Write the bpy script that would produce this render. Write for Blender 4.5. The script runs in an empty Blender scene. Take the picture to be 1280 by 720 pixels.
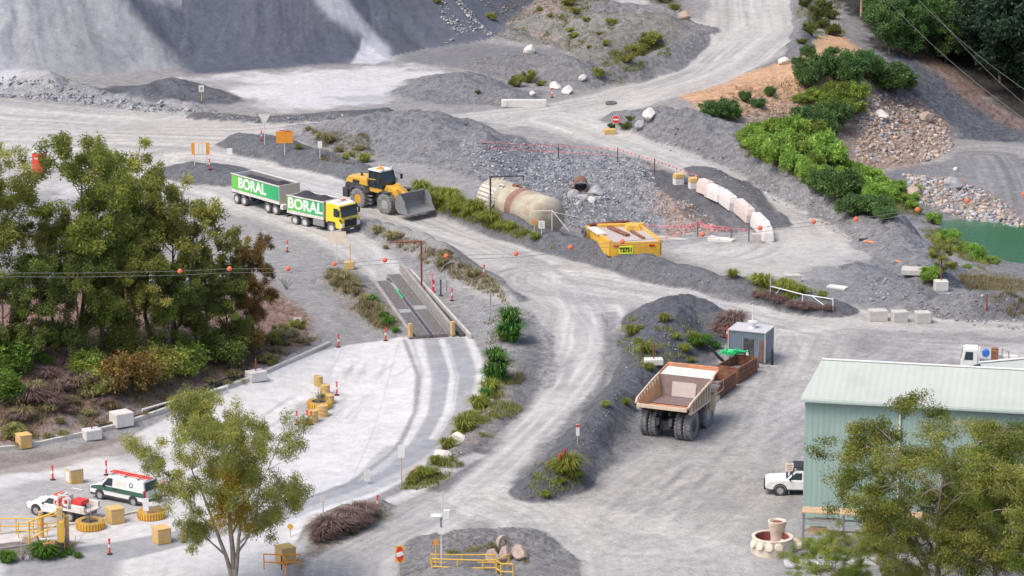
import bpy, bmesh, math, random
import numpy as np
from mathutils import Vector, Matrix, noise as mnoise
R = math.radians
random.seed(7); RNG = np.random.default_rng(7)
SC = bpy.context.scene
COL = SC.collection

# ---------------------------------------------------------------- camera
CAMH = 73.0; PITCH = R(14.0); F = 4200.0
cp, sp_ = math.cos(PITCH), math.sin(PITCH)
def ray(px, py):
    u = (np.asarray(px, float)-640)/F; v = (np.asarray(py, float)-360)/F
    return u, cp - v*sp_, -sp_ - v*cp
def Pz(px, py, z=0.0):
    u, dy, dz = ray(px, py)
    t = (z-CAMH)/dz
    return t*u, t*dy
def PY(px, py, Y):
    "point on the ray at world depth Y"
    u, dy, dz = ray(px, py); t = Y/dy
    return (float(t*u), float(Y), float(CAMH+t*dz))

# ---------------------------------------------------------------- noise
def _h(ix, iy, s):
    n = (ix.astype(np.int64)*374761393 + iy.astype(np.int64)*668265263 + s*1442695041) & 0x7fffffff
    n = ((n ^ (n >> 13))*1274126177) & 0x7fffffff
    return ((n ^ (n >> 16)) & 0xffff)/65535.0
def vn(x, y, s=0):
    x = np.asarray(x, float); y = np.asarray(y, float)
    ix = np.floor(x); iy = np.floor(y); fx = x-ix; fy = y-iy
    fx = fx*fx*(3-2*fx); fy = fy*fy*(3-2*fy)
    a = _h(ix, iy, s); b = _h(ix+1, iy, s); c = _h(ix, iy+1, s); d = _h(ix+1, iy+1, s)
    return (a*(1-fx)+b*fx)*(1-fy)+(c*(1-fx)+d*fx)*fy
def fbm(x, y, s=0, o=4):
    r = 0; a = .5; t = 0
    for k in range(o):
        r = r+a*vn(x*2**k+k*17.3, y*2**k-k*9.1, s+k); t += a; a *= .5
    return r/t
def sstep(a, b, x):
    t = np.clip((x-a)/(b-a), 0, 1); return t*t*(3-2*t)

# ---------------------------------------------------------------- terrain base
CTRL = [(0,760,0),(320,760,0),(640,760,0),(960,760,0),(1280,760,0),(-200,760,0),(1500,760,0),
 (0,600,0),(320,600,0),(640,600,0),(960,600,0),(1280,600,0),(1500,600,0),(-200,600,0),
 (420,430,0),(640,430,0),(860,430,0),(1280,440,0),(1100,430,0),(1500,430,0),
 (0,548,.1),(120,530,.1),(230,495,.1),(330,462,0),(0,500,2.2),(60,470,2.8),(150,450,2.6),(240,430,1.8),(310,420,1.0),
 (0,380,2),(150,380,1.6),(270,380,.8),(370,400,.1),(-150,420,3),(-100,330,1),(60,250,0),(200,260,0),
 (340,330,0),(500,330,0),(600,330,0),(700,330,-.1),(900,370,0),(1000,400,0),
 (0,160,0),(200,165,0),(400,165,0),(600,160,0),(760,150,0),(-150,160,0),
 (0,115,0),(250,100,0),(450,95,0),(560,95,0),(700,115,0),(600,80,0.2),
 (650,40,1),(650,0,3),(500,40,.6),(760,60,.4),(800,20,2.2),(860,95,.6),(900,75,1.2),(950,40,2.2),(950,0,3),
 (1000,75,2.6),(1040,58,4),(1065,75,3.5),(930,120,1.0),(880,140,.6),(980,150,-1.0),(1040,150,-2.2),(1100,130,-2.),
 (1120,200,-5),(1180,190,-5.2),(1180,160,-5),(1060,230,-4.2),(1250,190,-5),(1200,250,-5.6),(1150,250,-5.5),(1280,240,-5.2),
 (1230,300,-7.2),(1270,320,-7.4),(1180,280,-7),(1380,340,-7),(1170,330,-2.2),(1230,350,-2.),(1120,300,-2.6),(1290,370,-2),(1400,390,-2),
 (900,230,0),(980,270,0),(1040,320,0),(1100,340,0),(1180,380,0),(1280,405,0),(960,330,0),
 (860,265,-1.6),(820,285,-2),(760,280,-1.6),(700,270,-1.4),(780,320,-1.0),(860,320,-.8),(700,200,-.2),(620,180,0),(600,230,0),(650,290,-.6)]
CW = [(70,430,-1),(62,440,3),(50,450,5),(85,440,4),(70,500,22),(100,500,30),(40,500,12),(10,520,9),(-40,520,6),(-90,520,6),(130,560,40),(0,600,14),(-120,600,10),
      (-70,200,0),(0,200,0),(70,200,0),(110,330,0),(-110,330,1),(-110,260,2),(110,260,0),(-110,400,0),(120,400,3)]
_cx=[];_cy=[];_cz=[]
for a,b,c in CTRL:
    x,y = Pz(a,b,c); _cx.append(float(x)); _cy.append(float(y)); _cz.append(c)
for a,b,c in CW: _cx.append(a); _cy.append(b); _cz.append(c)
_cx=np.array(_cx)/50; _cy=np.array(_cy)/50; _cz=np.array(_cz,float)
def _U(r2): return np.where(r2>1e-12, .5*r2*np.log(r2+1e-12), 0)
_n=len(_cx); _K=_U((_cx[:,None]-_cx)**2+(_cy[:,None]-_cy)**2)+np.eye(_n)*.004
_A=np.zeros((_n+3,_n+3)); _A[:_n,:_n]=_K; _A[:_n,_n]=1;_A[:_n,_n+1]=_cx;_A[:_n,_n+2]=_cy
_A[_n,:_n]=1;_A[_n+1,:_n]=_cx;_A[_n+2,:_n]=_cy
_w=np.linalg.solve(_A,np.concatenate([_cz,[0,0,0]]))
def Hbase(x,y):
    x=np.asarray(x,float); y=np.asarray(y,float); sh=x.shape
    X=np.clip(x.ravel(),-130,130)/50; Y=np.clip(y.ravel(),190,600)/50
    out=np.empty(len(X))
    for i in range(0,len(X),60000):
        a=X[i:i+60000];b=Y[i:i+60000]
        out[i:i+60000]=_U((a[:,None]-_cx)**2+(b[:,None]-_cy)**2)@_w[:_n]+_w[_n]+_w[_n+1]*a+_w[_n+2]*b
    return np.clip(out,-8,45).reshape(sh)
def hit(px,py,H,it=24,damp=.5):
    px=np.asarray(px,float);py=np.asarray(py,float)
    z=np.zeros(px.shape)
    for k in range(it):
        x,y=Pz(px,py,z); z=z*(1-damp)+H(x,y)*damp
    x,y=Pz(px,py,z); return x,y
def poly_w(pts):
    a=np.array(pts,float); x,y=hit(a[:,0],a[:,1],Hbase); return np.stack([x,y],1)
# distance to polyline -> (d, s, interpolated third value(s))
def pdist(x,y,P,W=None):
    best=np.full(x.shape,1e9); S=np.zeros(x.shape); WW=np.zeros(x.shape); D=np.zeros(x.shape); s0=0
    for i in range(len(P)-1):
        ax,ay=P[i];bx,by=P[i+1];dx,dy=bx-ax,by-ay;L=math.hypot(dx,dy)+1e-9
        t=np.clip(((x-ax)*dx+(y-ay)*dy)/L**2,0,1)
        qx=x-ax-t*dx;qy=y-ay-t*dy;d=np.hypot(qx,qy);m=d<best
        best=np.where(m,d,best);S=np.where(m,s0+t*L,S)
        D=np.where(m,np.sign(dx*qy-dy*qx)*d,D)
        if W is not None: WW=np.where(m,W[i]*(1-t)+W[i+1]*t,WW)
        s0+=L
    return best,S,WW,D
def sdpoly(x,y,P):
    d,_,_,_=pdist(x,y,list(P)+[P[0]])
    ins=np.zeros(x.shape,bool);n=len(P)
    for i in range(n):
        ax,ay=P[i];bx,by=P[(i+1)%n]
        c=((ay>y)!=(by>y))&(x<(bx-ax)*(y-ay)/((by-ay) if by!=ay else 1e-9)+ax)
        ins^=c
    return np.where(ins,-d,d)

# ridge features: (pixels with half width m, height m), colour key
DK='dark'
BERMS=[([(300,180,3.4,1.3),(335,186,4.6,1.7),(380,200,3.6,1.4),(430,213,3.2,1.4),(470,226,2.6,1.4)],'dark'),
 ([(395,164,4,.5),(450,170,8,2.0),(520,176,11,2.6),(580,192,9,2.2),(615,222,3,.7)],'slate'),
 ([(510,245,2.2,.9),(560,262,2.8,1.4),(620,285,3,1.6),(700,312,3,1.7),(780,333,3.2,1.6),(860,352,3.2,1.5),(940,370,3,1.2),(1040,388,2.6,.9)],'dark'),
 ([(455,282,1.8,.9),(500,298,2.6,1.3),(545,318,2.4,1.1),(590,342,2,.6),(640,372,1.4,.3)],'slate'),
 ([(560,335,2.2,1.1),(590,345,2.2,.9)],'slate'),
 ([(618,410,2,.3),(640,460,2,.4),(625,510,1.8,.4),(570,575,1.8,.35),(530,598,1.2,.3)],'mid'),
 ([(900,408,2.4,.8),(868,396,3.6,1.5),(838,398,4.2,1.6),(832,425,3.8,1.5),(815,460,2.8,1.4),(782,495,2.4,1.2),(750,532,2.2,1.1),(722,578,2.6,1.4),(695,605,3.0,1.5),(672,618,2,.6)],'dark'),
 ([(885,426,2.2,.7),(860,436,2.4,.9),(835,448,2.2,.9)],'dark'),
 ([(770,150,2,1.0),(810,160,4,2.2),(870,175,5,2.6),(930,198,5.5,3.0),(985,232,6,3.4),(1035,262,6,3.2),(1090,288,6,3.0),(1140,325,5,2.0),(1165,352,4,1.2)],'slate'),
 ([(1165,385,2.5,.8),(1215,392,4,1.8),(1280,392,4,2.0),(1340,392,4,2.0)],'slate'),
 ([(1075,335,2,.5),(1110,352,3,.9),(1150,372,2.5,.8)],'slate'),
 ([(-60,108,5,1.6),(0,110,5,2.0),(60,116,5,2.2),(110,122,4,1.3),(170,130,4,1.5),(240,140,3,.9)],'rub'),
 ([(175,118,4,.8),(212,120,9,1.7),(260,124,4,.6)],'dark'),
 ([(245,147,1.4,.5),(340,152,1.6,.6),(430,148,2,.7),(480,140,1.5,.4)],'dark'),
 ([(515,114,3,.7),(570,113,9,1.9),(635,124,5,.9)],'slate'),
 ([(600,82,3,.8),(650,84,7,1.6),(710,95,6,2.0),(745,103,3,1.0)],'slate'),
 ([(728,108,2.5,1.0),(770,99,4,1.8),(820,84,4,1.8),(856,64,3,1.4),(868,48,2,.9)],'slate'),
 ([(750,75,3,.8),(770,50,9,2.4),(800,45,9,2.3),(690,30,5,1.5)],'mixed'),
 ([(750,8,2,.8),(820,15,2,1.0),(880,42,2,.8)],'slate'),
 ([(1003,-20,1.6,1.0),(1006,30,1.6,1.2),(998,68,1.6,.8)],'slate'),
 ([(540,712,3,.6),(590,690,4.5,1.2),(640,685,4,1.1),(670,705,3,.5)],'mid2'),
 ([(395,668,2.2,.7),(440,645,2.4,.9),(475,635,1.6,.5)],'mid'),
 ([(225,216,3.4,.7),(255,218,5,1.1),(288,224,3.4,.9)],'dark'),
 ([(380,352,1,.2),(430,350,2.6,.7),(470,385,2,.7),(500,415,1.6,.5)],'mid'),
 ([(815,215,1.6,-.3),(860,242,2.2,-1.2),(925,285,2.2,-1.2)],'dark'),
 ([(880,212,2.5,.2),(930,250,3,.5),(955,280,2.5,.4)],'dark'),
 ([(0,688,2,.15),(60,684,3,.35),(110,686,2,.2)],'soil'),
 ([(640,395,2.5,.25),(660,430,2.5,.2),(655,480,2.5,.2)],'mid'),
]
BW=[]
for pts,c in BERMS:
    P=poly_w([(p[0],p[1]) for p in pts]); BW.append((P,[p[2] for p in pts],[p[3] for p in pts],c))
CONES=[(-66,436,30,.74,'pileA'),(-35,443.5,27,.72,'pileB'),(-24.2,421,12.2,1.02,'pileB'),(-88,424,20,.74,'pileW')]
def berm_h(x,y,P,W,HT):
    bb=max(W)*1.7+2
    mx=(x>P[:,0].min()-bb)&(x<P[:,0].max()+bb)&(y>P[:,1].min()-bb)&(y<P[:,1].max()+bb)
    out=np.zeros(x.shape); cov=np.zeros(x.shape)
    if not mx.any(): return out,cov
    xx=x[mx];yy=y[mx]; wob=.68+.64*fbm(xx*.25,yy*.25,5,2); hob=.6+.8*fbm(xx*.35,yy*.35,9,3)
    sg=1 if max(HT)>0 and HT[0]+HT[-1]>=0 else -1
    o=np.zeros(xx.shape); cv=np.zeros(xx.shape)
    for i in range(len(P)-1):
        ax,ay=P[i];bx,by=P[i+1];dx,dy=bx-ax,by-ay;L=math.hypot(dx,dy)+1e-9
        t=np.clip(((xx-ax)*dx+(yy-ay)*dy)/L**2,0,1)
        d=np.hypot(xx-ax-t*dx,yy-ay-t*dy); w=(W[i]*(1-t)+W[i+1]*t)*wob; h=abs(HT[i]*(1-t)+HT[i+1]*t)
        q=np.clip(1-d/w,0,1); prof=1-(1-q)**1.35; prof=prof*prof*(2.6-1.6*prof)
        o=np.maximum(o,h*prof*hob); cv=np.maximum(cv,sstep(0,.14,q))
    out[mx]=o*sg; cov[mx]=cv
    return out,cov
def Hfeat(x,y,full=False):
    z=np.zeros(x.shape); covs=[]
    for (P,W,HT,c) in BW:
        h,cv=berm_h(x,y,P,W,HT)
        z=np.where(np.abs(h)>0, np.where(h<0,z+h,np.maximum(z,h)), z)
        if full: covs.append((c,cv,h))
    pz=np.zeros(x.shape); which=np.full(x.shape,-1)
    for k,(cx,cy,hh,sl,c) in enumerate(CONES):
        d=np.hypot(x-cx,y-cy)
        th=np.arctan2(x-cx,cy-y)
        warp=(fbm(th*6,d*.05,31+k,3)-.5)*2.6+(fbm(th*20+fbm(th*3,d*.2,8)*3,d*.12,61+k,3)-.5)*.7
        warp=warp*(.25 if k==2 else 1)
        h=hh-sl*d+warp*np.clip(d/12,0,1)
        h=np.where(h<1.2,np.maximum(0,(h+1.2))**2/4.8*(h>-1.2),h)
        m=h>pz; which=np.where(m&(h>.12),k,which); pz=np.maximum(pz,h)
    z=np.maximum(z,pz)
    return (z,covs,which) if full else z
def Hdet(x,y):
    far=((np.abs(x)<85)&(y>225)&(y<470))
    return ((fbm(x*.12,y*.12,2,3)-.5)*.5+(fbm(x*.7,y*.7,3,3)-.5)*.10)
def Hmask(x,y):
    "flat ground where things are paved"
    return 1-sstep(-2,2,-sdpoly(x,y,APRON_W))
APRON=[(-60,600),(60,575),(140,556),(230,512),(330,462),(420,432),(500,420),(590,418),(612,470),(605,505),(570,548),(520,592),(475,618),(400,648),(360,690),(340,780),(-60,780)]
APRON_W=poly_w(APRON)
def H(x,y):
    x=np.asarray(x,float);y=np.asarray(y,float);x,y=np.broadcast_arrays(x,y)
    return Hbase(x,y)+Hfeat(x,y)+Hdet(x,y)*Hmask(x,y)
def G(px,py):
    "first hit of the pixel's ray with the terrain"
    u,dy,dz=ray(px,py)
    t=np.arange(215,640,.8); x=t*u;y=t*dy;z=CAMH+t*dz
    h=H(x,y); k=np.argmax(z<h)
    if k==0: k=len(t)-1
    a,b=t[k-1],t[k]; fa=z[k-1]-h[k-1]; fb=z[k]-h[k]
    s=a+(b-a)*fa/(fa-fb+1e-9)
    X=float(s*u);Y=float(s*dy)
    return Vector((X,Y,float(H(np.array([X]),np.array([Y]))[0])))
def GH(x,y): return float(H(np.array([x]),np.array([y]))[0])

# ---------------------------------------------------------------- node materials
def new_mat(name):
    m=bpy.data.materials.new(name); m.use_nodes=True; nt=m.node_tree
    b=nt.nodes['Principled BSDF']; return m,nt,b
def mat(name,col,rough=.6,metal=0,var=.12,scale=3.0,dirt=None,dirtamt=.0,bump=0.0,bscale=20,spec=.4,trans=0):
    m,nt,b=new_mat(name); N=nt.nodes; L=nt.links
    tc=N.new('ShaderNodeTexCoord'); n=N.new('ShaderNodeTexNoise'); n.inputs['Scale'].default_value=scale; n.inputs['Detail'].default_value=6
    n.inputs['Roughness'].default_value=.65
    L.new(tc.outputs['Object'],n.inputs['Vector'])
    mr=N.new('ShaderNodeMapRange'); mr.inputs['From Min'].default_value=.3; mr.inputs['From Max'].default_value=.7
    mr.inputs['To Min'].default_value=1-var; mr.inputs['To Max'].default_value=1+var
    L.new(n.outputs['Fac'],mr.inputs['Value'])
    mx=N.new('ShaderNodeVectorMath'); mx.operation='SCALE'; mx.inputs[0].default_value=col[:3]; L.new(mr.outputs['Result'],mx.inputs['Scale'])
    out=mx.outputs[0]
    if dirtamt>0:
        n2=N.new('ShaderNodeTexNoise'); n2.inputs['Scale'].default_value=scale*.6; n2.inputs['Detail'].default_value=8; n2.inputs['Roughness'].default_value=.7
        ad=N.new('ShaderNodeVectorMath'); ad.operation='ADD'; ad.inputs[1].default_value=(7.1,3.3,1.9); L.new(tc.outputs['Object'],ad.inputs[0]); L.new(ad.outputs[0],n2.inputs['Vector'])
        r2=N.new('ShaderNodeMapRange'); r2.inputs['From Min'].default_value=.62-dirtamt*.35; r2.inputs['From Max'].default_value=.78-dirtamt*.3; r2.inputs['To Max'].default_value=min(1,.45+dirtamt*.5)
        L.new(n2.outputs['Fac'],r2.inputs['Value'])
        mm=N.new('ShaderNodeMix'); mm.data_type='RGBA'; L.new(r2.outputs['Result'],mm.inputs[0]); L.new(out,mm.inputs[6]); mm.inputs[7].default_value=(*(dirt or (.25,.22,.2)),1)
        out=mm.outputs[2]
    L.new(out,b.inputs['Base Color'])
    b.inputs['Roughness'].default_value=rough; b.inputs['Metallic'].default_value=metal
    b.inputs['Specular IOR Level'].default_value=spec
    if bump>0:
        n3=N.new('ShaderNodeTexNoise'); n3.inputs['Scale'].default_value=bscale; n3.inputs['Detail'].default_value=4; L.new(tc.outputs['Object'],n3.inputs['Vector'])
        bp=N.new('ShaderNodeBump'); bp.inputs['Strength'].default_value=bump; bp.inputs['Distance'].default_value=.05; L.new(n3.outputs['Fac'],bp.inputs['Height']); L.new(bp.outputs['Normal'],b.inputs['Normal'])
    return m
def leaf_mat(name,c1,c2,c3=None,tr=.25):
    "leaf colours differ leaf to leaf and clump to clump"
    m,nt,b=new_mat(name); N=nt.nodes; L=nt.links
    at=N.new('ShaderNodeAttribute'); at.attribute_name='tint'
    cr=N.new('ShaderNodeValToRGB'); e=cr.color_ramp.elements
    if name.startswith('leaf') and name not in('leaf_forest','leaf_bright','leaf_hill_bright'): c1,c2,c3=[(c[0]*1.42,c[1]*1.27,c[2]*.85) for c in (c1,c2,c3)]
    e[0].color=(*c1,1); e[0].position=.1; e[1].color=(*c2,1); e[1].position=.75
    if c3: k=cr.color_ramp.elements.new(.95); k.color=(*c3,1)
    L.new(at.outputs['Fac'],cr.inputs['Fac'])
    oi=N.new('ShaderNodeObjectInfo'); hs=N.new('ShaderNodeHueSaturation')
    mr=N.new('ShaderNodeMapRange'); mr.inputs['To Min'].default_value=.82; mr.inputs['To Max'].default_value=1.2; L.new(oi.outputs['Random'],mr.inputs['Value']); L.new(mr.outputs['Result'],hs.inputs['Value'])
    mr2=N.new('ShaderNodeMapRange'); mr2.inputs['To Min'].default_value=.488; mr2.inputs['To Max'].default_value=.51; L.new(oi.outputs['Random'],mr2.inputs['Value']); L.new(mr2.outputs['Result'],hs.inputs['Hue'])
    L.new(cr.outputs['Color'],hs.inputs['Color']); L.new(hs.outputs['Color'],b.inputs['Base Color'])
    b.inputs['Roughness'].default_value=.6; b.inputs['Specular IOR Level'].default_value=.25
    t=N.new('ShaderNodeBsdfTranslucent'); L.new(hs.outputs['Color'],t.inputs['Color'])
    ms=N.new('ShaderNodeMixShader'); ms.inputs[0].default_value=tr; L.new(b.outputs[0],ms.inputs[1]); L.new(t.outputs[0],ms.inputs[2])
    L.new(ms.outputs[0],N['Material Output'].inputs['Surface'])
    return m

def ground_mat(name):
    m,nt,b=new_mat(name); N=nt.nodes; L=nt.links
    ca=N.new('ShaderNodeAttribute'); ca.attribute_name='soil'
    ra=N.new('ShaderNodeAttribute'); ra.attribute_name='rocky'
    tc=N.new('ShaderNodeTexCoord')
    def nz(s,d=5,r=.6):
        n=N.new('ShaderNodeTexNoise'); n.inputs['Scale'].default_value=s; n.inputs['Detail'].default_value=d; n.inputs['Roughness'].default_value=r; L.new(tc.outputs['Object'],n.inputs['Vector']); return n
    a=nz(.9,7,.62); c=nz(5,4,.7); vo=N.new('ShaderNodeTexVoronoi'); vo.inputs['Scale'].default_value=2.1; vo.inputs['Randomness'].default_value=1; L.new(tc.outputs['Object'],vo.inputs['Vector'])
    mra=N.new('ShaderNodeMapRange'); mra.inputs['From Min'].default_value=.28; mra.inputs['From Max'].default_value=.72; mra.inputs['To Min'].default_value=.86; mra.inputs['To Max'].default_value=1.12; L.new(a.outputs['Fac'],mra.inputs['Value'])
    # pebble speckle, strong where rocky
    sub=N.new('ShaderNodeMath'); sub.operation='SUBTRACT'; L.new(c.outputs['Fac'],sub.inputs[0]); sub.inputs[1].default_value=.5
    mu=N.new('ShaderNodeMath'); mu.operation='MULTIPLY'; L.new(sub.outputs[0],mu.inputs[0])
    rk=N.new('ShaderNodeMapRange'); rk.inputs['To Min'].default_value=.35; rk.inputs['To Max'].default_value=2.6; L.new(ra.outputs['Fac'],rk.inputs['Value']); L.new(rk.outputs['Result'],mu.inputs[1])
    ad=N.new('ShaderNodeMath'); ad.operation='ADD'; L.new(mu.outputs[0],ad.inputs[0]); L.new(mra.outputs['Result'],ad.inputs[1])
    # voronoi cell tint
    vs=N.new('ShaderNodeSeparateColor'); L.new(vo.outputs['Color'],vs.inputs[0])
    v1=N.new('ShaderNodeMath'); v1.operation='SUBTRACT'; L.new(vs.outputs[0],v1.inputs[0]); v1.inputs[1].default_value=.5
    v2=N.new('ShaderNodeMath'); v2.operation='MULTIPLY'; L.new(v1.outputs[0],v2.inputs[0]); L.new(ra.outputs['Fac'],v2.inputs[1])
    v3=N.new('ShaderNodeMath'); v3.operation='MULTIPLY_ADD'; L.new(v2.outputs[0],v3.inputs[0]); v3.inputs[1].default_value=.55; L.new(ad.outputs[0],v3.inputs[2])
    sc=N.new('ShaderNodeVectorMath'); sc.operation='SCALE'; L.new(ca.outputs['Color'],sc.inputs[0]); L.new(v3.outputs[0],sc.inputs['Scale'])
    L.new(sc.outputs[0],b.inputs['Base Color']); b.inputs['Roughness'].default_value=.95; b.inputs['Specular IOR Level'].default_value=.15
    bp=N.new('ShaderNodeBump'); bp.inputs['Distance'].default_value=.25
    rs=N.new('ShaderNodeMapRange'); rs.inputs['To Min'].default_value=.12; rs.inputs['To Max'].default_value=1.0; L.new(ra.outputs['Fac'],rs.inputs['Value']); L.new(rs.outputs['Result'],bp.inputs['Strength'])
    hh=N.new('ShaderNodeMath'); hh.operation='ADD'; L.new(c.outputs['Fac'],hh.inputs[0]); L.new(a.outputs['Fac'],hh.inputs[1])
    L.new(hh.outputs[0],bp.inputs['Height']); L.new(bp.outputs['Normal'],b.inputs['Normal'])
    return m

# ---------------------------------------------------------------- mesh builder
class MB:
    def __init__(s): s.v=[]; s.f=[]; s.M=Matrix()
    def add(s,vs,fs):
        o=len(s.v); s.v+= [tuple(s.M@Vector(v)) for v in vs]; s.f+=[tuple(o+i for i in f) for f in fs]; return s
    def box(s,cx,cy,cz,sx,sy,sz,rz=0,ry=0,rx=0,top=1.0,topy=None):
        ty=top if topy is None else topy
        m=Matrix.Translation((cx,cy,cz))@Matrix.Rotation(rz,4,'Z')@Matrix.Rotation(ry,4,'Y')@Matrix.Rotation(rx,4,'X')
        vs=[]
        for k,(a,b,c) in enumerate([(-1,-1,-1),(1,-1,-1),(1,1,-1),(-1,1,-1),(-1,-1,1),(1,-1,1),(1,1,1),(-1,1,1)]):
            fx=top if c>0 else 1; fy=ty if c>0 else 1
            vs.append(m@Vector((a*sx/2*fx,b*sy/2*fy,c*sz/2)))
        return s.add(vs,[(0,3,2,1),(4,5,6,7),(0,1,5,4),(1,2,6,5),(2,3,7,6),(3,0,4,7)])
    def prism(s,prof,y0,y1,inset=0):
        "profile in x,z extruded along y"
        n=len(prof); vs=[(x,y0,z) for x,z in prof]+[(x,y1,z) for x,z in prof]
        return s.add(vs,[tuple(range(n)),tuple(reversed(range(n,2*n)))]+[(i,i+n,(i+1)%n+n,(i+1)%n) for i in range(n)])
    def prismz(s,prof,z0,z1):
        n=len(prof); vs=[(x,y,z0) for x,y in prof]+[(x,y,z1) for x,y in prof]
        return s.add(vs,[tuple(reversed(range(n))),tuple(range(n,2*n))]+[(i,(i+1)%n,(i+1)%n+n,i+n) for i in range(n)])
    def loft(s,rings,cap=True):
        n=len(rings[0]); vs=[p for r in rings for p in r]; fs=[]
        for k in range(len(rings)-1):
            for i in range(n): a=k*n+i;b=k*n+(i+1)%n; fs.append((a,b,b+n,a+n))
        if cap: fs.append(tuple(reversed(range(n)))); fs.append(tuple(range((len(rings)-1)*n,len(rings)*n)))
        return s.add(vs,fs)
    def cyl(s,p0,p1,r0,r1=None,n=12,cap=True):
        r1=r0 if r1 is None else r1; p0=Vector(p0);p1=Vector(p1); d=(p1-p0)
        if d.length<1e-6: return s
        q=d.to_track_quat('Z','Y'); rr=[]
        for p,r in ((p0,r0),(p1,r1)):
            rr.append([p+q@Vector((r*math.cos(2*math.pi*i/n),r*math.sin(2*math.pi*i/n),0)) for i in range(n)])
        return s.loft(rr,cap)
    def tube(s,pts,r,n=6,cap=True):
        pts=[Vector(p) for p in pts]; rs=r if isinstance(r,(list,tuple)) else [r]*len(pts); rings=[]
        for k,p in enumerate(pts):
            d=(pts[min(k+1,len(pts)-1)]-pts[max(k-1,0)])
            if d.length<1e-6: d=Vector((0,0,1))
            q=d.to_track_quat('Z','Y')
            rings.append([p+q@Vector((rs[k]*math.cos(2*math.pi*i/n),rs[k]*math.sin(2*math.pi*i/n),0)) for i in range(n)])
        return s.loft(rings,cap)
    def lathe(s,prof,c=(0,0,0),axis='Z',n=24,closed=False):
        "prof = (radius, height along axis)"
        rings=[]
        for r,h in prof:
            ring=[]
            for i in range(n):
                a=2*math.pi*i/n; x,y=r*math.cos(a),r*math.sin(a)
                p={'Z':(x,y,h),'Y':(x,h,-y),'X':(h,x,y)}[axis]
                ring.append((p[0]+c[0],p[1]+c[1],p[2]+c[2]))
            rings.append(ring)
        if closed: rings.append(rings[0]); return s.loft(rings,False)
        return s.loft(rings,True)
    def sheet(s,poly,t=(0,0,.03)):
        n=len(poly); t=Vector(t); vs=[Vector(p) for p in poly]+[Vector(p)+t for p in poly]
        return s.add(vs,[tuple(range(n)),tuple(reversed(range(n,2*n)))]+[(i,i+n,(i+1)%n+n,(i+1)%n) for i in range(n)])
    def build(s,name,m,parent=None,bevel=0,smooth=False,seg=2):
        me=bpy.data.meshes.new(name); me.from_pydata(s.v,[],s.f); me.update()
        bm=bmesh.new(); bm.from_mesh(me); bmesh.ops.recalc_face_normals(bm,faces=bm.faces); bm.to_mesh(me); bm.free()
        if smooth:
            me.polygons.foreach_set('use_smooth',[True]*len(me.polygons))
            try: me.set_sharp_from_angle(angle=R(38))
            except Exception: pass
        me.materials.append(m); o=bpy.data.objects.new(name,me); COL.objects.link(o)
        if parent is not None: o.parent=parent
        if bevel>0:
            b=o.modifiers.new('bevel','BEVEL'); b.width=bevel; b.segments=seg; b.limit_method='ANGLE'; b.angle_limit=R(40)
        return o
def npmesh(name,V,Fq,m,parent=None,tint=None,smooth=False):
    me=bpy.data.meshes.new(name); V=np.asarray(V,np.float32); Fq=np.asarray(Fq,np.int32); k=Fq.shape[1]
    me.vertices.add(len(V)); me.vertices.foreach_set('co',V.ravel())
    me.loops.add(Fq.size); me.loops.foreach_set('vertex_index',Fq.ravel())
    me.polygons.add(len(Fq)); me.polygons.foreach_set('loop_start',np.arange(0,Fq.size,k,dtype=np.int32)); me.polygons.foreach_set('loop_total',np.full(len(Fq),k,np.int32))
    if smooth: me.polygons.foreach_set('use_smooth',np.ones(len(Fq),bool))
    me.update(calc_edges=True)
    if tint is not None:
        a=me.attributes.new('tint','FLOAT','POINT'); a.data.foreach_set('value',np.asarray(tint,np.float32))
    if m: me.materials.append(m)
    o=bpy.data.objects.new(name,me); COL.objects.link(o)
    if parent is not None: o.parent=parent
    return o
def tag(o,label=None,cat=None,group=None,kind=None):
    if label: o['label']=label
    if cat: o['category']=cat
    if group: o['group']=group
    if kind: o['kind']=kind
    return o
def thing(name,label,cat,loc=(0,0,0),rz=0,group=None):
    o=bpy.data.objects.new(name,None); COL.objects.link(o); o.location=loc; o.rotation_euler=(0,0,rz); o.empty_display_size=.2
    return tag(o,label,cat,group)
def setmat(o,m):
    s_=o.material_slots[0]; s_.link='OBJECT'; s_.material=m
def dup(root,loc=None,rz=None,scale=None,label=None,group=None,mats=None):
    c=root.copy(); COL.objects.link(c)
    if loc is not None: c.location=loc
    if rz is not None: c.rotation_euler=(c.rotation_euler[0],c.rotation_euler[1],rz)
    if scale is not None: c.scale=(scale,scale,scale) if not isinstance(scale,(tuple,list)) else scale
    if label: c['label']=label
    if group: c['group']=group
    def fix(o):
        if mats and o.type=='MESH':
            if o.name.startswith(('crown','foliage')): setmat(o,list(mats.values())[0])
    fix(c)
    for ch in list(root.children):
        d=ch.copy(); COL.objects.link(d); d.parent=c; fix(d)
        for g in list(ch.children):
            e=g.copy(); COL.objects.link(e); e.parent=d; fix(e)
    return c
ORD=['leftmost','second','third','fourth','fifth','sixth','seventh','eighth','ninth','tenth','eleventh','twelfth','thirteenth','fourteenth','fifteenth','sixteenth','seventeenth','eighteenth','nineteenth','twentieth',
 'twenty-first','twenty-second','twenty-third','twenty-fourth','twenty-fifth','twenty-sixth','twenty-seventh','twenty-eighth','twenty-ninth','thirtieth','thirty-first','thirty-second','thirty-third','thirty-fourth','thirty-fifth','thirty-sixth']
_T={4:'fortieth',5:'fiftieth',6:'sixtieth'}
def ordw(i):
    if i<len(ORD): return ORD[i]
    n=i+1
    u=['','first','second','third','fourth','fifth','sixth','seventh','eighth','ninth'][n%10]; t=n//10
    return (_T[t] if not u else {3:'thirty',4:'forty',5:'fifty',6:'sixty'}[t]+'-'+u)
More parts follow.
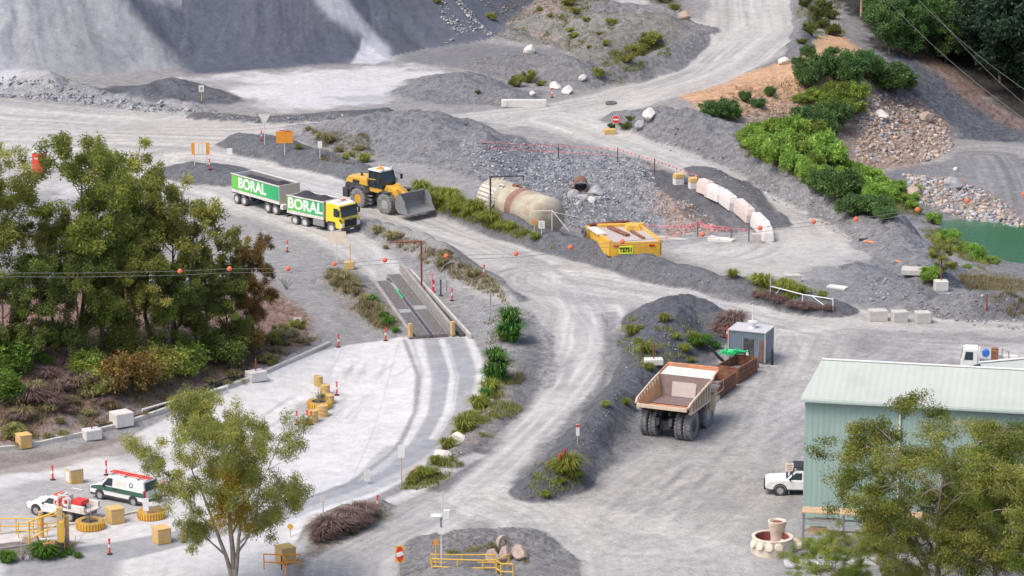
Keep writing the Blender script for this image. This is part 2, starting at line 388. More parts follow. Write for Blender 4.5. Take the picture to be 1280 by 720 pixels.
def ordlabel(objs,desc,where,group):
    objs=sorted(objs,key=lambda o:o.location.x/max(1,o.location.y))
    n=len(objs)
    for i,o in enumerate(objs):
        o['group']=group
        if n==1: o['label']=f"{desc} {where}"
        elif i==n-1: o['label']=f"rightmost {desc} {where}"
        elif i==0: o['label']=f"leftmost {desc} {where}"
        else: o['label']=f"{ordw(i)} {desc} from left {where}"
def text(name,s,size,m,parent,loc,rot,ext=.01,bold=.0,sx=1.0):
    cu=bpy.data.curves.new(name,'FONT'); cu.body=s; cu.size=size; cu.extrude=ext; cu.offset=bold; cu.align_x='CENTER'; cu.align_y='CENTER'
    t=bpy.data.objects.new(name,cu); COL.objects.link(t); bpy.context.view_layer.update()
    me=bpy.data.meshes.new_from_object(t.evaluated_get(bpy.context.evaluated_depsgraph_get())); bpy.data.objects.remove(t)
    me.materials.clear(); me.materials.append(m)
    o=bpy.data.objects.new(name,me); COL.objects.link(o); o.parent=parent; o.location=loc; o.rotation_euler=rot; o.scale=(sx,1,1)
    return o
def head(p,q): return math.atan2(q.y-p.y,q.x-p.x)
# ---------------------------------------------------------------- ground sheet
def axis_lin(a,b,st): return list(np.arange(a,b,st))
ys=axis_lin(-300,215,35)
y=216.0
while y<462: ys.append(y); y+= .27*(y/240)**1.6
while y<1500: ys.append(y); y+= 3+(y-460)*.12
us=[-3,-2,-1.2,-.8,-.5,-.35,-.27,-.22,-.19]+list(np.arange(-.172,.172,.00038))+[.19,.22,.27,.35,.5,.8,1.2,2,3]
ys=np.array(ys);us=np.array(us)
UX,YY=np.meshgrid(us,ys)
XX=UX*np.maximum(YY,216)
Hb=Hbase(XX,YY); Hf,covs,which=Hfeat(XX,YY,True)
MK=Hmask(XX,YY)
ZZ=Hb+Hf+Hdet(XX,YY)*MK
gx,gy=XX,YY
pal={'mid':(.265,.26,.26),'mid2':(.2,.2,.21),'pale':(.44,.43,.42),'road':(.39,.38,.366),'dark':(.10,.105,.12),'slate':(.185,.187,.2),'rub':(.27,.275,.29),'mixed':(.2,.2,.19),
 'conc':(.55,.54,.54),'asph':(.26,.27,.29),'white':(.56,.55,.56),'brown':(.25,.17,.14),'orange':(.50,.32,.20),'rubor':(.34,.26,.22),'soil':(.2,.17,.15),
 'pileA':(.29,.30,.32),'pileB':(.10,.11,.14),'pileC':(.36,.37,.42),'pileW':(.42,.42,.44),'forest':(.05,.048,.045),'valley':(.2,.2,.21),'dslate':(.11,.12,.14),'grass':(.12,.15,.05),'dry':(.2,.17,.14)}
C=np.empty(XX.shape+(3,)); C[:]=pal['mid']; RK=np.full(XX.shape,.45); Z=np.zeros(XX.shape,int)
nz1=fbm(gx*.18,gy*.18,11,4)-.5; nz2=fbm(gx*.9,gy*.9,12,3)-.5
def blend(w,col,rock=None,zone=None):
    c=np.array(pal[col] if isinstance(col,str) else col)
    C[:]=C*(1-w[...,None])+c*w[...,None]
    if rock is not None: RK[:]=RK*(1-w)+rock*w
    if zone is not None: Z[w>.5]=zone
def zpoly(pts,col,rock,zone=None,soft=1.2,rag=1.5,op=1.0):
    P=poly_w(pts)
    mx=(gx>P[:,0].min()-8)&(gx<P[:,0].max()+8)&(gy>P[:,1].min()-8)&(gy<P[:,1].max()+8)
    w=np.zeros(gx.shape); sd=sdpoly(gx[mx],gy[mx],P)+nz1[mx]*2*rag+nz2[mx]*rag*.8
    w[mx]=(1-sstep(-soft,soft*.4,sd))*op; blend(w,col,rock,zone)
def zline(pts,col,rock,zone=None,soft=.8,rag=.8,op=1.0,streak=0,tr=0):
    P=poly_w([(p[0],p[1]) for p in pts]); W=[p[2] for p in pts]
    bb=max(W)+6
    mx=(gx>P[:,0].min()-bb)&(gx<P[:,0].max()+bb)&(gy>P[:,1].min()-bb)&(gy<P[:,1].max()+bb)
    d,s,w_,D=pdist(gx[mx],gy[mx],P,W)
    sd=d-w_+(nz1[mx]*2+nz2[mx]*.6)*rag
    ww=(1-sstep(-soft,soft*.5,sd))*op; w=np.zeros(gx.shape); w[mx]=ww; blend(w,col,rock,zone)
    if streak:
        Dw=D+1.2*(fbm(s*.04,D*.1,79,2)-.5)*2; st=fbm(Dw*1.1+40,s*.03,77,4)-.5; st2=fbm(Dw*2.6+9,s*.045,78,2)-.5
        wear=np.exp(-((np.abs(D)-w_*.42)/(w_*.22))**2)
        k=1+ww*(streak*(st*2.0+st2*1.3)+tr*(wear-.4))
        C[mx]*=k[...,None]
# big soils
zpoly([(-80,125),(1010,118),(1100,300),(1300,420),(1300,760),(-80,760)],'mid',.4)
# valley & hill behind the berm
zpoly([(850,105),(1000,55),(1070,-40),(1500,-40),(1500,430),(1280,400),(1180,370),(1100,310),(1000,240),(900,185)],'valley',.6,6,rag=3)
zpoly([(1000,-60),(1060,30),(1110,70),(1180,90),(1230,120),(1290,150),(1600,150),(1600,-60)],'forest',.7,6,rag=3)
zpoly([(1100,60),(1150,75),(1200,110),(1260,140),(1290,150),(1290,175),(1190,190),(1190,160),(1140,120)],'dslate',.8,6)
zpoly([(1120,60),(1150,80),(1230,140),(1280,165),(1280,150),(1240,125),(1180,75),(1150,50)],'brown',.8,6,op=.6)
zline([(1300,190,5),(1240,185,6),(1190,192,3),(1120,205,1.5),(1080,215,1.5)],'mid',.35,1,streak=.25)
zline([(1300,300,5),(1260,260,6),(1240,220,5),(1230,195,4)],'mid2',.4,1,streak=.35)
zpoly([(1125,215),(1190,222),(1240,240),(1300,290),(1300,310),(1230,280),(1180,262),(1150,252)],'rubor',1,6,op=.75)
zpoly([(1110,270),(1160,280),(1200,315),(1240,345),(1290,350),(1300,400),(1180,372),(1130,320)],'rub',.5,6,op=.8)
zpoly([(1195,335),(1290,345),(1300,385),(1230,375)],'dry',.9,6,op=.7)
# orange cut and rubble face
zpoly([(835,118),(870,107),(930,90),(1000,68),(1020,48),(1048,42),(1075,60),(1085,92),(1050,108),(1000,128),(940,146),(880,148)],'orange',.5,6,rag=1.0)
zpoly([(860,130),(940,118),(1000,110),(1080,90),(1100,130),(1060,210),(1000,190),(930,160)],'rubor',.9,6,op=.85)
zpoly([(900,112),(960,98),(1010,88),(1040,100),(1060,130),(1000,150),(920,155),(870,140)],'orange',.8,6,op=.6,rag=3)
zpoly([(1035,50),(1070,60),(1120,95),(1090,110),(1060,90)],'orange',.6,6,op=.6,rag=2)
zpoly([(1050,210),(1070,150),(1090,115),(1140,120),(1185,155),(1195,190),(1150,206),(1090,214)],'rubor',1,6,rag=1.5)
# top centre slope
zpoly([(480,-60),(500,0),(540,30),(600,50),(700,60),(740,90),(800,85),(870,50),(850,-20),(860,-60)],'mixed',.9,6,rag=2)
zpoly([(430,-60),(440,0),(490,60),(500,76),(600,92),(720,98),(740,88),(700,60),(600,52),(545,35),(500,10),(490,-60)],'slate',.3,0,rag=1)
zpoly([(480,-60),(505,0),(530,22),(570,42),(615,48),(622,40),(590,22),(560,0),(560,-60)],'rub',1,6,rag=1.5)
zpoly([(640,-30),(700,-10),(735,20),(725,50),(680,55),(650,30)],'rubor',.9,6,op=.5)
# flats
zline([(760,-20,2.2),(800,8,2.2),(850,28,2.2),(905,45,3)],'road',.3,1,streak=.2)
zpoly([(-60,78),(60,100),(220,80),(480,78),(520,90),(600,100),(560,125),(480,145),(-60,135)],'mid',.3,0,op=.9)
zpoly([(215,97),(300,92),(400,84),(470,85),(560,84),(592,98),(560,108),(510,120),(480,128),(400,139),(345,139),(300,124),(262,120),(270,108)],'white',.12,0,soft=3,rag=4,op=.85)
zpoly([(225,100),(290,96),(330,101),(395,108),(320,108),(260,107)],'mid',.2,0,soft=1.5,rag=2,op=.7)
zpoly([(400,122),(470,118),(520,118),(480,126),(430,128)],'mid',.2,0,soft=1.5,rag=2,op=.5)
# rubble pit
zpoly([(560,172),(700,180),(808,198),(835,240),(832,292),(760,290),(700,285),(640,262),(600,230)],'rub',1.0,0,rag=1)
zpoly([(700,230),(790,255),(800,280),(720,275)],'mid2',1.0,0,op=.5)
zpoly([(815,205),(850,240),(900,270),(925,292),(830,295),(822,260)],'rubor',1.0,0,op=.8)
zpoly([(812,200),(875,215),(950,285),(935,292),(850,232)],'dark',.7,0)
zline([(808,203,.7),(850,232,.9),(910,270,.9),(945,290,.7)],'brown',1,0)
zpoly([(835,212),(880,228),(960,262),(955,292),(905,275),(850,240)],'slate',.7,0,op=.85)
# haul roads
zpoly([(-80,122),(60,130),(180,140),(300,152),(330,170),(290,186),(250,205),(330,232),(360,262),(200,262),(60,240),(-80,240)],'road',.22,1,op=.8)
zpoly([(60,205),(160,200),(240,205),(330,240),(430,262),(430,290),(300,262),(200,258),(60,250)],'pale',.2,1,soft=3,rag=3,op=.8)
zpoly([(-80,150),(0,160),(130,180),(220,210),(200,225),(60,205),(-80,200)],'pale',.2,1,soft=3,rag=3,op=.7)
zpoly([(200,240),(310,265),(430,300),(480,350),(530,420),(420,430),(380,400),(330,330),(240,290)],'mid',.4,0,op=.9,rag=2)
zline([(930,-60,7),(948,0,6.8),(945,40,6.5),(905,78,7),(850,102,6.5),(790,120,6),(700,141,6),(600,152,5.5),(450,157,5.5),(300,168,9),(150,166,13),(0,158,14),(-80,150,14)],'road',.2,1,streak=.3,tr=.05)
zline([(950,30,3.5),(890,90,3),(800,125,3),(720,146,3)],'pale',.15,1,op=.4,streak=.3)
zline([(685,150,4.5),(740,166,4),(840,196,4),(920,226,4.2),(975,255,4.6),(1015,285,5),(1035,312,5)],'road',.22,1,streak=.25,tr=.1)
zpoly([(828,302),(940,300),(985,290),(1060,300),(1075,330),(1060,352),(1000,352),(940,345),(880,338),(830,325)],'road',.25,1,soft=2,rag=2.2,op=.9)
zpoly([(835,312),(930,306),(1010,316),(960,328),(870,322)],'pale',.2,1,soft=2,rag=2,op=.6)
zpoly([(1000,330),(1090,335),(1150,372),(1100,388),(1010,372)],'slate',.5,0,op=.7,rag=2)
zline([(240,200,7),(340,214,4.5),(430,232,4.6),(520,266,5.2),(600,298,5.4),(680,332,6),(740,366,7)],'road',.25,1,streak=.3,tr=.12)
zline([(200,216,5),(290,240,5),(360,268,4.6),(430,296,3.8),(480,335,2.4),(492,360,2)],'road',.25,1,streak=.25,tr=.15)
zline([(700,350,7),(745,385,6),(750,430,5.4),(722,490,5.2),(670,550,4.9),(600,612,4.9),(510,672,5),(420,722,5.4),(340,770,6)],'road',.22,1,streak=.38,tr=.16)
zline([(730,385,1.6),(748,430,1.5),(722,490,1.6),(660,560,1.4),(590,620,1.4),(500,680,1.5),(400,735,2)],'pale',.12,1,op=.75,streak=.3,soft=.9)
zline([(712,400,.6),(706,440,.6),(680,500,.6),(625,562,.6),(560,618,.6),(480,668,.6)],'pale',.12,1,op=.6,streak=.3)
zline([(720,350,7),(820,362,6.5),(930,388,7),(1040,414,8),(1160,428,9),(1320,436,10)],'road',.25,1,streak=.3,tr=.08)
zpoly([(905,440),(985,415),(1100,410),(1330,425),(1330,520),(1015,480),(1007,650),(980,770),(640,770),(620,720),(680,660),(720,628),(770,596),(820,560),(895,545),(905,510),(960,470)],'mid',.3,1,rag=1.5)
zpoly([(880,560),(960,540),(1010,545),(1010,640),(960,640),(890,620)],'mid2',.3,1,soft=2,rag=2.5,op=.35)
zpoly([(660,640),(760,625),(880,640),(970,700),(980,770),(740,770),(700,700)],'pale',.25,1,soft=3,rag=3,op=.55)
zline([(620,640,2.4),(720,640,2.2),(800,655,1.8),(870,680,1.6)],'pale',.2,1,op=.55,streak=.4)
zline([(640,660,1),(700,690,1),(730,740,1)],'pale',.2,1,op=.6,streak=.4)
zline([(600,625,4),(660,645,4),(700,690,5),(720,770,6)],'road',.25,1,op=.6,streak=.35)
zline([(985,415,1.2),(1000,440,1.2),(990,470,1)],'pale',.2,1,op=.7,streak=.5)
zline([(1000,420,5),(985,480,5),(960,540,6),(880,600,7),(800,660,7)],'road',.25,1,op=.5,streak=.35)
zpoly([(1180,430),(1300,432),(1300,456),(1180,452)],'white',.12,1,soft=2,rag=2,op=.6)
# berms take their material's colour; each pile gets a set tone, pileB darkest
for c,cv,h in covs: blend(cv*.92,c,.75 if c!='dark' else .6, 3)
w=np.clip(1-np.abs(which)*0,0,1)
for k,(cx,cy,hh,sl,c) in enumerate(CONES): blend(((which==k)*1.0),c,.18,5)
th=np.arctan2(gx+66,436-gy); strk=fbm(th*9+nz1*2,np.hypot(gx+66,gy-436)*.08,91,4)-.5
m=which==0; C[m]*=(1+strk[m]*.55)[:,None]
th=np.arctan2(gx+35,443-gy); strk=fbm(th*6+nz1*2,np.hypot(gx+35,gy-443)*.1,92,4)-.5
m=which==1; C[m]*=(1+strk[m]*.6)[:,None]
def zfull(pts,col,rock,zone,soft=.8,rag=.8,op=1):
    P=np.array([[G(*p).x,G(*p).y] for p in pts])
    mx=(gx>P[:,0].min()-8)&(gx<P[:,0].max()+8)&(gy>P[:,1].min()-8)&(gy<P[:,1].max()+8)
    w=np.zeros(gx.shape); sd=sdpoly(gx[mx],gy[mx],P)+nz1[mx]*2*rag+nz2[mx]*rag*.8
    w[mx]=(1-sstep(-soft,soft*.4,sd))*op; blend(w,col,rock,zone)
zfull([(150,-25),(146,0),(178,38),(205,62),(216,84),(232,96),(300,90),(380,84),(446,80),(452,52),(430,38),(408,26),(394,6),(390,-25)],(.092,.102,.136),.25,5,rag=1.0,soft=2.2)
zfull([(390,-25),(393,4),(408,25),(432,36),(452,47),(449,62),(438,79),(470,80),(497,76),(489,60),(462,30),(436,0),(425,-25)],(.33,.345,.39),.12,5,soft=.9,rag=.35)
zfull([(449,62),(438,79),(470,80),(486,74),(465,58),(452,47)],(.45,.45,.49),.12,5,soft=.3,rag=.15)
zfull([(-60,52),(0,62),(38,84),(74,104),(30,112),(-60,112)],'pileW',.2,5,rag=1.2,soft=2.5,op=.8)
zfull([(160,25),(205,62),(214,82),(160,90),(150,60)],(.30,.31,.33),.2,5,rag=1.2,soft=1.5,op=.6)
# dark bank with the parked dump truck
zpoly([(780,386),(830,378),(905,404),(905,450),(880,470),(830,480),(810,520),(800,560),(745,600),(700,630),(655,625),(640,612),(700,560),(750,505),(782,455),(775,410)],'dark',.7,3,rag=.8,op=.9)
zpoly([(800,520),(880,520),(895,555),(800,560),(770,590),(740,590)],'mid2',.4,0,op=.6)
zline([(760,392,1.2),(772,430,1.1),(755,478,1.1),(700,545,1.1),(650,605,1.1)],'dark',.6,3,op=.75)
# weighbridge verge, island, brown bank
zpoly([(470,290),(540,305),(600,345),(640,380),(660,430),(655,480),(640,440),(590,420),(560,420),(500,335)],'mid',.5,0,op=.9)
zpoly([(520,340),(620,350),(650,385),(600,375),(560,365)],'road',.2,0,op=.6)
zpoly([(575,375),(640,385),(640,470),(612,470),(600,425)],'rub',.5,0,op=.8)
zpoly([(612,440),(660,470),(650,520),(600,570),(540,610),(500,612),(560,560),(600,515)],'soil',.6,0,op=.55)
zline([(655,400,.7),(668,450,.9),(655,500,.9),(610,560,.9),(550,608,.9)],'dark',.5,3,op=.7)
zpoly([(400,352),(450,330),(500,415),(480,420),(430,390)],'dry',.6,0,op=.6)
zpoly([(-80,370),(100,360),(330,350),(390,398),(405,425),(330,458),(230,503),(140,536),(60,552),(-80,575)],'brown',.9,6,rag=.8)
zpoly([(-20,530),(0,490),(50,465),(110,470),(100,500),(60,520),(20,545)],(.13,.08,.07),1,6,rag=2.5,soft=.8,op=.7)
zpoly([(30,425),(100,430),(110,455),(50,460)],(.3,.19,.16),.7,6,rag=2,op=.7)
zpoly([(40,530),(150,500),(240,490),(150,528),(60,548),(0,556)],'mid2',.4,6,op=.7)
zpoly([(390,660),(440,630),(485,628),(500,645),(430,680),(390,700)],'dry',.7,0,op=.8)
zpoly([(-60,684),(60,676),(118,680),(60,692),(-60,706)],'soil',.7,0,rag=.3,soft=.5)
# paved apron: hard edges
def hard(pts,col,rock,zone,op=1,soft=.35,rag=.15): zpoly(pts,col,rock,zone,soft,rag,op)
hard(APRON,'conc',.06,2)
zpoly([(-60,570),(60,562),(140,545),(180,545),(170,566),(120,575),(60,590),(-60,600)],'soil',.3,2,soft=.8,rag=1.2,op=.65)
zpoly([(150,562),(190,560),(220,575),(170,582),(130,576)],'mid',.2,2,soft=1,rag=1.5,op=.6)
zpoly([(-60,620),(60,600),(140,600),(230,590),(260,610),(170,650),(60,660),(-60,670)],'mid',.15,2,soft=2.5,rag=2.5,op=.62)
zpoly([(360,505),(400,495),(425,500),(422,520),(390,540),(350,536)],'mid',.1,2,soft=1.5,rag=1.2,op=.6)
hard([(-60,712),(80,690),(170,672),(270,655),(400,618),(470,592),(508,556),(522,510),(524,470),(512,425),(535,421),(585,421),(600,462),(596,500),(570,540),(520,580),(470,604),(400,630),(300,665),(160,700),(-60,730)],'asph',.08,2,op=.85)
zline([(505,424,.25),(523,470,.3),(520,515,.3),(495,562,.3),(440,603,.3),(330,645,.3)],'mid2',.3,2,soft=.25,rag=.1,op=.8)
hard([(515,424),(530,422),(541,470),(536,515),(512,556),(480,590),(466,590),(505,552),(522,510),(527,470)],'conc',.06,2,op=.9)
zline([(552,424,.30),(566,470,.30),(560,512,.30),(540,548,.25)],'conc',.06,2,soft=.2,rag=.1,op=.9)
zline([(560,430,.12),(573,472,.12),(566,514,.12),(545,550,.12)],'conc',.06,2,soft=.12,rag=.1,op=.5)
hard([(580,421),(590,421),(608,470),(603,500),(575,545),(565,548),(588,505),(594,465)],'conc',.06,2,op=.9)
hard([(480,557),(600,552),(566,560),(520,590),(470,615),(330,662),(300,660),(420,620)],'asph',.1,2,op=.55)
zline([(600,570,.5),(545,598,.6),(480,628,.5),(400,668,.5),(330,710,.5)],'conc',.1,2,soft=.4,rag=.3,op=.7)
# concrete joints
for a,b in (((330,480),(560,500)),((300,520),(520,560)),((430,432),(330,600)),((500,424),(440,600)),((230,600),(520,500)),((80,610),(300,560))):
    zline([(a[0],a[1],.07),(b[0],b[1],.07)],'mid',.1,2,soft=.1,rag=0,op=.35)
trk=random.Random(11)
def track(pts,w,col,op,gap=1.7):
    P=poly_w(pts); 
    for sd in (-1,1):
        d=np.gradient(P,axis=0); n=np.stack([-d[:,1],d[:,0]],1); n/=np.linalg.norm(n,axis=1,keepdims=True)+1e-9; Q_=P+n*sd*gap/2
        mx=(gx>Q_[:,0].min()-2)&(gx<Q_[:,0].max()+2)&(gy>Q_[:,1].min()-2)&(gy<Q_[:,1].max()+2)
        dd,_,_,_=pdist(gx[mx],gy[mx],Q_); ww=np.zeros(gx.shape); ww[mx]=(1-sstep(w*.5,w*1.3,dd+nz2[mx]*.15))*op*np.clip(.5+nz1[mx]*3,0,1); blend(ww,col)
def arc3(a,b,c,n=14): return [((1-t)**2*a[0]+2*t*(1-t)*b[0]+t*t*c[0],(1-t)**2*a[1]+2*t*(1-t)*b[1]+t*t*c[1]) for t in [i/(n-1) for i in range(n)]]
for k in range(16):
    a=(trk.uniform(760,960),trk.uniform(600,719)); c=(trk.uniform(930,1200),trk.uniform(415,460)); track(arc3(a,(trk.uniform(900,1000),trk.uniform(480,600)),c),.28,'pale' if k%2 else 'mid2',.35,2.0)
for k in range(9):
    a=(trk.uniform(-20,200),trk.uniform(600,700)); c=(trk.uniform(400,520),trk.uniform(430,470)); track(arc3(a,(trk.uniform(300,460),trk.uniform(540,640)),c),.2,'mid',.28,1.6)
for k in range(7):
    o_=trk.uniform(-14,14); track([(300+o_,760),(420+o_,700),(520+o_,650),(600+o_,592),(680+o_,520),(738+o_*.8,450),(748+o_*.8,405),(720+o_*.5,360),(640,318+o_*.3),(540,276+o_*.3),(430,230+o_*.3)],.3,'pale' if k%2 else 'mid',.4,2.1)
for k in range(5):
    o_=trk.uniform(-5,5); track([(0,150+o_),(150,164+o_),(300,166+o_),(450,156+o_),(600,151+o_),(700,140+o_),(790,119+o_),(880,88+o_),(940,45+o_*2),(945,-10)],.35,'mid' if k%2 else 'pale',.4,2.2)
for k in range(6):
    o_=trk.uniform(-5,8); track([(720,352+o_),(820,364+o_),(930,388+o_),(1040,412+o_),(1160,428+o_),(1320,436+o_)],.3,'pale' if k%2 else 'mid',.4,2.1)
for k in range(5): 
    a=(trk.uniform(830,900),trk.uniform(308,330)); track(arc3(a,(trk.uniform(950,1040),trk.uniform(300,330)),(trk.uniform(880,960),trk.uniform(225,260))),.28,'mid',.35,2.0)
for q in ([(690,440),(720,455),(700,500),(680,490)],[(560,640),(620,650),(600,680),(550,670)],[(900,470),(930,480),(915,520),(885,500)],[(1040,420),(1120,425),(1090,440),(1030,435)],[(640,310),(690,325),(670,335),(620,320)],[(860,600),(930,590),(920,640),(850,650)]):
    zpoly(q,'mid2',.2,None,soft=1.5,rag=2.5,op=.38)
zpoly([(-60,684),(60,677),(118,681),(60,692),(-60,706)],'soil',.7,0,rag=.3,soft=.4)
zpoly([(390,662),(440,632),(485,630),(500,645),(430,680),(390,702)],'dry',.7,0,op=.8)
# broad tone variation everywhere
br=1+(fbm(gx*.045,gy*.045,51,4)-.5)*.28+(fbm(gx*.35,gy*.35,52,4)-.5)*.16+(fbm(gx*2.2,gy*2.2,57,3)-.5)*.16
C*=br[...,None]
tn=(fbm(gx*.06,gy*.06,53,3)-.5)*.07
C[...,0]*=1+tn; C[...,2]*=1-tn
C=np.clip(C,.01,.85)
# displacement by rockiness (real relief)
inview=(np.abs(UX)<.172)&(YY>216)&(YY<462)
rel=(fbm(gx*1.3+nz1*2,gy*1.3+nz2,71,3)-.5)*.7+(fbm(gx*3.1,gy*3.1,73,2)-.5)*.35+np.maximum(0,fbm(gx*2.3,gy*2.3,75,2)-.62)*1.2
ZZ+=np.where(inview,rel*np.clip(RK-.35,0,1)*(which<0)*MK,0)
# wheel ruts on the haul roads
# outside of the modelled frame keep it plain
ny,nx=XX.shape
V=np.stack([XX,YY,ZZ],-1).reshape(-1,3)
i=np.arange(ny*nx).reshape(ny,nx)
Q=np.stack([i[:-1,:-1],i[:-1,1:],i[1:,1:],i[1:,:-1]],-1).reshape(-1,4)
# shared vertex normals so the sheets join without a seam
P=V.reshape(ny,nx,3); du=np.gradient(P,axis=1); dv=np.gradient(P,axis=0); NN=np.cross(du,dv); NN/=np.linalg.norm(NN,axis=-1,keepdims=True)+1e-12
NN=NN.reshape(-1,3)
zone=Z.reshape(-1)[Q].max(1)
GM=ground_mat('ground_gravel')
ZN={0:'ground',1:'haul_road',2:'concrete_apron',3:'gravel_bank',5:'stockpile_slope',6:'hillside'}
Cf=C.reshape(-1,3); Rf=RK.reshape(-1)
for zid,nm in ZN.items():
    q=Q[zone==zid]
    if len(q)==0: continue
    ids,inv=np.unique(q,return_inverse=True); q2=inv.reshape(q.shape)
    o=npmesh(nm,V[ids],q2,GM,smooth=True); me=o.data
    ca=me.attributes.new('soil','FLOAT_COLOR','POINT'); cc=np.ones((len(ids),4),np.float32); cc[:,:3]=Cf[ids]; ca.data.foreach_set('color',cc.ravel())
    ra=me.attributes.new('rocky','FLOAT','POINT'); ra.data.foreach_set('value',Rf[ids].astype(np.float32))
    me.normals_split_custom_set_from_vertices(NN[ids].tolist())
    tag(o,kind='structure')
# exact height of the finished sheet for placing things
def Hfin(x,y):
    return H(x,y)
# pond
PW=poly_w([(1165,268),(1195,270),(1240,285),(1300,305),(1400,320),(1400,400),(1290,345),(1250,335),(1210,318),(1170,290)])
pm,pnt,pb=new_mat('pond_water'); pb.inputs['Base Color'].default_value=(.04,.13,.055,1); pb.inputs['Roughness'].default_value=.18
n_=pnt.nodes.new('ShaderNodeTexNoise'); n_.inputs['Scale'].default_value=3.0; bb_=pnt.nodes.new('ShaderNodeBump'); bb_.inputs['Strength'].default_value=.5; bb_.inputs['Distance'].default_value=.05
tc_=pnt.nodes.new('ShaderNodeTexCoord'); pnt.links.new(tc_.outputs['Object'],n_.inputs['Vector']); pnt.links.new(n_.outputs['Fac'],bb_.inputs['Height']); pnt.links.new(bb_.outputs['Normal'],pb.inputs['Normal'])
wx,wy=Pz(1240,305,-6.4)
mb=MB(); mb.add([(40,325,-6.75),(110,325,-6.75),(110,392,-6.75),(40,392,-6.75)],[(0,1,2,3)])
tag(mb.build('pond_water',pm),kind='structure')

# ---------------------------------------------------------------- rubble (uncountable)
def ico():
    bm=bmesh.new(); bmesh.ops.create_icosphere(bm,subdivisions=1,radius=1); v=np.array([x.co[:] for x in bm.verts]); f=np.array([[a.index for a in q.verts] for q in bm.faces]); bm.free(); return v,f
IV,IF=ico()
def inpoly_px(pts,n,rng):
    a=np.array(pts,float); out=np.empty((0,2))
    while len(out)<n:
        c=rng.uniform(a.min(0),a.max(0),(n*3,2)); ins=np.zeros(len(c),bool)
        for i_ in range(len(a)):
            ax,ay=a[i_];bx,by=a[(i_+1)%len(a)]
            ins^=((ay>c[:,1])!=(by>c[:,1]))&(c[:,0]<(bx-ax)*(c[:,1]-ay)/((by-ay) or 1e-9)+ax)
        out=np.vstack([out,c[ins]])
    return out[:n]
def vcol_mat(name,rough=.9):
    m,nt,b=new_mat(name); at=nt.nodes.new('ShaderNodeAttribute'); at.attribute_name='soil'
    tc=nt.nodes.new('ShaderNodeTexCoord'); n=nt.nodes.new('ShaderNodeTexNoise'); n.inputs['Scale'].default_value=6; nt.links.new(tc.outputs['Object'],n.inputs['Vector'])
    mr=nt.nodes.new('ShaderNodeMapRange'); mr.inputs['To Min'].default_value=.75; mr.inputs['To Max'].default_value=1.25; nt.links.new(n.outputs['Fac'],mr.inputs['Value'])
    sc=nt.nodes.new('ShaderNodeVectorMath'); sc.operation='SCALE'; nt.links.new(at.outputs['Color'],sc.inputs[0]); nt.links.new(mr.outputs['Result'],sc.inputs['Scale'])
    nt.links.new(sc.outputs[0],b.inputs['Base Color']); b.inputs['Roughness'].default_value=rough; b.inputs['Specular IOR Level'].default_value=.2
    return m
RM=vcol_mat('loose_stone')
def rubble(name,specs,label):
    VV=[];FF=[];CC=[];o=0; rng=np.random.default_rng(hash(name)%1000 if False else len(name)*7+3)
    for pts,n,s0,s1,cols in specs:
        p=inpoly_px(pts,n,rng); x,y=hit(p[:,0],p[:,1],H,30,.5); z=H(x,y)
        for k in range(n):
            s=(s0+(s1-s0)*rng.random()**6)*.72; r=IV*(1+rng.uniform(-.42,.3,(12,1)))*s*rng.uniform(.6,1.15,(1,3)); r[:,2]*=.75
            a=rng.uniform(0,6.28); ca,sa=math.cos(a),math.sin(a); r=np.stack([r[:,0]*ca-r[:,1]*sa,r[:,0]*sa+r[:,1]*ca,r[:,2]],1)
            VV.append(r+[x[k],y[k],z[k]+s*.22]); FF.append(IF+o); o+=12
            c=np.array(cols[rng.integers(len(cols))])*rng.uniform(.7,1.3); CC.append(np.tile(np.append(c,1),(12,1)))
    ob=npmesh(name,np.vstack(VV),np.vstack(FF),RM)
    a=ob.data.attributes.new('soil','FLOAT_COLOR','POINT'); a.data.foreach_set('color',np.vstack(CC).astype(np.float32).ravel())
    return tag(ob,label,'rubble',kind='stuff')
g1=(.36,.37,.4); g2=(.26,.27,.3); g3=(.17,.18,.2); o1=(.42,.33,.27); o2=(.3,.22,.18); o3=(.45,.4,.36)
rubble('loose_rubble',[([(570,175),(700,182),(806,200),(830,250),(828,290),(720,286),(640,262),(600,225)],9000,.08,.30,[g1,g2,g1,g3]),
   ([(505,2),(560,2),(620,45),(560,40)],1500,.1,.4,[g1,o3,g2]),
   ([(830,250),(860,250),(905,290),(832,294)],900,.1,.35,[o1,o2,g2,o2])],'grey broken rock covering the pit floor behind the long tank')
rubble('orange_rubble',[([(1068,205),(1075,150),(1095,118),(1140,122),(1185,158),(1192,188),(1150,204)],4200,.12,.6,[o1,o2,o3,g2,o2]),
   ([(870,135),(1000,110),(1080,95),(1100,130),(1060,150),(930,150)],1100,.1,.4,[o1,o2,o3]),
   ([(600,0),(720,0),(735,40),(640,45)],500,.1,.35,[o1,o2,g2])],'pinkish brown broken rock on the hillside face right of the bushes')
rubble('pond_rubble',[([(1128,218),(1195,225),(1250,250),(1280,280),(1280,305),(1230,285),(1180,265),(1150,255)],2600,.12,.6,[g1,o3,g2,o1])],'pale broken rock along the far edge of the green pond')
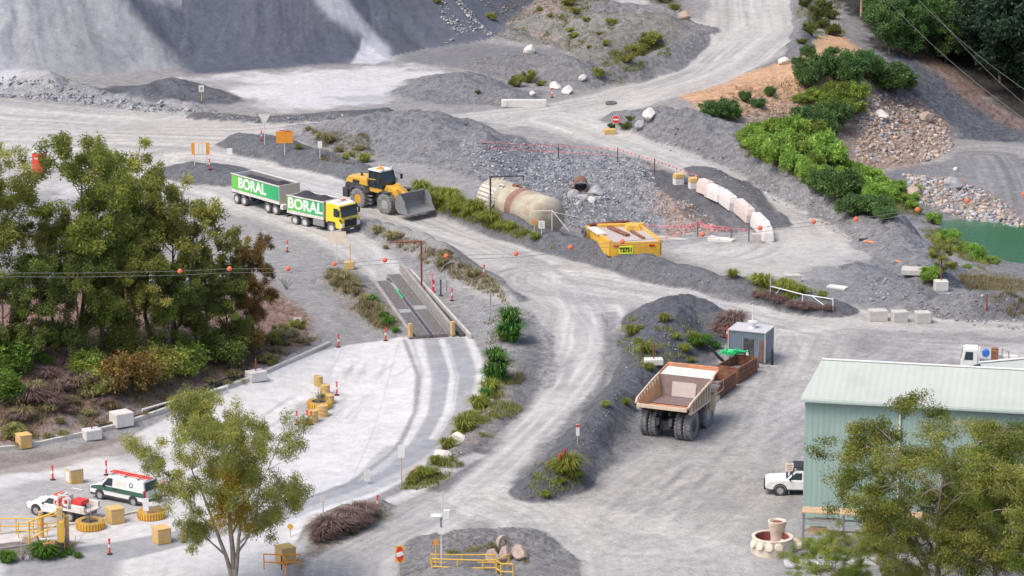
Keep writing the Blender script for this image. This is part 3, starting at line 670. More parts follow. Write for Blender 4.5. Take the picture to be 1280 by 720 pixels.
rubble('bank_stones',[([(0,108),(60,110),(180,128),(255,140),(180,140),(60,124),(0,122)],900,.1,.5,[g1,g2,g3]),
   ([(770,152),(900,185),(1000,240),(1090,285),(1060,300),(960,250),(840,190)],900,.06,.25,[g1,g2,g3]),
   ([(785,395),(880,400),(870,430),(800,455),(775,500),(740,560),(680,620),(700,580),(780,480)],500,.05,.2,[g2,g3,g3]),
   ([(400,168),(560,175),(600,215),(540,235),(430,200)],400,.06,.25,[g1,g2]),
   ([(250,142),(480,146),(480,152),(300,154)],350,.1,.3,[g2,g3,g1]),
   ([(1080,340),(1160,360),(1280,390),(1280,415),(1160,400),(1060,380)],700,.06,.3,[g1,g2,g3]),
   ([(520,245),(700,305),(860,345),(1000,375),(860,352),(700,320)],500,.05,.2,[g3,g2]),
   ([(560,360),(640,385),(650,470),(610,560),(540,600),(600,520),(620,450)],350,.05,.2,[g1,g2,o3]),
   ([(570,690),(640,672),(670,700),(600,720)],150,.06,.2,[g2,o2])],'small loose stones lying on the gravel banks')
# ================================================================ vegetation
def tubes_np(paths,n=6):
    VV=[];FF=[];o=0
    for pts,rs in paths:
        pts=np.array(pts,float); k=len(pts)
        d=np.gradient(pts,axis=0); d/=np.linalg.norm(d,axis=1,keepdims=True)+1e-9
        up=np.where(np.abs(d[:,2:3])>.9,np.array([[1.,0,0]]),np.array([[0,0,1.]]))
        a=np.cross(d,up); a/=np.linalg.norm(a,axis=1,keepdims=True)+1e-9; b=np.cross(d,a)
        th=np.arange(n)*2*math.pi/n
        ring=pts[:,None]+np.array(rs)[:,None,None]*(a[:,None]*np.cos(th)[None,:,None]+b[:,None]*np.sin(th)[None,:,None])
        VV.append(ring.reshape(-1,3)); i=np.arange(k*n).reshape(k,n); j=np.roll(i,-1,1)
        FF.append(np.stack([i[:-1],j[:-1],j[1:],i[1:]],-1).reshape(-1,4)+o); o+=k*n
    return np.vstack(VV),np.vstack(FF)
def leaves_np(centers,radii,per,ls,rng,droop=.3,aspect=.34,tcl=None,shell=.55):
    "small leaf blades filling each clump's volume"
    n=len(centers)*per; ci=np.repeat(np.arange(len(centers)),per)
    u=rng.normal(size=(n,3)); u/=np.linalg.norm(u,axis=1,keepdims=True)
    r=rng.random(n)**shell
    p=np.asarray(centers)[ci]+u*r[:,None]*np.asarray(radii)[ci]
    d=rng.normal(size=(n,3)); d[:,2]-=droop; d/=np.linalg.norm(d,axis=1,keepdims=True)
    e=np.cross(d,rng.normal(size=(n,3))); e/=np.linalg.norm(e,axis=1,keepdims=True)+1e-9
    L=ls*rng.uniform(.6,1.3,n)[:,None]; W=L*aspect
    v=np.stack([p-e*W*.15,p+d*L*.5+e*W*.5,p+d*L,p+d*L*.5-e*W*.5],1).reshape(-1,3)
    f=np.arange(n*4).reshape(n,4)
    base=tcl if tcl is not None else rng.uniform(.2,.8,len(centers))
    t=np.clip(base[ci]+rng.normal(0,.16,n),0,1)
    return v,f,np.repeat(t,4)
def make_tree(name,H_,cr,cb,seed,nlimb=9,ncl=60,per=170,ls=.26,tr=.22,clr=(.9,.7),lean=.0,open_=.0,barkm=None,leafm=None,aspect=.34,top=1.0,droop=.35,split=False,catname='eucalyptus_tree',stems=1):
    rng=np.random.default_rng(seed); paths=[]; 
    tips=[]
    nt_=9; tp=np.zeros((nt_,3)); w=np.cumsum(rng.normal(0,.035*H_/nt_*2,(nt_,2)),0); w[0]=0
    tp[:,2]=np.linspace(0,H_*.86,nt_); tp[:,:2]=w; tp[:,0]+=lean*np.linspace(0,1,nt_)**1.5
    rad=tr*(1-np.linspace(0,1,nt_)*.82); paths.append((tp,rad)); 
    def at(z):
        return np.array([np.interp(z,tp[:,2],tp[:,0]),np.interp(z,tp[:,2],tp[:,1]),z])
    stemlist=[(tp,rad)]
    for q_ in range(1,stems):
        t2=tp.copy(); zz=np.linspace(0,1,nt_); a_=q_*2.3+.4; t2[:,2]*=.86; t2[:,0]+=math.cos(a_)*cr*.55*zz**1.2; t2[:,1]+=math.sin(a_)*cr*.45*zz**1.2; paths.append((t2,rad*.8)); stemlist.append((t2,rad*.8)); tips.append(t2[-1])
    for k in range(nlimb):
        tp,rad=stemlist[k%len(stemlist)]
        f=cb*.75+(0.84-cb*.75)*((k+rng.random())/nlimb); z0=min(H_*f,tp[-1,2]*.97); a=k*2.4+rng.uniform(-.5,.5)
        prof=math.sin(math.pi*min(1,max(.12,(f-cb*.6)/(1.06-cb*.6)))**.8)
        L=cr*prof*rng.uniform(.7,1.15)
        s=at(z0); e=s+np.array([math.cos(a)*L,math.sin(a)*L,L*rng.uniform(.35,1.0)+.3])
        mid=(s+e)/2+np.array([0,0,-L*.08])+rng.normal(0,.06*L,3)
        r0=np.interp(z0,tp[:,2],rad)*.55
        paths.append((np.array([s,(s+mid)/2,mid,(mid+e)/2,e]),[r0,r0*.85,r0*.65,r0*.45,r0*.22])); tips.append(e)
        for j in range(3):
            q=mid if j==0 else (mid+e)/2; aa=a+rng.uniform(-1.3,1.3); l2=L*rng.uniform(.3,.6)
            e2=q+np.array([math.cos(aa)*l2,math.sin(aa)*l2,l2*rng.uniform(.1,1.0)])
            paths.append((np.array([q,(q+e2)/2+rng.normal(0,.05*l2,3),e2]),[r0*.42,r0*.3,r0*.14])); tips.append(e2)
    tips.append(stemlist[0][0][-1]); tips=np.array(tips); tips[:,2]=np.minimum(tips[:,2],H_*top-clr[1]*.6)
    for pp,_ in paths[1:]: pp[:,2]=np.minimum(pp[:,2],H_*top-clr[1]*.3)
    cen=[]
    for i in range(ncl):
        t=tips[i%len(tips)]; cen.append(t+rng.normal(0,1,3)*[clr[0]*.62,clr[0]*.62,clr[1]*.62])
    cen=np.array(cen); cen[:,2]=np.minimum(cen[:,2],H_*top-clr[1]*.4)
    rr=np.stack([rng.uniform(.5,1.1,ncl)*clr[0],rng.uniform(.5,1.1,ncl)*clr[0],rng.uniform(.5,1.1,ncl)*clr[1]],1)
    # twigs to the clumps
    for i in range(0,ncl,1):
        t=tips[i%len(tips)]; 
        if np.linalg.norm(cen[i]-t)>.3: paths.append((np.array([t,(t+cen[i])/2+rng.normal(0,.08,3),cen[i]]),[.028,.02,.01]))
    root=thing(catname,'x','tree')
    v,f=tubes_np(paths,6); npmesh('trunk',v,f,barkm,root,smooth=True)
    v,f,t=leaves_np(cen,rr,per,ls,rng,droop,aspect); npmesh('crown',v,f,leafm,root,tint=t)
    return root
def make_bush(name,r,h,seed,ncl=26,per=130,ls=.2,leafm=None,barkm=None,label='x',cat='shrub',aspect=.45,clr=.42,droop=.1):
    rng=np.random.default_rng(seed); root=thing(name,label,cat); cen=[];paths=[]
    for i in range(ncl):
        a=rng.uniform(0,6.28); q=math.sqrt(rng.random())*r*.8; z=h*(.25+.6*rng.random()*(1-(q/r)**2*.55))
        c=np.array([math.cos(a)*q,math.sin(a)*q,z]); cen.append(c)
        paths.append((np.array([[c[0]*.15,c[1]*.15,-.1],[c[0]*.5,c[1]*.5,z*.5],c]),[.04,.03,.012]))
    v,f=tubes_np(paths,5); npmesh('stems',v,f,barkm,root,smooth=True)
    cr=np.stack([rng.uniform(.6,1.1,ncl)*clr*r]*2+[rng.uniform(.6,1.1,ncl)*clr*h*.62],1)
    v,f,t=leaves_np(np.array(cen),cr,per,ls,rng,droop,aspect); v[:,2]=np.maximum(v[:,2],.02); npmesh('foliage',v,f,leafm,root,tint=t)
    return root
def make_tuft(name,r,h,n,seed,m,label='x',cat='grass tuft',w=.03,lean=1.0):
    rng=np.random.default_rng(seed); V=[];T=[]
    a=rng.uniform(0,6.28,n); b=r*.35*np.sqrt(rng.random(n)); L=h*rng.uniform(.5,1.1,n); o=r*lean*rng.uniform(.1,1,n)
    c=np.cos(a);s=np.sin(a); base=np.stack([c*b,s*b,np.zeros(n)-.03],1)
    mid=base+np.stack([c*o*.45,s*o*.45,L*.75],1); tip=base+np.stack([c*o,s*o,L*(1-.45*(o/(r*lean+1e-9)))],1)
    e=np.stack([-s,c,np.zeros(n)],1)*w
    q1=np.stack([base-e,base+e,mid+e*.8,mid-e*.8],1).reshape(-1,3); q2=np.stack([mid-e*.8,mid+e*.8,tip+e*.2,tip-e*.2],1).reshape(-1,3)
    f=np.arange(n*8).reshape(n*2,4); t=np.clip(np.repeat(rng.uniform(.1,.9,n),4),0,1)
    o_=npmesh(name,np.vstack([q1,q2]),f,m,tint=np.concatenate([t,t])); return tag(o_,label,cat)
def make_twigs(name,r,h,n,seed,m):
    rng=np.random.default_rng(seed); P=[]
    for i in range(n):
        a=rng.uniform(0,6.28); l=rng.uniform(.5,1)*h; o=r*rng.uniform(.2,1)
        m1=np.array([math.cos(a)*o*.4,math.sin(a)*o*.4,l*.5]); e=np.array([math.cos(a)*o,math.sin(a)*o,l])
        P.append((np.array([[0,0,-.05],m1,e]),[.03,.022,.01]))
        for j in range(3):
            aa=a+rng.uniform(-1,1); e2=m1+np.array([math.cos(aa)*o*.5,math.sin(aa)*o*.5,l*.35*rng.random()+.1]); P.append((np.array([m1,(m1+e2)/2,e2]),[.018,.013,.008]))
    v,f=tubes_np(P,4); return v,f
BARK=mat('bark_pale',(.33,.28,.24),.85,var=.3,scale=4,dirt=(.14,.11,.09),dirtamt=.5,bump=.4)
BARKD=mat('bark_dark',(.12,.095,.075),.9,var=.3,scale=4,bump=.4)
LF_OL=leaf_mat('leaf_olive',(.12,.155,.06),(.245,.285,.10),(.40,.40,.15),tr=.4)
LF_GR=leaf_mat('leaf_green',(.095,.155,.05),(.21,.30,.085),(.33,.41,.12),tr=.4)
LF_DK=leaf_mat('leaf_dark',(.05,.075,.03),(.11,.15,.05),(.18,.22,.075),tr=.3)
LF_RU=leaf_mat('leaf_rust',(.11,.088,.045),(.21,.15,.07),(.25,.23,.085),tr=.3)
LF_YE=leaf_mat('leaf_gold',(.2,.18,.03),(.36,.29,.04),(.45,.34,.06),tr=.35)
LF_BR=leaf_mat('leaf_bright',(.09,.18,.03),(.2,.34,.05),(.3,.45,.08),tr=.35)
LF_HB=leaf_mat('leaf_hill_bright',(.15,.26,.05),(.30,.46,.08),(.44,.58,.13),tr=.35)
LF_HD=leaf_mat('leaf_hill_dark',(.045,.10,.045),(.09,.185,.085),(.15,.25,.11),tr=.3)
LF_FO=leaf_mat('leaf_forest',(.018,.04,.024),(.04,.075,.042),(.065,.11,.06))
LF_GY=leaf_mat('leaf_grey_green',(.13,.155,.08),(.26,.30,.14),(.37,.39,.19),tr=.35)
GT=leaf_mat('grass_lime',(.16,.19,.04),(.3,.34,.06),(.42,.42,.12),tr=.3)
GD=leaf_mat('grass_dry',(.2,.17,.09),(.32,.29,.14),(.42,.38,.22),tr=.25)
GG=leaf_mat('grass_green',(.06,.14,.025),(.13,.27,.04),(.2,.36,.06),tr=.3)
RD=leaf_mat('brush_red',(.16,.11,.1),(.26,.18,.155),(.33,.26,.22),tr=.1)
# --- left woodland: six different trees, the rest re-used with other leaf colours
TA=make_tree('a',19,3.9,.30,1,nlimb=12,ncl=120,per=260,ls=.26,tr=.22,clr=(.95,.75),barkm=BARK,leafm=LF_OL)
TB=make_tree('b',15.5,2.7,.22,2,nlimb=13,ncl=120,per=270,ls=.24,tr=.18,clr=(.8,.75),barkm=BARKD,leafm=LF_GR)
TC=make_tree('c',13.5,2.3,.25,3,nlimb=12,ncl=105,per=280,ls=.23,tr=.17,clr=(.75,.75),barkm=BARKD,leafm=LF_OL)
TD=make_tree('d',9.5,2.4,.12,4,nlimb=11,ncl=85,per=270,ls=.23,tr=.15,clr=(.72,.65),barkm=BARKD,leafm=LF_GR)
TE=make_tree('e',11,1.5,.2,5,nlimb=10,ncl=42,per=170,ls=.26,tr=.12,clr=(.55,.55),barkm=BARKD,leafm=LF_GY)
def mm(src,dst): return {src.name:dst}
# (px,py of the foot, source, height, leaf, description)
wood=[(-10,432,TA,17.8,LF_OL,'tall open-crowned olive gum tree cut by the left edge of the photo'),
 (-30,440,TC,17,LF_OL,'grey-green gum tree mostly outside the left edge of the woodland'),
 (72,428,TC,11.0,LF_GY,'sparse grey-green gum tree beside the red portable toilet'),
 (105,428,TB,18.0,LF_GR,'tallest fresh-green tree of the left woodland, right of the toilet'),
 (148,418,TC,16.6,LF_OL,'olive gum tree with drooping crown, second tall crown from the left'),
 (188,420,TC,14.6,LF_OL,'brownish olive gum tree, widest crown of the left woodland'),
 (218,432,TD,12.2,LF_OL,'yellowish olive tree at the right shoulder of the tall gums'),
 (258,436,TE,13.2,LF_GY,'slim pale green sapling with a narrow pointed crown'),
 (290,428,TE,10.2,LF_OL,'slim olive tree between the pale sapling and the rust-coloured tree'),
 (320,432,TC,9.4,LF_RU,'rust-coloured casuarina at the right end of the woodland'),
 (128,440,TD,11.2,LF_GR,'bright mid-green tree low in front of the tall green gum'),
 (98,452,TD,9.0,LF_DK,'dark green tree below the power line at left'),
 (48,450,TD,8.6,LF_DK,'dark green tree at the foot of the tall open gum'),
 (8,455,TD,7.6,LF_DK,'dark green tree under the far left gum'),
 (170,446,TD,9.4,LF_OL,'olive tree under the widest brownish crown'),
 (215,452,TD,8.6,LF_DK,'dark tree in the middle of the woodland front'),
 (246,448,TC,9.2,LF_DK,'dark green tree left of the slim pale sapling'),
 (286,446,TD,7.6,LF_DK,'dark tree below the slim olive tree'),
 (308,440,TE,9.2,LF_RU,'thin russet tree leaning against the casuarina')]
used=set()
for i,(px,py,src,h_,lm,lab) in enumerate(wood):
    p=G(px,py); base={id(TA):19,id(TB):15.5,id(TC):13.5,id(TD):9.5,id(TE):11}[id(src)]; s=h_/base
    leafsrc=LF_GR
    if id(src) in used: o=dup(src,p,i*1.9+.4,s,mats=mm(leafsrc,lm))
    else:
        used.add(id(src)); o=src; o.location=p; o.rotation_euler=(0,0,i*1.9+.4); o.scale=(s,s,s)
        for c in o.children:
            if c.name.startswith('crown'): setmat(c,lm)
    tag(o,lab,'tree','trees of the left woodland')
# --- shrubs under the woodland
S1=make_bush('shrub',1.5,1.9,11,26,150,.2,LF_GR,BARKD)
S2=make_bush('shrub',1.9,2.4,12,34,150,.22,LF_RU,BARKD)
S3=make_bush('shrub',1.1,1.2,13,18,130,.17,LF_GY,BARKD)
BSRC={id(S1):LF_GR,id(S2):LF_RU,id(S3):LF_GY}; bused=set()
def place_bush(src,px,py,s,lm,lab,group,cat='shrub',rz=None,dz=0,sz=None):
    p=G(px,py); p.z+=dz; rz=random.uniform(0,6) if rz is None else rz
    sc=(s,s,s*(sz or 1))
    if id(src) in bused: o=dup(src,p,rz,sc,mats={BSRC[id(src)].name:lm})
    else:
        bused.add(id(src)); o=src; o.location=p; o.rotation_euler=(0,0,rz); o.scale=sc
        for c in o.children:
            if c.name.startswith('foliage'): setmat(c,lm)
    return tag(o,lab,cat,group)
gs='shrubs on the brown bank below the woodland'
for a in [(S1,10,468,1.5,LF_BR,'bright lime-green shrub at the left edge below the woodland'),(S1,2,500,1.3,LF_BR,'bright green shrub cut by the left edge just above the kerb'),
 (S1,18,440,1.2,LF_OL,'olive shrub behind the bright lime-green shrub'),
 (S3,48,425,1.5,LF_OL,'rounded pale olive shrub above the brown soil, left one of the pair'),(S3,72,430,1.6,LF_OL,'rounded pale olive shrub above the brown soil, right one of the pair'),
 (S3,55,455,.7,LF_BR,'small round green bush alone on the brown soil'),(S3,18,545,.9,LF_GY,'low grey-green bush at the bottom left of the brown bank'),
 (S1,112,470,1.2,LF_GR,'green shrub left of the big rust-brown shrub'),(S3,122,490,1.5,LF_GY,'grey-green straggly shrub at the foot of the brown bank'),
 (S2,165,492,1.5,LF_RU,'big rust-brown shrub near the kerb below the woodland'),(S2,195,472,1.2,LF_OL,'olive shrub behind the big rust-brown shrub'),
 (S1,145,440,1.3,LF_OL,'yellow-olive shrub right of the round shrubs'),
 (S1,232,470,1.5,LF_GR,'dark-stemmed green shrub leaning over the black drain'),(S3,240,452,1.5,LF_BR,'lime-topped shrub behind the green shrub by the drain'),
 (S2,275,455,1.2,LF_DK,'dark shrub under the right end of the woodland'),(S2,300,440,1.1,LF_RU,'brown shrub right of the dark shrub under the woodland'),
 (S3,340,432,1.0,LF_OL,'pale olive shrub just right of the casuarina'),(S3,352,418,.8,LF_GY,'small grey shrub beside the white sign at the woodland end'),(S3,372,412,.8,LF_OL,'small olive shrub right of the white sign at the woodland end'),
 (S3,335,455,.8,LF_GY,'small grey-green shrub by the kerb end block')]: place_bush(*a,gs)
# dry grass / brush on the bank
TU1=make_tuft('grass_tuft',.75,.85,330,21,GT,w=.02); TU2=make_tuft('grass_tuft',.65,.6,300,22,GD,w=.018); TU3=make_tuft('grass_tuft',.55,.6,280,23,GG,w=.022); TU4=make_tuft('brush_clump',.8,.65,480,24,RD,cat='dry brush',w=.016,lean=1.2)
tused=set()
def tufts(src,pts,desc,where,group,smin=.7,smax=1.2,cat=None):
    out=[]
    for q in pts:
        px,py=q[0]+random.uniform(-2.5,2.5),q[1]+random.uniform(-1.5,1.5); s=q[2]*random.uniform(.65,1.3) if len(q)>2 else random.uniform(smin,smax); p=G(px,py)
        if id(src) in tused: o=dup(src,p,random.uniform(0,6),s)
        else: tused.add(id(src)); o=src; o.location=p; o.scale=(s,s,s)
        o['category']=cat or 'grass tuft'; out.append(o)
    ordlabel(out,desc,where,group)
tufts(TU1,[(788,420,1.0),(798,430,.9),(806,442,1.3),(812,462,1.2),(832,402,1.1),(800,412,.7),(855,440,.9),(862,452,.8),(868,425,.8),(845,425,.7),(782,505,.9),(757,508,.7)],'lime grass tuft','on the dark mound beside the dump truck','grass tufts on the dark mound')
tufts(TU1,[(698,592,1.0),(710,590,1.5),(718,598,.9),(702,605,.8),(680,622,.8),(688,585,.7)],'lime grass tuft','at the lower tip of the dark bank','grass tufts at the lower tip of the dark bank')
tufts(TU3,[(868,430,1.5),(878,432,1.6),(892,436,1.5),(884,428,1.4)],'green grass clump','left of the blue-grey cabin','green clumps by the cabin')
tufts(TU1,[(530,244,1.5),(543,250,1.7),(556,254,1.6),(566,258,1.5),(578,262,1.6),(590,268,1.5),(536,240,1.4),(604,274,1.2),(552,247,1.5),(624,284,1.1),(640,288,1.2),(655,294,1.1),(668,300,1.0),(526,240,1.6),(534,247,1.3),(546,246,1.8),(562,251,1.7),(572,256,1.8),(584,262,1.8),(596,267,1.6),(610,276,1.3),(550,258,1.2),(566,263,1.2),(582,269,1.2)],'lime grass clump','between the loader and long tank','grass clumps along the tank verge')
tufts(TU2,[(470,290,1.3),(490,300,1.4),(498,296,1.1),(480,310,.9),(555,330,1.3),(552,322,1.2),(575,335,1.1),(590,345,1.2),(604,352,1.0),(560,318,.9)],'pale dry grass tuft','above the weighbridge, below the loader road','dry tufts above the weighbridge')
tufts(TU2,[(418,348,1.5),(430,352,1.7),(440,360,1.7),(448,368,1.6),(434,366,1.5),(456,378,1.4),(425,358,1.3),(462,384,1.2)],'golden brown grass clump','on the wedge left of the weighbridge','golden clumps left of the weighbridge')
tufts(TU3,[(465,375,1.2),(480,398,1.1),(486,406,1.2),(492,414,1.1),(472,388,.9)],'green weed clump','against the left weighbridge wall','weeds against the weighbridge wall')
tufts(TU1,[(608,498,1.4),(598,510,1.3),(590,522,1.2),(578,540,1.4),(560,560,1.1),(545,580,1.1),(520,600,1.5),(530,598,1.3),(612,492,1.2),(568,548,1.0),(512,606,1.1),(540,592,.9),(585,530,1.3)],'yellow-green grass clump','right of the curved concrete lane','clumps on the lane verge')
tufts(TU3,[(12,700,1.5),(6,702,1.3),(47,696,1.5),(56,696,1.7),(64,697,1.4),(88,694,1.0),(98,696,.9),(80,697,.8)],'vivid green strappy clump','on the garden strip at bottom left','strappy clumps on the garden strip')
tufts(TU4,[(405,668,1.4),(415,662,1.5),(428,656,1.5),(440,650,1.4),(452,642,1.4),(420,672,1.3),(436,664,1.3),(448,655,1.2),(400,676,1.2),(462,636,1.0),(426,645,1.1)],'reddish dry brush clump','on the low mound below the curved lane','dry brush below the curved lane',cat='dry brush')
tufts(TU2,[(880,690,.2)] if False else [(592,690,.9),(602,700,1.0),(660,705,.7),(580,700,.7),(616,686,.8),(648,688,.6)],'faded grass tuft','around the boulders behind the yellow railings','faded tufts by the boulders')
tufts(TU1,[(945,356,1.2),(958,358,1.3),(970,362,1.5),(985,364,1.3),(1000,366,1.1),(1030,374,1.2),(918,345,1.0),(980,358,1.2)],'lime grass clump','behind the white pipe barrier','clumps behind the pipe barrier')
tufts(TU4,[(945,370,.9),(960,374,1.0),(975,378,1.0),(990,382,1.0),(1005,385,1.0),(1020,388,.9),(1034,388,.8)],'rusty brush clump','under the white pipe barrier','brush under the pipe barrier',cat='dry brush')
tufts(TU4,[(905,415,1.3),(912,410,1.7),(918,405,1.6),(900,420,1.2)],'dead brown bush','behind the blue-grey cabin','dead bushes behind the cabin',cat='dry brush')
tufts(TU2,[(345,440,1.2),(360,430,1.1),(350,425,1.4),(366,422,1.2),(340,450,1.2),(378,428,1.0),(386,432,.8),(330,452,1.0)],'straw-coloured grass clump','on the bank end above the kerb','straw clumps above the kerb')
tufts(TU2,[(400,172,1.2),(412,178,1.3),(425,190,1.4),(395,165,1.0),(440,196,1.2),(450,186,1.0),(385,162,.8)],'dry grass tuft','on the slope behind the orange board','dry tufts behind the orange board')
tufts(TU1,[(455,204,1.2),(372,186,.9),(430,200,.8)],'small lime tuft','on the dark berm behind the loader','lime tufts on the dark berm')
tufts(TU2,[(30,520,1.4),(60,515,1.5),(90,505,1.5),(20,505,1.4),(75,530,1.2),(110,520,1.2),(140,510,1.1),(210,500,1.1),(48,490,1.3),(110,495,1.2),(262,480,1.0),(290,470,1.0)],'straw tuft','on the brown bank above the black drain','straw tufts on the brown bank')
tufts(TU4,[(40,500,1.6),(70,490,1.7),(95,480,1.6),(25,525,1.4),(60,505,1.6),(85,515,1.3),(60,470,1.3),(90,460,1.2),(130,505,1.2)],'dead reddish brush clump','on the eroded brown face at left','brush on the eroded face',cat='dry brush')
tufts(TU2,[(60,548,.8),(80,545,.8),(105,540,.8),(140,530,.8),(180,520,.8),(255,492,.8),(285,482,.8),(300,478,.7),(20,560,.8)],'low weed tuft','along the concrete kerb','weeds along the kerb',.5,.8)
# spiky plants
SPK=leaf_mat('spiky_leaf',(.05,.13,.03),(.1,.24,.04),(.16,.34,.06),tr=.2)
def spiky(px,py,s,lab):
    t=thing('spiky_plant',lab,'plant',G(px,py),0,'spiky green plants by the haul road')
    v,f=tubes_np([(np.array([[0,0,-.1],[.05,0,.5],[0,.05,1.0]]),[.12,.1,.09])],6); npmesh('stem',v,f,BARKD,t)
    for k,(x,y,z,r) in enumerate([(0,0,.95,.75),(.15,-.1,.5,.7),(-.2,.1,.15,.65),(.1,.1,.0,.6)]):
        m=make_tuft('leaf_rosette',r,.8,220,40+k+px,SPK,w=.03,lean=1.0); del m['category']; del m['label']; m.parent=t; m.location=(x,y,z)
    t.scale=(s,s,s)
spiky(637,428,1.9,'upper spiky green plant on the verge beside the haul road')
spiky(620,478,1.8,'middle spiky green plant on the verge, by the small white block')
spiky(606,505,.8,'small spiky plant at the concrete lane edge')
# bushes on the right hillside
H1=make_bush('hill_bush',2.0,2.6,31,36,120,.30,LF_HB,BARKD,clr=.34); H2=make_bush('hill_bush',2.5,3.0,32,44,120,.32,LF_HD,BARKD,clr=.32)
BSRC[id(H1)]=LF_HB; BSRC[id(H2)]=LF_HD
dark=[(1010,108,1.0),(1032,96,1.0),(1060,105,1.1),(1085,100,1.1),(1110,112,1.1),(1120,98,1.0),(1130,110,.9),(1095,88,.8),(1070,90,.9),(890,145,.6),(905,150,.8),(918,152,.7),(1005,150,.9),(1020,162,1.0),(1045,160,.9),(1036,180,.8),(1000,85,.5),(1012,70,.4),(1040,70,.5),(950,135,.4),(966,120,.4),(1078,262,1.0),(1095,270,1.0),(1050,250,.9),(1065,270,.8),(1110,275,.7),(930,128,.4),(1030,240,.7)]
mid=[(1020,125,1.0),(1045,125,1.1),(1065,128,1.0),(1035,142,1.0),(1005,130,.8),(1060,142,.8),(1016,186,.9)]
import itertools
_rb=random.Random(21)
bri=[(p_[0],p_[1],_rb.uniform(.5,1.0)) for p_ in inpoly_px([(915,168),(1000,182),(1070,215),(1120,240),(1110,262),(1060,255),(1000,225),(940,198)],22,np.random.default_rng(4))]+[(935,178,.7),(950,182,.8),(965,190,.9),(980,196,.9),(945,168,.7),(970,172,.9),(990,182,1.0),(1000,200,1.0),(1018,205,1.0),(1030,215,1.1),(1045,225,1.0),(1010,222,.8),(1040,240,.9),(1055,215,.9),(1062,232,.9),(1070,245,.9),(1085,245,.7),(1078,228,.6),(1030,195,.9),(1095,240,.6),(1120,238,.8),(1112,250,.7),(955,200,.5),(1125,255,.6),(1140,262,.4)]
def grp(src,lst,lm,desc,where,group):
    out=[]
    for k,q in enumerate(lst): out.append(place_bush(src,q[0]+random.uniform(-3,3),q[1]+random.uniform(-2,2),q[2]*random.uniform(.6,1.25),lm,'x',group,sz=random.uniform(.75,1.4)))
    ordlabel(out,desc,where,group)
grp(H2,dark,LF_HD,'dark green bush','on the hillside below the orange crest','dark bushes on the hillside')
grp(H1,bri,LF_HB,'bright green bush','on the slope behind the long berm','bright bushes on the slope')
grp(H2,mid,LF_GR,'mid-green leafy bush','below the orange crest','mid-green bushes below the crest')
grp(S3,[(1150,268,.8),(1165,282,.8),(1180,295,.9),(1192,305,1.0),(1205,318,1.0),(1218,325,1.0),(1228,330,.9),(1170,300,.7),(1145,250,.7),(1162,352,.9),(1158,345,.8),(1240,332,.7),(1211,334,.6),(1150,240,.6)],LF_HB,'low green bush','along the near bank of the green pond','bushes along the pond bank')
grp(S3,[(650,108,1.2),(660,104,.8),(680,108,1.0),(745,95,.7),(795,72,1.3),(805,66,1.2),(815,58,1.2),(785,80,1.0),(820,52,1.0),(720,15,1.1),(730,25,.9),(712,8,1.1),(715,38,.7),(718,48,.7),(762,30,.8),(675,12,.6),(615,25,.6),(545,5,.6),(840,12,1.0),(825,2,1.2),(735,60,.5),(760,58,.6),(750,45,.5),(690,22,.5)],LF_OL,'scrubby olive bush','between the stockpiles and upper road','scrub on the top slope')
grp(S3,[(600,115,.5),(782,160,.9),(790,152,.7),(762,160,.5),(1010,8,1.1),(1018,22,1.2),(1012,42,1.0),(1028,35,1.3),(1045,45,1.0),(1030,14,1.3),(1040,22,1.2),(1003,55,.6)],LF_DK,'dark scrubby bush','beside the upper haul road','dark scrub beside the upper road')
# forest above the valley
FT=make_tree('f',13,4.2,.1,41,nlimb=12,ncl=80,per=170,ls=.5,tr=.25,clr=(1.5,1.2),barkm=BARKD,leafm=LF_FO,aspect=.5,catname='forest_tree')
FT2=make_tree('f2',15,3.2,.35,42,nlimb=9,ncl=45,per=150,ls=.5,tr=.2,clr=(1.2,1.0),barkm=BARK,leafm=LF_FO,aspect=.5,catname='forest_tree')
FT['category']='tree'; FT2['category']='tree'
rf=random.Random(5); ft=[]
fl=[]
for row,(Y,z0,x0,x1,n) in enumerate([(404,0,1268,1330,4),(413,0,1236,1330,6),(422,0,1205,1330,8),(432,0,1170,1330,10),(444,0,1140,1330,12),(458,0,1110,1330,13),(474,0,1090,1330,13)]):
    for k in range(n):
        px=x0+(x1-x0)*(k+rf.uniform(.2,.8))/n; x=(px-640)/F*Y*1.03
        fl.append((x,Y+rf.uniform(-3,3),rf.uniform(.85,1.25),rf.random()<(.15 if row<2 else .08)))
fu=[False,False]
for (x,y_,s,slim) in fl:
    src=FT2 if slim else FT; p=(x,y_,GH(x,y_)-.3); k=int(slim)
    if fu[k]: o=dup(src,p,rf.uniform(0,6),s)
    else: fu[k]=True; o=src; o.location=p; o.scale=(s,s,s)
    ft.append(o)
ordlabel(ft,'dark forest tree','in the top right forest','trees of the dark forest')
FO2=[]
for px,py,s in [(1128,60,.62),(1112,68,.55),(1140,52,.6),(1098,30,.5),(1150,40,.55),(1160,66,.7),(1172,50,.8),(1108,45,.6),(1120,38,.65),(1138,72,.5),(1182,78,.6),(1190,60,.8),(1085,18,.55)]:
    FO2.append(dup(FT,G(px,py),px*.7,s,mats={LF_FO.name:LF_HD}))
ordlabel(FO2,'dark bushy tree','between orange crest and forest','bushy trees on the saddle')
# pond tree
o=dup(TD,G(1177,350),1.2,.36,mats={LF_GR.name:LF_OL}); tag(o,'small round-crowned tree standing alone beside the green pond','tree','solitary small trees'); o.scale=(.52,.52,.40)
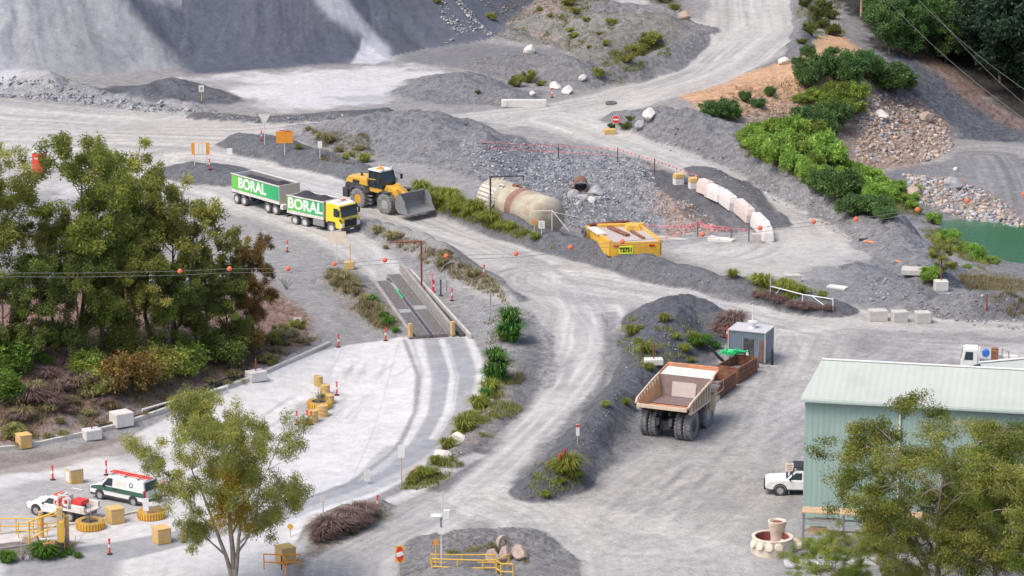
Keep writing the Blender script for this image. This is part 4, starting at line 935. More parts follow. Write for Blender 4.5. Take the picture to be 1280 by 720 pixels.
# foreground gums
FA=make_tree('g',13,5.6,.20,57,nlimb=18,ncl=310,per=400,ls=.18,tr=.26,clr=(.95,.75),barkm=BARK,leafm=LF_OL,aspect=.3,droop=.8,lean=-.6,stems=3)
p=G(292,738); FA.location=p; FA.rotation_euler=(0,0,.6); FA.scale=(.78,.85,.97); FA['label']='large gum tree in the foreground at bottom left, hiding the van\'s tail'; FA['group']='foreground gum trees'
# golden mistletoe-like clump hanging in it
rng=np.random.default_rng(9); cen=rng.normal(0,1,(26,3))*[1.3,.6,1.3]+[-1.6,-3.2,8.0]; v,f,t=leaves_np(cen,np.full((26,3),.85),420,.2,rng,1.0,.3); npmesh('golden_clump',v,f,LF_YE,FA,tint=t)
FB=make_tree('h',12.3,5.4,.22,52,nlimb=20,ncl=280,per=300,ls=.19,tr=.24,clr=(1.0,.65),stems=2,barkm=BARK,leafm=LF_OL,aspect=.32,droop=.5)
FB.location=G(1172,768); FB['label']='broad olive gum tree in front of the green shed wall'; FB['group']='foreground gum trees'
for px,py,s,rz,lab,lm in [(1243,765,.95,2.0,'gum tree with yellow-green crown near the right edge before the shed',LF_OL),(1296,775,.92,3.3,'green gum tree cut by the right edge of the photo before the shed',LF_GR),(1108,775,.50,4.4,'low spreading gum crown at the bottom edge beside the scrap castings',LF_OL),(1042,772,.42,5.2,'small gum crown at the bottom edge, left of the low spreading one',LF_GR),(1200,800,.7,1.0,'dark green gum crown at the bottom right, below the shed doors',LF_GR),(1262,800,.7,.2,'bushy gum crown in the bottom right corner',LF_GR),(1165,790,.6,2.6,'leafy gum crown at the bottom edge under the broad olive gum',LF_OL)]:
    o=dup(FB,G(px,py),rz,s,label=lab,mats={LF_OL.name:lm})
FB.scale=(1,1,1)
LF_SH=leaf_mat('leaf_shed_gum',(.06,.09,.03),(.14,.175,.05),(.28,.26,.07),tr=.3)
for c in FB.children:
    if c.name.startswith('crown'): setmat(c,LF_SH)
# leafless shrubs
TWM=mat('twig_grey',(.3,.27,.25),.9)
def twigs(px,py,r,h,lab,m=TWM,name='bare_shrub'):
    v,f=make_twigs(name,r,h,9,int(px),m); o=npmesh(name,v,f,m); o.location=G(px,py); tag(o,lab,'shrub','leafless twiggy shrubs'); return o
twigs(28,700,.9,1.2,'leafless grey shrub between the two left green clumps of the garden strip'); twigs(92,690,.9,1.5,'leafless grey shrub beside the yellow boom gate post'); twigs(1010,700,.5,.5,'leafless low shrub near the scrap castings') if False else None
twigs(358,362,1.2,1.4,'leafless grey shrub near the white sign at the woodland end')

# fine ground cover nobody could count
def cover(name,specs,label):
    rng=np.random.default_rng(77+len(name)); VV=[];TT=[];n0=0
    for pts,n,h0,h1,lo,hi in specs:
        p=inpoly_px(pts,n,rng); x,y=hit(p[:,0],p[:,1],H,30,.5)
        keep=fbm(x*.35,y*.35,201,3)>.44; x=x[keep];y=y[keep]; z=H(x,y); m=len(x)
        for b in range(9):
            a=rng.uniform(0,6.28,m); L=rng.uniform(h0,h1,m); c=np.cos(a);s_=np.sin(a); ox=rng.normal(0,.16,m); oy=rng.normal(0,.16,m)
            base=np.stack([x+ox,y+oy,z-.03],1); e=np.stack([-s_,c,np.zeros(m)],1)*.028; tip=base+np.stack([c*L*.6,s_*L*.6,L],1)
            VV.append(np.stack([base-e,base+e,tip+e*.3,tip-e*.3],1).reshape(-1,3)); TT.append(np.repeat(rng.uniform(lo,hi,m),4))
    V_=np.vstack(VV); o=npmesh(name,V_,np.arange(len(V_)).reshape(-1,4),GT if name!='dry_grass' else GD,tint=np.concatenate(TT)); return tag(o,label,'grass',kind='stuff')
cover('green_grass',[([(612,445),(650,480),(650,515),(600,570),(540,612),(500,612),(560,560),(600,515)],900,.15,.4,0,.7),
 ([(505,236),(560,242),(620,272),(700,305),(690,312),(600,282),(530,258)],900,.15,.45,0,.8),
 ([(785,395),(880,400),(900,430),(860,445),(800,460),(770,430)],420,.12,.35,0,.8),([(670,580),(720,570),(730,600),(690,625),(660,615)],150,.12,.35,0,.8),
 ([(920,345),(1040,368),(1035,382),(930,365)],350,.15,.4,0,.8),([(915,165),(1000,180),(1070,210),(1130,240),(1150,270),(1100,270),(1040,250),(980,215),(930,190)],1800,.2,.6,0,.7),
 ([(1130,262),(1180,285),(1240,330),(1230,340),(1160,300)],500,.15,.4,0,.7),([(770,60),(830,50),(840,70),(780,95),(745,92)],500,.15,.4,0,.6),([(690,0),(740,5),(735,60),(700,50)],250,.15,.4,0,.6),
 ([(985,0),(1045,0),(1060,50),(1015,50)],400,.15,.45,0,.5),([(560,690),(640,675),(665,700),(600,716)],140,.1,.3,0,.6),([(0,688),(110,680),(110,690),(0,700)],350,.1,.3,0,.5)],'patchy low green grass growing on the verges and banks')
cover('dry_grass',[([(405,345),(440,345),(500,410),(480,415),(430,380)],700,.15,.45,.1,.8),([(0,450),(100,440),(330,420),(400,425),(330,458),(230,500),(60,548),(0,552)],2200,.12,.4,0,.8),
 ([(460,285),(540,305),(620,350),(640,385),(560,345),(500,310)],600,.12,.35,0,.8),([(600,380),(640,395),(650,470),(615,460)],250,.1,.3,0,.8),([(390,160),(460,170),(470,210),(400,200)],350,.12,.35,0,.7),
 ([(870,115),(1000,100),(1100,100),(1060,150),(930,165)],600,.12,.4,0,.7),([(1195,345),(1280,350),(1280,385),(1220,375)],900,.15,.5,0,.6),([(620,440),(655,470),(650,520),(590,580),(530,612),(560,570),(610,520)],450,.12,.35,.1,.8),
 ([(395,660),(450,630),(485,632),(430,685)],350,.1,.35,0,.6),([(610,0),(760,0),(770,90),(700,60),(640,50)],600,.12,.35,0,.6),([(630,460),(690,600),(660,620),(620,560)],1,.1,.2,0,.5)],'patchy dry straw-coloured grass on the banks and verges')
# ================================================================ built things
M={}
def mk(k,*a,**kw): M[k]=mat(k,*a,**kw); return M[k]
mk('white_paint',(.74,.74,.73),.35,var=.05,dirt=(.4,.37,.33),dirtamt=.15)
mk('dusty_white',(.66,.64,.6),.7,var=.1,dirt=(.36,.33,.3),dirtamt=.35)
mk('yellow_paint',(.74,.42,.045),.5,var=.15,scale=2,dirt=(.36,.28,.17),dirtamt=.42)
mk('cab_yellow',(.80,.62,.05),.3,var=.05,dirt=(.5,.42,.2),dirtamt=.12)
mk('safety_orange',(.78,.30,.03),.6,var=.15,dirt=(.5,.36,.22),dirtamt=.3)
mk('block_yellow',(.62,.40,.13),.8,var=.15,scale=2,dirt=(.45,.4,.33),dirtamt=.5,bump=.2)
mk('rail_yellow',(.72,.45,.06),.4,var=.06)
mk('red_plastic',(.72,.06,.05),.5,var=.08)
mk('marker_orange',(.8,.16,.08),.5,var=.05)
mk('pink_flag',(.85,.22,.26),.6,var=.1)
mk('red_sign',(.62,.04,.04),.5,var=.05)
mk('tyre_rubber',(.10,.10,.105),.9,var=.25,scale=6,dirt=(.26,.25,.245),dirtamt=.5,bump=.5)
mk('dusty_tyre',(.17,.17,.175),.95,var=.2,scale=5,dirt=(.33,.32,.31),dirtamt=.5,bump=.6,bscale=12)
mk('rim_grey',(.38,.38,.38),.5,metal=.2,var=.15)
mk('rim_orange',(.62,.33,.04),.5,var=.1,dirt=(.3,.25,.2),dirtamt=.3)
mk('rim_white',(.55,.55,.56),.45,var=.1,dirt=(.25,.24,.23),dirtamt=.3)
mk('chassis',(.05,.05,.055),.7,var=.3,dirt=(.2,.19,.18),dirtamt=.35)
mk('steel_grey',(.3,.3,.32),.5,metal=.4,var=.15,dirt=(.28,.25,.22),dirtamt=.25)
mk('bucket_steel',(.24,.24,.25),.5,metal=.2,var=.2,dirt=(.3,.29,.28),dirtamt=.3)
mk('glass',(.025,.04,.05),.12,var=.05,spec=.6)
mk('black_trim',(.03,.03,.033),.5,var=.15)
mk('red_lamp',(.6,.02,.02),.25,var=.03)
mk('clear_lamp',(.75,.76,.78),.2,var=.03)
mk('coal_load',(.045,.047,.055),.95,var=.4,scale=9,bump=.8,bscale=25)
mk('beige_panel',(.5,.43,.36),.6,var=.06,dirt=(.36,.3,.25),dirtamt=.25)
mk('green_stripe',(.055,.13,.10),.35,var=.04)
mk('rust',(.2,.09,.055),.85,var=.35,scale=3,dirt=(.32,.17,.1),dirtamt=.45,bump=.3)
mk('rust_light',(.52,.23,.12),.85,var=.3,scale=2,dirt=(.3,.17,.13),dirtamt=.4)
mk('liner_brown',(.2,.145,.14),.8,var=.15,scale=2,dirt=(.3,.24,.22),dirtamt=.25)
mk('liner_pale',(.46,.40,.38),.7,var=.08)
mk('tray_tan',(.55,.32,.16),.8,var=.2,scale=1.2,dirt=(.6,.47,.33),dirtamt=.4)
mk('cream_paint',(.62,.5,.38),.6,var=.1,scale=1.5,dirt=(.4,.28,.2),dirtamt=.3)
mk('tank_cream',(.46,.43,.34),.8,var=.15,scale=.8,dirt=(.30,.22,.16),dirtamt=.65)
mk('tank_rust',(.27,.15,.12),.85,var=.3,scale=1.2,dirt=(.45,.38,.3),dirtamt=.3)
mk('concrete',(.5,.48,.45),.9,var=.1,scale=2,dirt=(.33,.31,.29),dirtamt=.4,bump=.2)
mk('white_concrete',(.62,.6,.58),.9,var=.1,scale=2,dirt=(.42,.4,.37),dirtamt=.3,bump=.2)
mk('dark_concrete',(.24,.235,.235),.9,var=.15,scale=2,dirt=(.14,.13,.13),dirtamt=.35,bump=.2)
mk('deck_plank',(.13,.115,.11),.85,var=.35,scale=5,dirt=(.24,.22,.21),dirtamt=.4)
mk('weathered_concrete',(.33,.31,.3),.9,var=.15,scale=2,dirt=(.2,.18,.17),dirtamt=.4,bump=.2)
mk('barrier_white2',(.5,.5,.51),.5,var=.08)
mk('planter_base',(.42,.27,.08),.85,var=.25,scale=3,dirt=(.3,.24,.16),dirtamt=.4)
mk('timber',(.5,.36,.22),.85,var=.2,scale=4)
mk('boulder_grey',(.34,.34,.36),.95,var=.25,scale=2,dirt=(.22,.21,.21),dirtamt=.35,bump=.6,bscale=5)
mk('boulder_tan',(.42,.33,.28),.95,var=.25,scale=2,dirt=(.26,.2,.17),dirtamt=.4,bump=.6,bscale=5)
mk('boulder_white',(.6,.56,.52),.95,var=.15,scale=2,dirt=(.4,.36,.32),dirtamt=.3,bump=.5,bscale=5)
mk('blue_plastic',(.03,.16,.55),.4,var=.08)
mk('green_hose',(.03,.5,.18),.5,var=.1)
mk('post_red',(.24,.07,.05),.7,var=.2)
mk('post_grey',(.35,.33,.32),.6,var=.1)
mk('soil_dark',(.09,.075,.06),.95,var=.3)
mk('plate_lime',(.72,.85,.05),.5,var=.03)
mk('lettering_black',(.02,.02,.02),.6,var=.02)
mk('lettering_white',(.82,.82,.8),.5,var=.02)
mk('sign_cream',(.8,.68,.54),.7,var=.05,dirt=(.5,.42,.32),dirtamt=.3)
mk('wire',(.22,.21,.2),.5,metal=.3,var=.05)
def corr(name,col,axis,period,rough=.5,depth=.02,var=.05):
    m=mat(name,col,rough,var=var,scale=.35,dirt=tuple(c*.82 for c in col),dirtamt=.3); nt=m.node_tree; b=nt.nodes['Principled BSDF']
    tc=nt.nodes.new('ShaderNodeTexCoord'); sx=nt.nodes.new('ShaderNodeSeparateXYZ'); nt.links.new(tc.outputs['Object'],sx.inputs[0])
    mu=nt.nodes.new('ShaderNodeMath'); mu.operation='MULTIPLY'; mu.inputs[1].default_value=2*math.pi/period; nt.links.new(sx.outputs[axis],mu.inputs[0])
    sn=nt.nodes.new('ShaderNodeMath'); sn.operation='SINE'; nt.links.new(mu.outputs[0],sn.inputs[0])
    bp=nt.nodes.new('ShaderNodeBump'); bp.inputs['Distance'].default_value=depth; bp.inputs['Strength'].default_value=1; nt.links.new(sn.outputs[0],bp.inputs['Height']); nt.links.new(bp.outputs['Normal'],b.inputs['Normal']); return m
M['shed_wall']=corr('shed_wall',(.31,.43,.395),'X',.38,.5,.006)
M['shed_roof']=corr('shed_roof',(.44,.475,.44),'X',.5,.5,.006)
M['cabin_wall']=corr('cabin_wall',(.17,.21,.26),'X',.2,.5,.02)
def gradm(name,c1,c2,x0,x1):
    m,nt,b=new_mat(name); tc=nt.nodes.new('ShaderNodeTexCoord'); sx=nt.nodes.new('ShaderNodeSeparateXYZ'); mr=nt.nodes.new('ShaderNodeMapRange'); mx=nt.nodes.new('ShaderNodeMix'); mx.data_type='RGBA'
    nt.links.new(tc.outputs['Object'],sx.inputs[0]); nt.links.new(sx.outputs[0],mr.inputs['Value']); mr.inputs['From Min'].default_value=x0; mr.inputs['From Max'].default_value=x1
    nt.links.new(mr.outputs[0],mx.inputs[0]); mx.inputs[6].default_value=(*c1,1); mx.inputs[7].default_value=(*c2,1); nt.links.new(mx.outputs[2],b.inputs['Base Color']); b.inputs['Roughness'].default_value=.4; return m

def wheel(parent,x,y,r,w,rim,name='wheel',tm='tyre_rubber',lugs=0,rimr=.56,dish=.12):
    "axle along y; tyre with a rim child"
    s=1 if y>0 else -1
    mb=MB(); hw=w/2
    prof=[(r*rimr,-hw*.82),(r*.86,-hw),(r*.97,-hw*.86),(r,-hw*.55),(r,hw*.55),(r*.97,hw*.86),(r*.86,hw),(r*rimr,hw*.82)]
    mb.lathe(prof,(0,0,0),'Y',28,closed=True)
    if lugs:
        for k in range(lugs):
            a=2*math.pi*k/lugs
            for sd in (-1,1):
                aa=a+(0 if sd>0 else math.pi/lugs); m=Matrix.Rotation(aa,4,'Y')@Matrix.Translation((0,sd*hw*.5,r+.015))@Matrix.Rotation(sd*.5,4,'Z')
                mb.M=m; mb.box(0,0,0,r*.13,hw*.85,.09); mb.M=Matrix()
    t=mb.build(name,M[tm],parent,smooth=True); t.location=(x,y,r)
    rb=MB(); yo=hw*.8*s
    rb.lathe([(r*rimr+.01,yo),(r*rimr*.9,yo),(r*rimr*.78,yo-s*dish),(r*.2,yo-s*dish),(r*.17,yo-s*dish*.3),(0.001,yo-s*dish*.3)],(0,0,0),'Y',20)
    q=rb.build('rim',M[rim],t,smooth=True)
    return t

def origin_from(pc,h,lx,ly):
    "thing origin so that local point (lx,ly) stands on world point pc"
    c,s=math.cos(h),math.sin(h); x=pc.x-(lx*c-ly*s); y=pc.y-(lx*s+ly*c); return (x,y,pc.z)
def tilt(o,h,d0=-2,d1=2):
    pass

# ---------------- tipper truck
pf=G(415.6,291); pr=G(380.6,282.4); h=head(pr,pf)
t=thing('tipper_truck','yellow-cabbed tipper truck with green panelled tray heaped with dark gravel','truck',origin_from(pf,h,-1.35,-1.05),h)
mb=MB(); mb.box(-4.0,0,.88,7.4,.9,.26).box(-3.1,-.95,.72,1.4,.5,.6).box(-3.1,.95,.72,1.4,.5,.6); mb.box(-7.5,0,.75,.12,2.2,.2)
mb.build('chassis',M['chassis'],t,.02)
mb=MB(); mb.box(-3.05,-1.18,.78,1.5,.14,.62); mb.build('fuel_tank',M['steel_grey'],t,.04)
cabprof=[(-.02,.55),(.06,.75),(.06,1.35),(-.02,1.62),(-.22,2.55),(-.42,2.78),(-.9,2.92),(-2.05,2.92),(-2.1,1.0),(-1.95,.95),(-1.85,1.12),(-.85,1.12),(-.75,.55)]
mb=MB(); mb.prism(cabprof,-1.22,1.22); cab=mb.build('cab',M['cab_yellow'],t,.07)
mb=MB(); mb.prism([(-.44,2.80),(-.9,2.95),(-2.1,3.0),(-2.1,2.90),(-.8,2.88)],-1.15,1.15); mb.box(-1.4,0,3.02,.9,1.7,.1,top=.8); mb.build('roof_fairing',M['white_paint'],cab,.04)
mb=MB(); mb.box(-1.15,.2,3.1,.3,.6,.12); mb.build('beacon',M['marker_orange'],cab,.02)
def slab(mb,x0,z0,x1,z1,y0,y1,t=.02):   # plate on the cab's sloping front
    mb.add([(x0,y0,z0),(x0,y1,z0),(x1,y1,z1),(x1,y0,z1),(x0+t,y0,z0),(x0+t,y1,z0),(x1+t,y1,z1),(x1+t,y0,z1)],[(0,1,2,3),(7,6,5,4),(0,4,5,1),(1,5,6,2),(2,6,7,3),(3,7,4,0)])
mb=MB(); slab(mb,-.02,1.68,-.215,2.5,-1.1,1.1,.025); mb.build('windscreen',M['glass'],cab)
mb=MB(); slab(mb,-.17,2.42,-.26,2.72,-1.15,1.15,.17); mb.build('sun_visor',M['black_trim'],cab,.02)
mb=MB(); slab(mb,.065,.72,.065,1.42,-.82,.82,.03)
for k in range(5): mb.box(.11,0,.80+k*.13,.03,1.6,.05)
mb.build('grille',M['black_trim'],cab)
mb=MB(); mb.box(.1,0,1.5,.04,1.9,.05,ry=0); mb.box(.12,0,1.47,.04,.22,.22,rx=.5); mb.build('badge_bar',M['steel_grey'],cab)
mb=MB(); mb.box(.02,0,.47,.3,2.44,.3); mb.build('bumper',M['chassis'],cab,.04)
mb=MB(); mb.box(.18,.1,.5,.02,.5,.12); mb.build('number_plate',M['white_paint'],cab)
for s_ in (-1,1):
    mb=MB(); mb.prism([(.0,.70),(.1,.70),(.1,1.05),(-.02,1.18)],s_*1.23-.03 if s_<0 else .86,s_*1.23+.03 if s_>0 else -.86); mb.build('headlight',M['clear_lamp'],cab,.02)
    mb=MB(); mb.add([(-.28,s_*1.226,1.68),(-1.0,s_*1.226,1.68),(-1.0,s_*1.226,2.5),(-.42,s_*1.226,2.5)],[(0,1,2,3)]); mb.sheet([(-.28,s_*1.226,1.68),(-1.0,s_*1.226,1.68),(-1.0,s_*1.226,2.5),(-.42,s_*1.226,2.5)],(0,s_*.012,0)); mb.build('side_window',M['glass'],cab)
    mb=MB(); mb.box(-.15,s_*1.42,2.1,.12,.2,.55).box(-.2,s_*1.3,2.4,.04,.3,.04); mb.build('mirror',M['black_trim'],cab,.03)
    mb=MB(); mb.prism([(-.02,1.5),(.075,1.35),(.075,1.05),(-.3,1.5)],s_*1.228-.012,s_*1.228+.012); mb.build('corner_panel',M['black_trim'],cab)
def tray(parent,x0,x1,z0,z1,w,nm,txt,heap,front=True,size=1.0,xt=0):
    mb=MB(); th=.08; hw=w/2; L=x1-x0; cx=(x0+x1)/2; zc=(z0+z1)/2
    mb.box(cx,0,z0+.05,L,w-.1,.1); mb.box(cx,-hw+th/2,zc,L,th,z1-z0).box(cx,hw-th/2,zc,L,th,z1-z0)
    b=mb.build('tray',M['steel_grey'],parent,.015)
    mb=MB(); mb.box(x1-.04,0,zc+.08,.12,w+.06,z1-z0+.1); mb.build('front_board',M['beige_panel'],b,.02)
    mb=MB(); mb.box(x0+.03,0,zc,.1,w-.02,z1-z0); mb.build('tailgate',M['dusty_white'],b,.02)
    for s_ in (-1,1):
        mb=MB(); mb.box(cx,s_*(hw+.02),z1+.03,L+.1,.12,.12); mb.build('top_rail',M['dusty_white'],b,.02)
        mb=MB(); mb.box(cx,s_*(hw+.012),z0+.16,L,.05,.3); mb.build('lower_rail',M['dusty_white'],b,.01)
        gm=gradm('panel_green',(.16,.55,.07) if s_<0 else (.02,.42,.2),(.015,.38,.17) if s_<0 else (.16,.55,.07),x0,x1)
        mb=MB(); mb.box(cx,s_*(hw+.016),(z0+.33+z1-.06)/2,L-.12,.03,z1-z0-.42); pn=mb.build('side_panel',gm,b,.0)
        text('lettering',txt,size,M['lettering_white'],pn,(cx+xt*(-s_),s_*(hw+.036),(z0+.3+z1)/2),(R(90),0,0 if s_<0 else R(180)),.008,.042,1.04)
    # heaped load
    nx_,ny_=36,12; V_=[];F_=[]
    for i_ in range(nx_+1):
        for j_ in range(ny_+1):
            u=i_/nx_; v=j_/ny_; x=x0+.12+(L-.24)*u; y=-hw+.1+(w-.2)*v
            e=math.sin(math.pi*v)**.7*heap(u)+.05*mnoise.noise((x*2,y*2,3)); V_.append((x,y,z1-.35+e))
    for i_ in range(nx_):
        for j_ in range(ny_): a=i_*(ny_+1)+j_; F_.append((a,a+ny_+1,a+ny_+2,a+1))
    mb=MB(); mb.add(V_,F_); mb.build('gravel_load',M['coal_load'],parent,smooth=True)
    return b
tray(t,-7.35,-2.35,1.12,2.85,2.44,'tray','BORAL',lambda u:.72*math.exp(-((u-.28)/.22)**2)+.62*math.exp(-((u-.78)/.2)**2)+.12,size=1.45)
for s_ in (-1,1):
    wheel(t,-1.35,s_*1.08,.50,.32,'rim_white',rimr=.6)
    for x in (-5.0,-6.35): wheel(t,x,s_*.98,.50,.52,'rim_white',rimr=.6)
    mb=MB(); mb.box(-5.7,s_*1.0,1.06,2.6,.55,.04); mb.build('mudguard',M['chassis'],t)
# ---------------- dog trailer
pf=G(345.6,268.5); pr=G(294.6,254); h=head(pr,pf)
t=thing('dog_trailer','long green panelled trailer with beige front board, coupled behind the yellow-cabbed truck','trailer',origin_from(pf,h,-.8,-1.05),h)
mb=MB(); mb.box(-4.1,0,.98,8.0,.9,.24).box(.1,0,.95,.3,2.0,.2); 
mb.build('chassis',M['chassis'],t,.02)
mb=MB(); mb.tube([(.2,-.5,.85),(2.6,0,.8)],.07).tube([(.2,.5,.85),(2.6,0,.8)],.07).box(.5,0,.85,.1,1.0,.1).box(2.65,0,.8,.3,.25,.15); mb.build('drawbar',M['dusty_white'],t)
mb=MB(); mb.box(.2,-.85,.95,.45,.6,.5); mb.build('tool_box',M['dusty_white'],t,.03)
tray(t,-8.15,0,1.15,2.95,2.46,'tray','BORAL',lambda u:.75*math.exp(-((u-.86)/.09)**2)+.15*math.exp(-((u-.3)/.2)**2)-.12,size=1.45,xt=-.55)
for s_ in (-1,1):
    for x in (-.8,-2.1,-6.15,-7.45): wheel(t,x,s_*.98,.50,.52,'rim_white',rimr=.6)
    for x in (-1.45,-6.8): mb=MB(); mb.box(x,s_*1.0,1.08,2.6,.55,.04); mb.build('mudguard',M['chassis'],t)
# ---------------- wheel loader
pf=G(483,266.9); pr=G(457.5,258.7); h=head(pr,pf)
h+=R(5); t=thing('wheel_loader','yellow articulated wheel loader carrying a wide grey bucket down the haul road','loader',origin_from(pf,h,1.85,-1.3),h); t.scale=(1.06,1.06,1.08)
mb=MB(); mb.prism([(-4.1,1.0),(-4.15,1.9),(-3.9,2.15),(-1.0,2.1),(-.8,1.0),(-1.6,.75),(-3.6,.75)],-.95,.95); mb.box(-3.95,0,1.15,.7,2.3,.9); mb.build('rear_frame',M['chassis'],t,.05)
mb=MB(); mb.prism([(-4.05,1.75),(-4.1,2.35),(-3.7,2.72),(-1.25,2.85),(-1.1,1.7)],-.88,.88); hd=mb.build('engine_hood',M['yellow_paint'],t,.08)
mb=MB()
for s_ in (-1,1): mb.box(-2.7,s_*.885,2.25,.9,.03,.42)
mb.build('hood_vent',M['black_trim'],hd)
mb=MB(); mb.cyl((-2.0,.35,2.8),(-2.0,.35,3.35),.07).cyl((-2.5,-.3,2.75),(-2.5,-.3,3.1),.12); mb.build('exhaust',M['chassis'],hd)
for s_ in (-1,1):
    mb=MB(); mb.prism([(-3.0,1.65),(-2.6,2.0),(-1.1,2.0),(-.75,1.6),(-.75,1.5),(-1.2,1.86),(-2.5,1.86),(-3.0,1.5)],s_*1.0,s_*1.55); mb.build('rear_fender',M['chassis'],t,.02)
    mb=MB(); mb.prism([(.85,1.75),(1.2,2.02),(2.3,2.02),(2.3,1.94),(1.25,1.92),(.85,1.6)],s_*1.0,s_*1.6); mb.build('front_fender',M['chassis'],t,.02)
mb=MB(); mb.box(-.25,0,1.85,1.9,1.6,.5); mb.build('cab_base',M['yellow_paint'],t,.05)
cabp=[(.75,2.05),(.85,2.6),(.55,3.6),(-.95,3.6),(-1.05,2.05)]
mb=MB(); mb.prism(cabp,-.8,.8); cb=mb.build('cab',M['glass'],t,.04)
mb=MB()
for s_ in (-1,1):
    for a,b in (((.77,2.05),(.87,2.6)),((.87,2.6),(.57,3.6)),((-1.05,2.05),(-.95,3.6)),((-.1,2.05),(-.1,3.6)),((.75,2.08),(-1.05,2.08))): mb.tube([(a[0],s_*.81,a[1]),(b[0],s_*.81,b[1])],.055,6)
mb.build('cab_frame',M['black_trim'],cb)
mb=MB(); mb.box(-.22,0,3.68,1.75,1.8,.16,top=.92); rf_=mb.build('cab_roof',M['dusty_white'],cb,.04)
mb=MB(); mb.cyl((-.5,.2,3.76),(-.5,.2,4.0),.12).box(.0,-.3,3.82,.5,.5,.12); mb.build('beacon',M['safety_orange'],rf_)
mb=MB()
for y in (-.6,.6): mb.box(.62,y,3.82,.12,.22,.16)
mb.build('work_lamp',M['clear_lamp'],rf_)
mb=MB(); mb.prism([(.5,.8),(.5,1.9),(1.3,2.35),(2.3,2.2),(2.6,1.3),(2.4,.75)],-.62,.62); mb.build('front_frame',M['yellow_paint'],t,.05)
for s_ in (-1,1):
    mb=MB(); mb.prism([(1.0,2.15),(1.25,2.5),(2.4,2.1),(3.35,1.15),(3.4,.75),(3.0,.75),(2.2,1.65)],s_*.62-.09,s_*.62+.09); mb.build('lift_arm',M['yellow_paint'],t,.02)
    mb=MB(); mb.tube([(-1.5,s_*1.25,1.5),(-1.5,s_*1.25,2.4),(-.6,s_*1.25,2.9),(.2,s_*1.05,2.9)],.04); mb.build('handrail',M['yellow_paint'],t)
    mb=MB(); mb.tube([(.85,s_*1.0,3.4),(1.1,s_*1.35,3.2)],.03).box(1.1,s_*1.38,3.0,.08,.25,.45); mb.build('mirror',M['black_trim'],cb)
mb=MB(); mb.prism([(1.2,2.3),(2.1,2.75),(2.8,2.05),(3.3,1.8),(3.2,1.5),(2.5,1.9),(1.5,2.15)],-.14,.14); mb.cyl((.9,0,2.2),(2.3,0,2.5),.12); mb.build('tilt_linkage',M['yellow_paint'],t,.02)
# bucket: curved shell with end plates
BX=.35
arc=[(3.4+BX,2.1),(3.2+BX,1.6),(3.15+BX,1.1),(3.3+BX,.7),(3.7+BX,.48),(4.85+BX,.42)]
inn=[(4.85+BX,.48),(3.75+BX,.56),(3.42+BX,.76),(3.25+BX,1.12),(3.3+BX,1.58),(3.5+BX,2.08)]
mb=MB(); mb.prism(arc+inn,-1.72,1.72)
for s_ in (-1,1): mb.prism([(x+BX,z) for x,z in [(3.35,2.1),(3.15,1.5),(3.12,.9),(3.5,.45),(4.85,.4),(4.8,.55),(4.5,1.0),(4.35,1.6),(3.85,2.15)]],s_*1.72-.03,s_*1.72+.03)
mb.tube([(3.45+BX,-1.72,2.12),(3.45+BX,1.72,2.12)],.08)
bk=mb.build('bucket',M['bucket_steel'],t,.01)
mb=MB(); mb.box(4.9+BX,0,.43,.18,3.5,.05); mb.build('cutting_edge',M['steel_grey'],bk)
for s_ in (-1,1):
    wheel(t,1.8,s_*1.25,.93,.72,'rim_grey',tm='dusty_tyre',lugs=20,rimr=.5); wheel(t,-1.8,s_*1.25,.93,.72,'rim_orange',tm='dusty_tyre',lugs=20,rimr=.5)
mb=MB(); mb.box(0,0,.95,1.2,.7,.5).tube([(1.8,-1.2,.93),(1.8,1.2,.93)],.2).tube([(-1.8,-1.2,.93),(-1.8,1.2,.93)],.2); mb.build('axle',M['chassis'],t)
for k in range(3):
    mb=MB(); mb.box(-.5,-1.15,.6+k*.35,.5,.3,.04); mb.build('step',M['steel_grey'],t)
# ---------------- dump truck seen from behind
pa=G(804,541.5); pb_=G(869,549.5); ax=(pb_-pa); h=math.atan2(ax.y,ax.x)+math.pi/2; cen=(pa+pb_)/2
t=thing('dump_truck','big off-road dump truck with cream and rusty empty tray, parked facing away','dump truck',cen,h); t.scale=(.94,.94,.96)
for s_ in (-1,1):
    for y in (1.12,1.88): wheel(t,0,s_*y,1.12,.64,'chassis',tm='dusty_tyre',lugs=26,rimr=.5)
    wheel(t,3.85,s_*1.75,1.12,.7,'rim_grey',tm='dusty_tyre',lugs=26,rimr=.5)
mb=MB(); mb.box(2.4,.55,1.5,7.4,.3,.6).box(2.4,-.55,1.5,7.4,.3,.6).cyl((0,-1.9,1.12),(0,1.9,1.12),.34).cyl((3.85,-1.7,1.12),(3.85,1.7,1.12),.2).box(-.4,0,1.15,.9,.9,.7).box(.9,0,1.6,.4,1.5,.5); mb.build('chassis',M['chassis'],t,.03)
mb=MB()
for s_ in (-1,1): mb.cyl((.2,s_*.75,1.2),(.6,s_*.75,2.0),.13).cyl((1.2,s_*.5,1.1),(1.9,s_*.5,2.1),.12)
mb.build('suspension_strut',M['steel_grey'],t)
mb=MB(); mb.box(5.3,-.2,2.0,2.0,1.7,1.5).box(6.35,0,1.6,.5,3.4,1.3).box(5.6,0,2.8,1.7,4.2,.1); mb.build('hood',M['cream_paint'],t,.06)
mb=MB(); mb.box(5.0,1.35,3.35,1.4,1.3,1.2,top=.92); c_=mb.build('cab',M['cream_paint'],t,.05)
mb=MB(); mb.box(5.72,1.35,3.45,.06,1.1,.6).box(5.0,2.01,3.45,1.1,.06,.6).box(5.0,.69,3.45,1.1,.06,.6); mb.build('cab_window',M['glass'],c_)
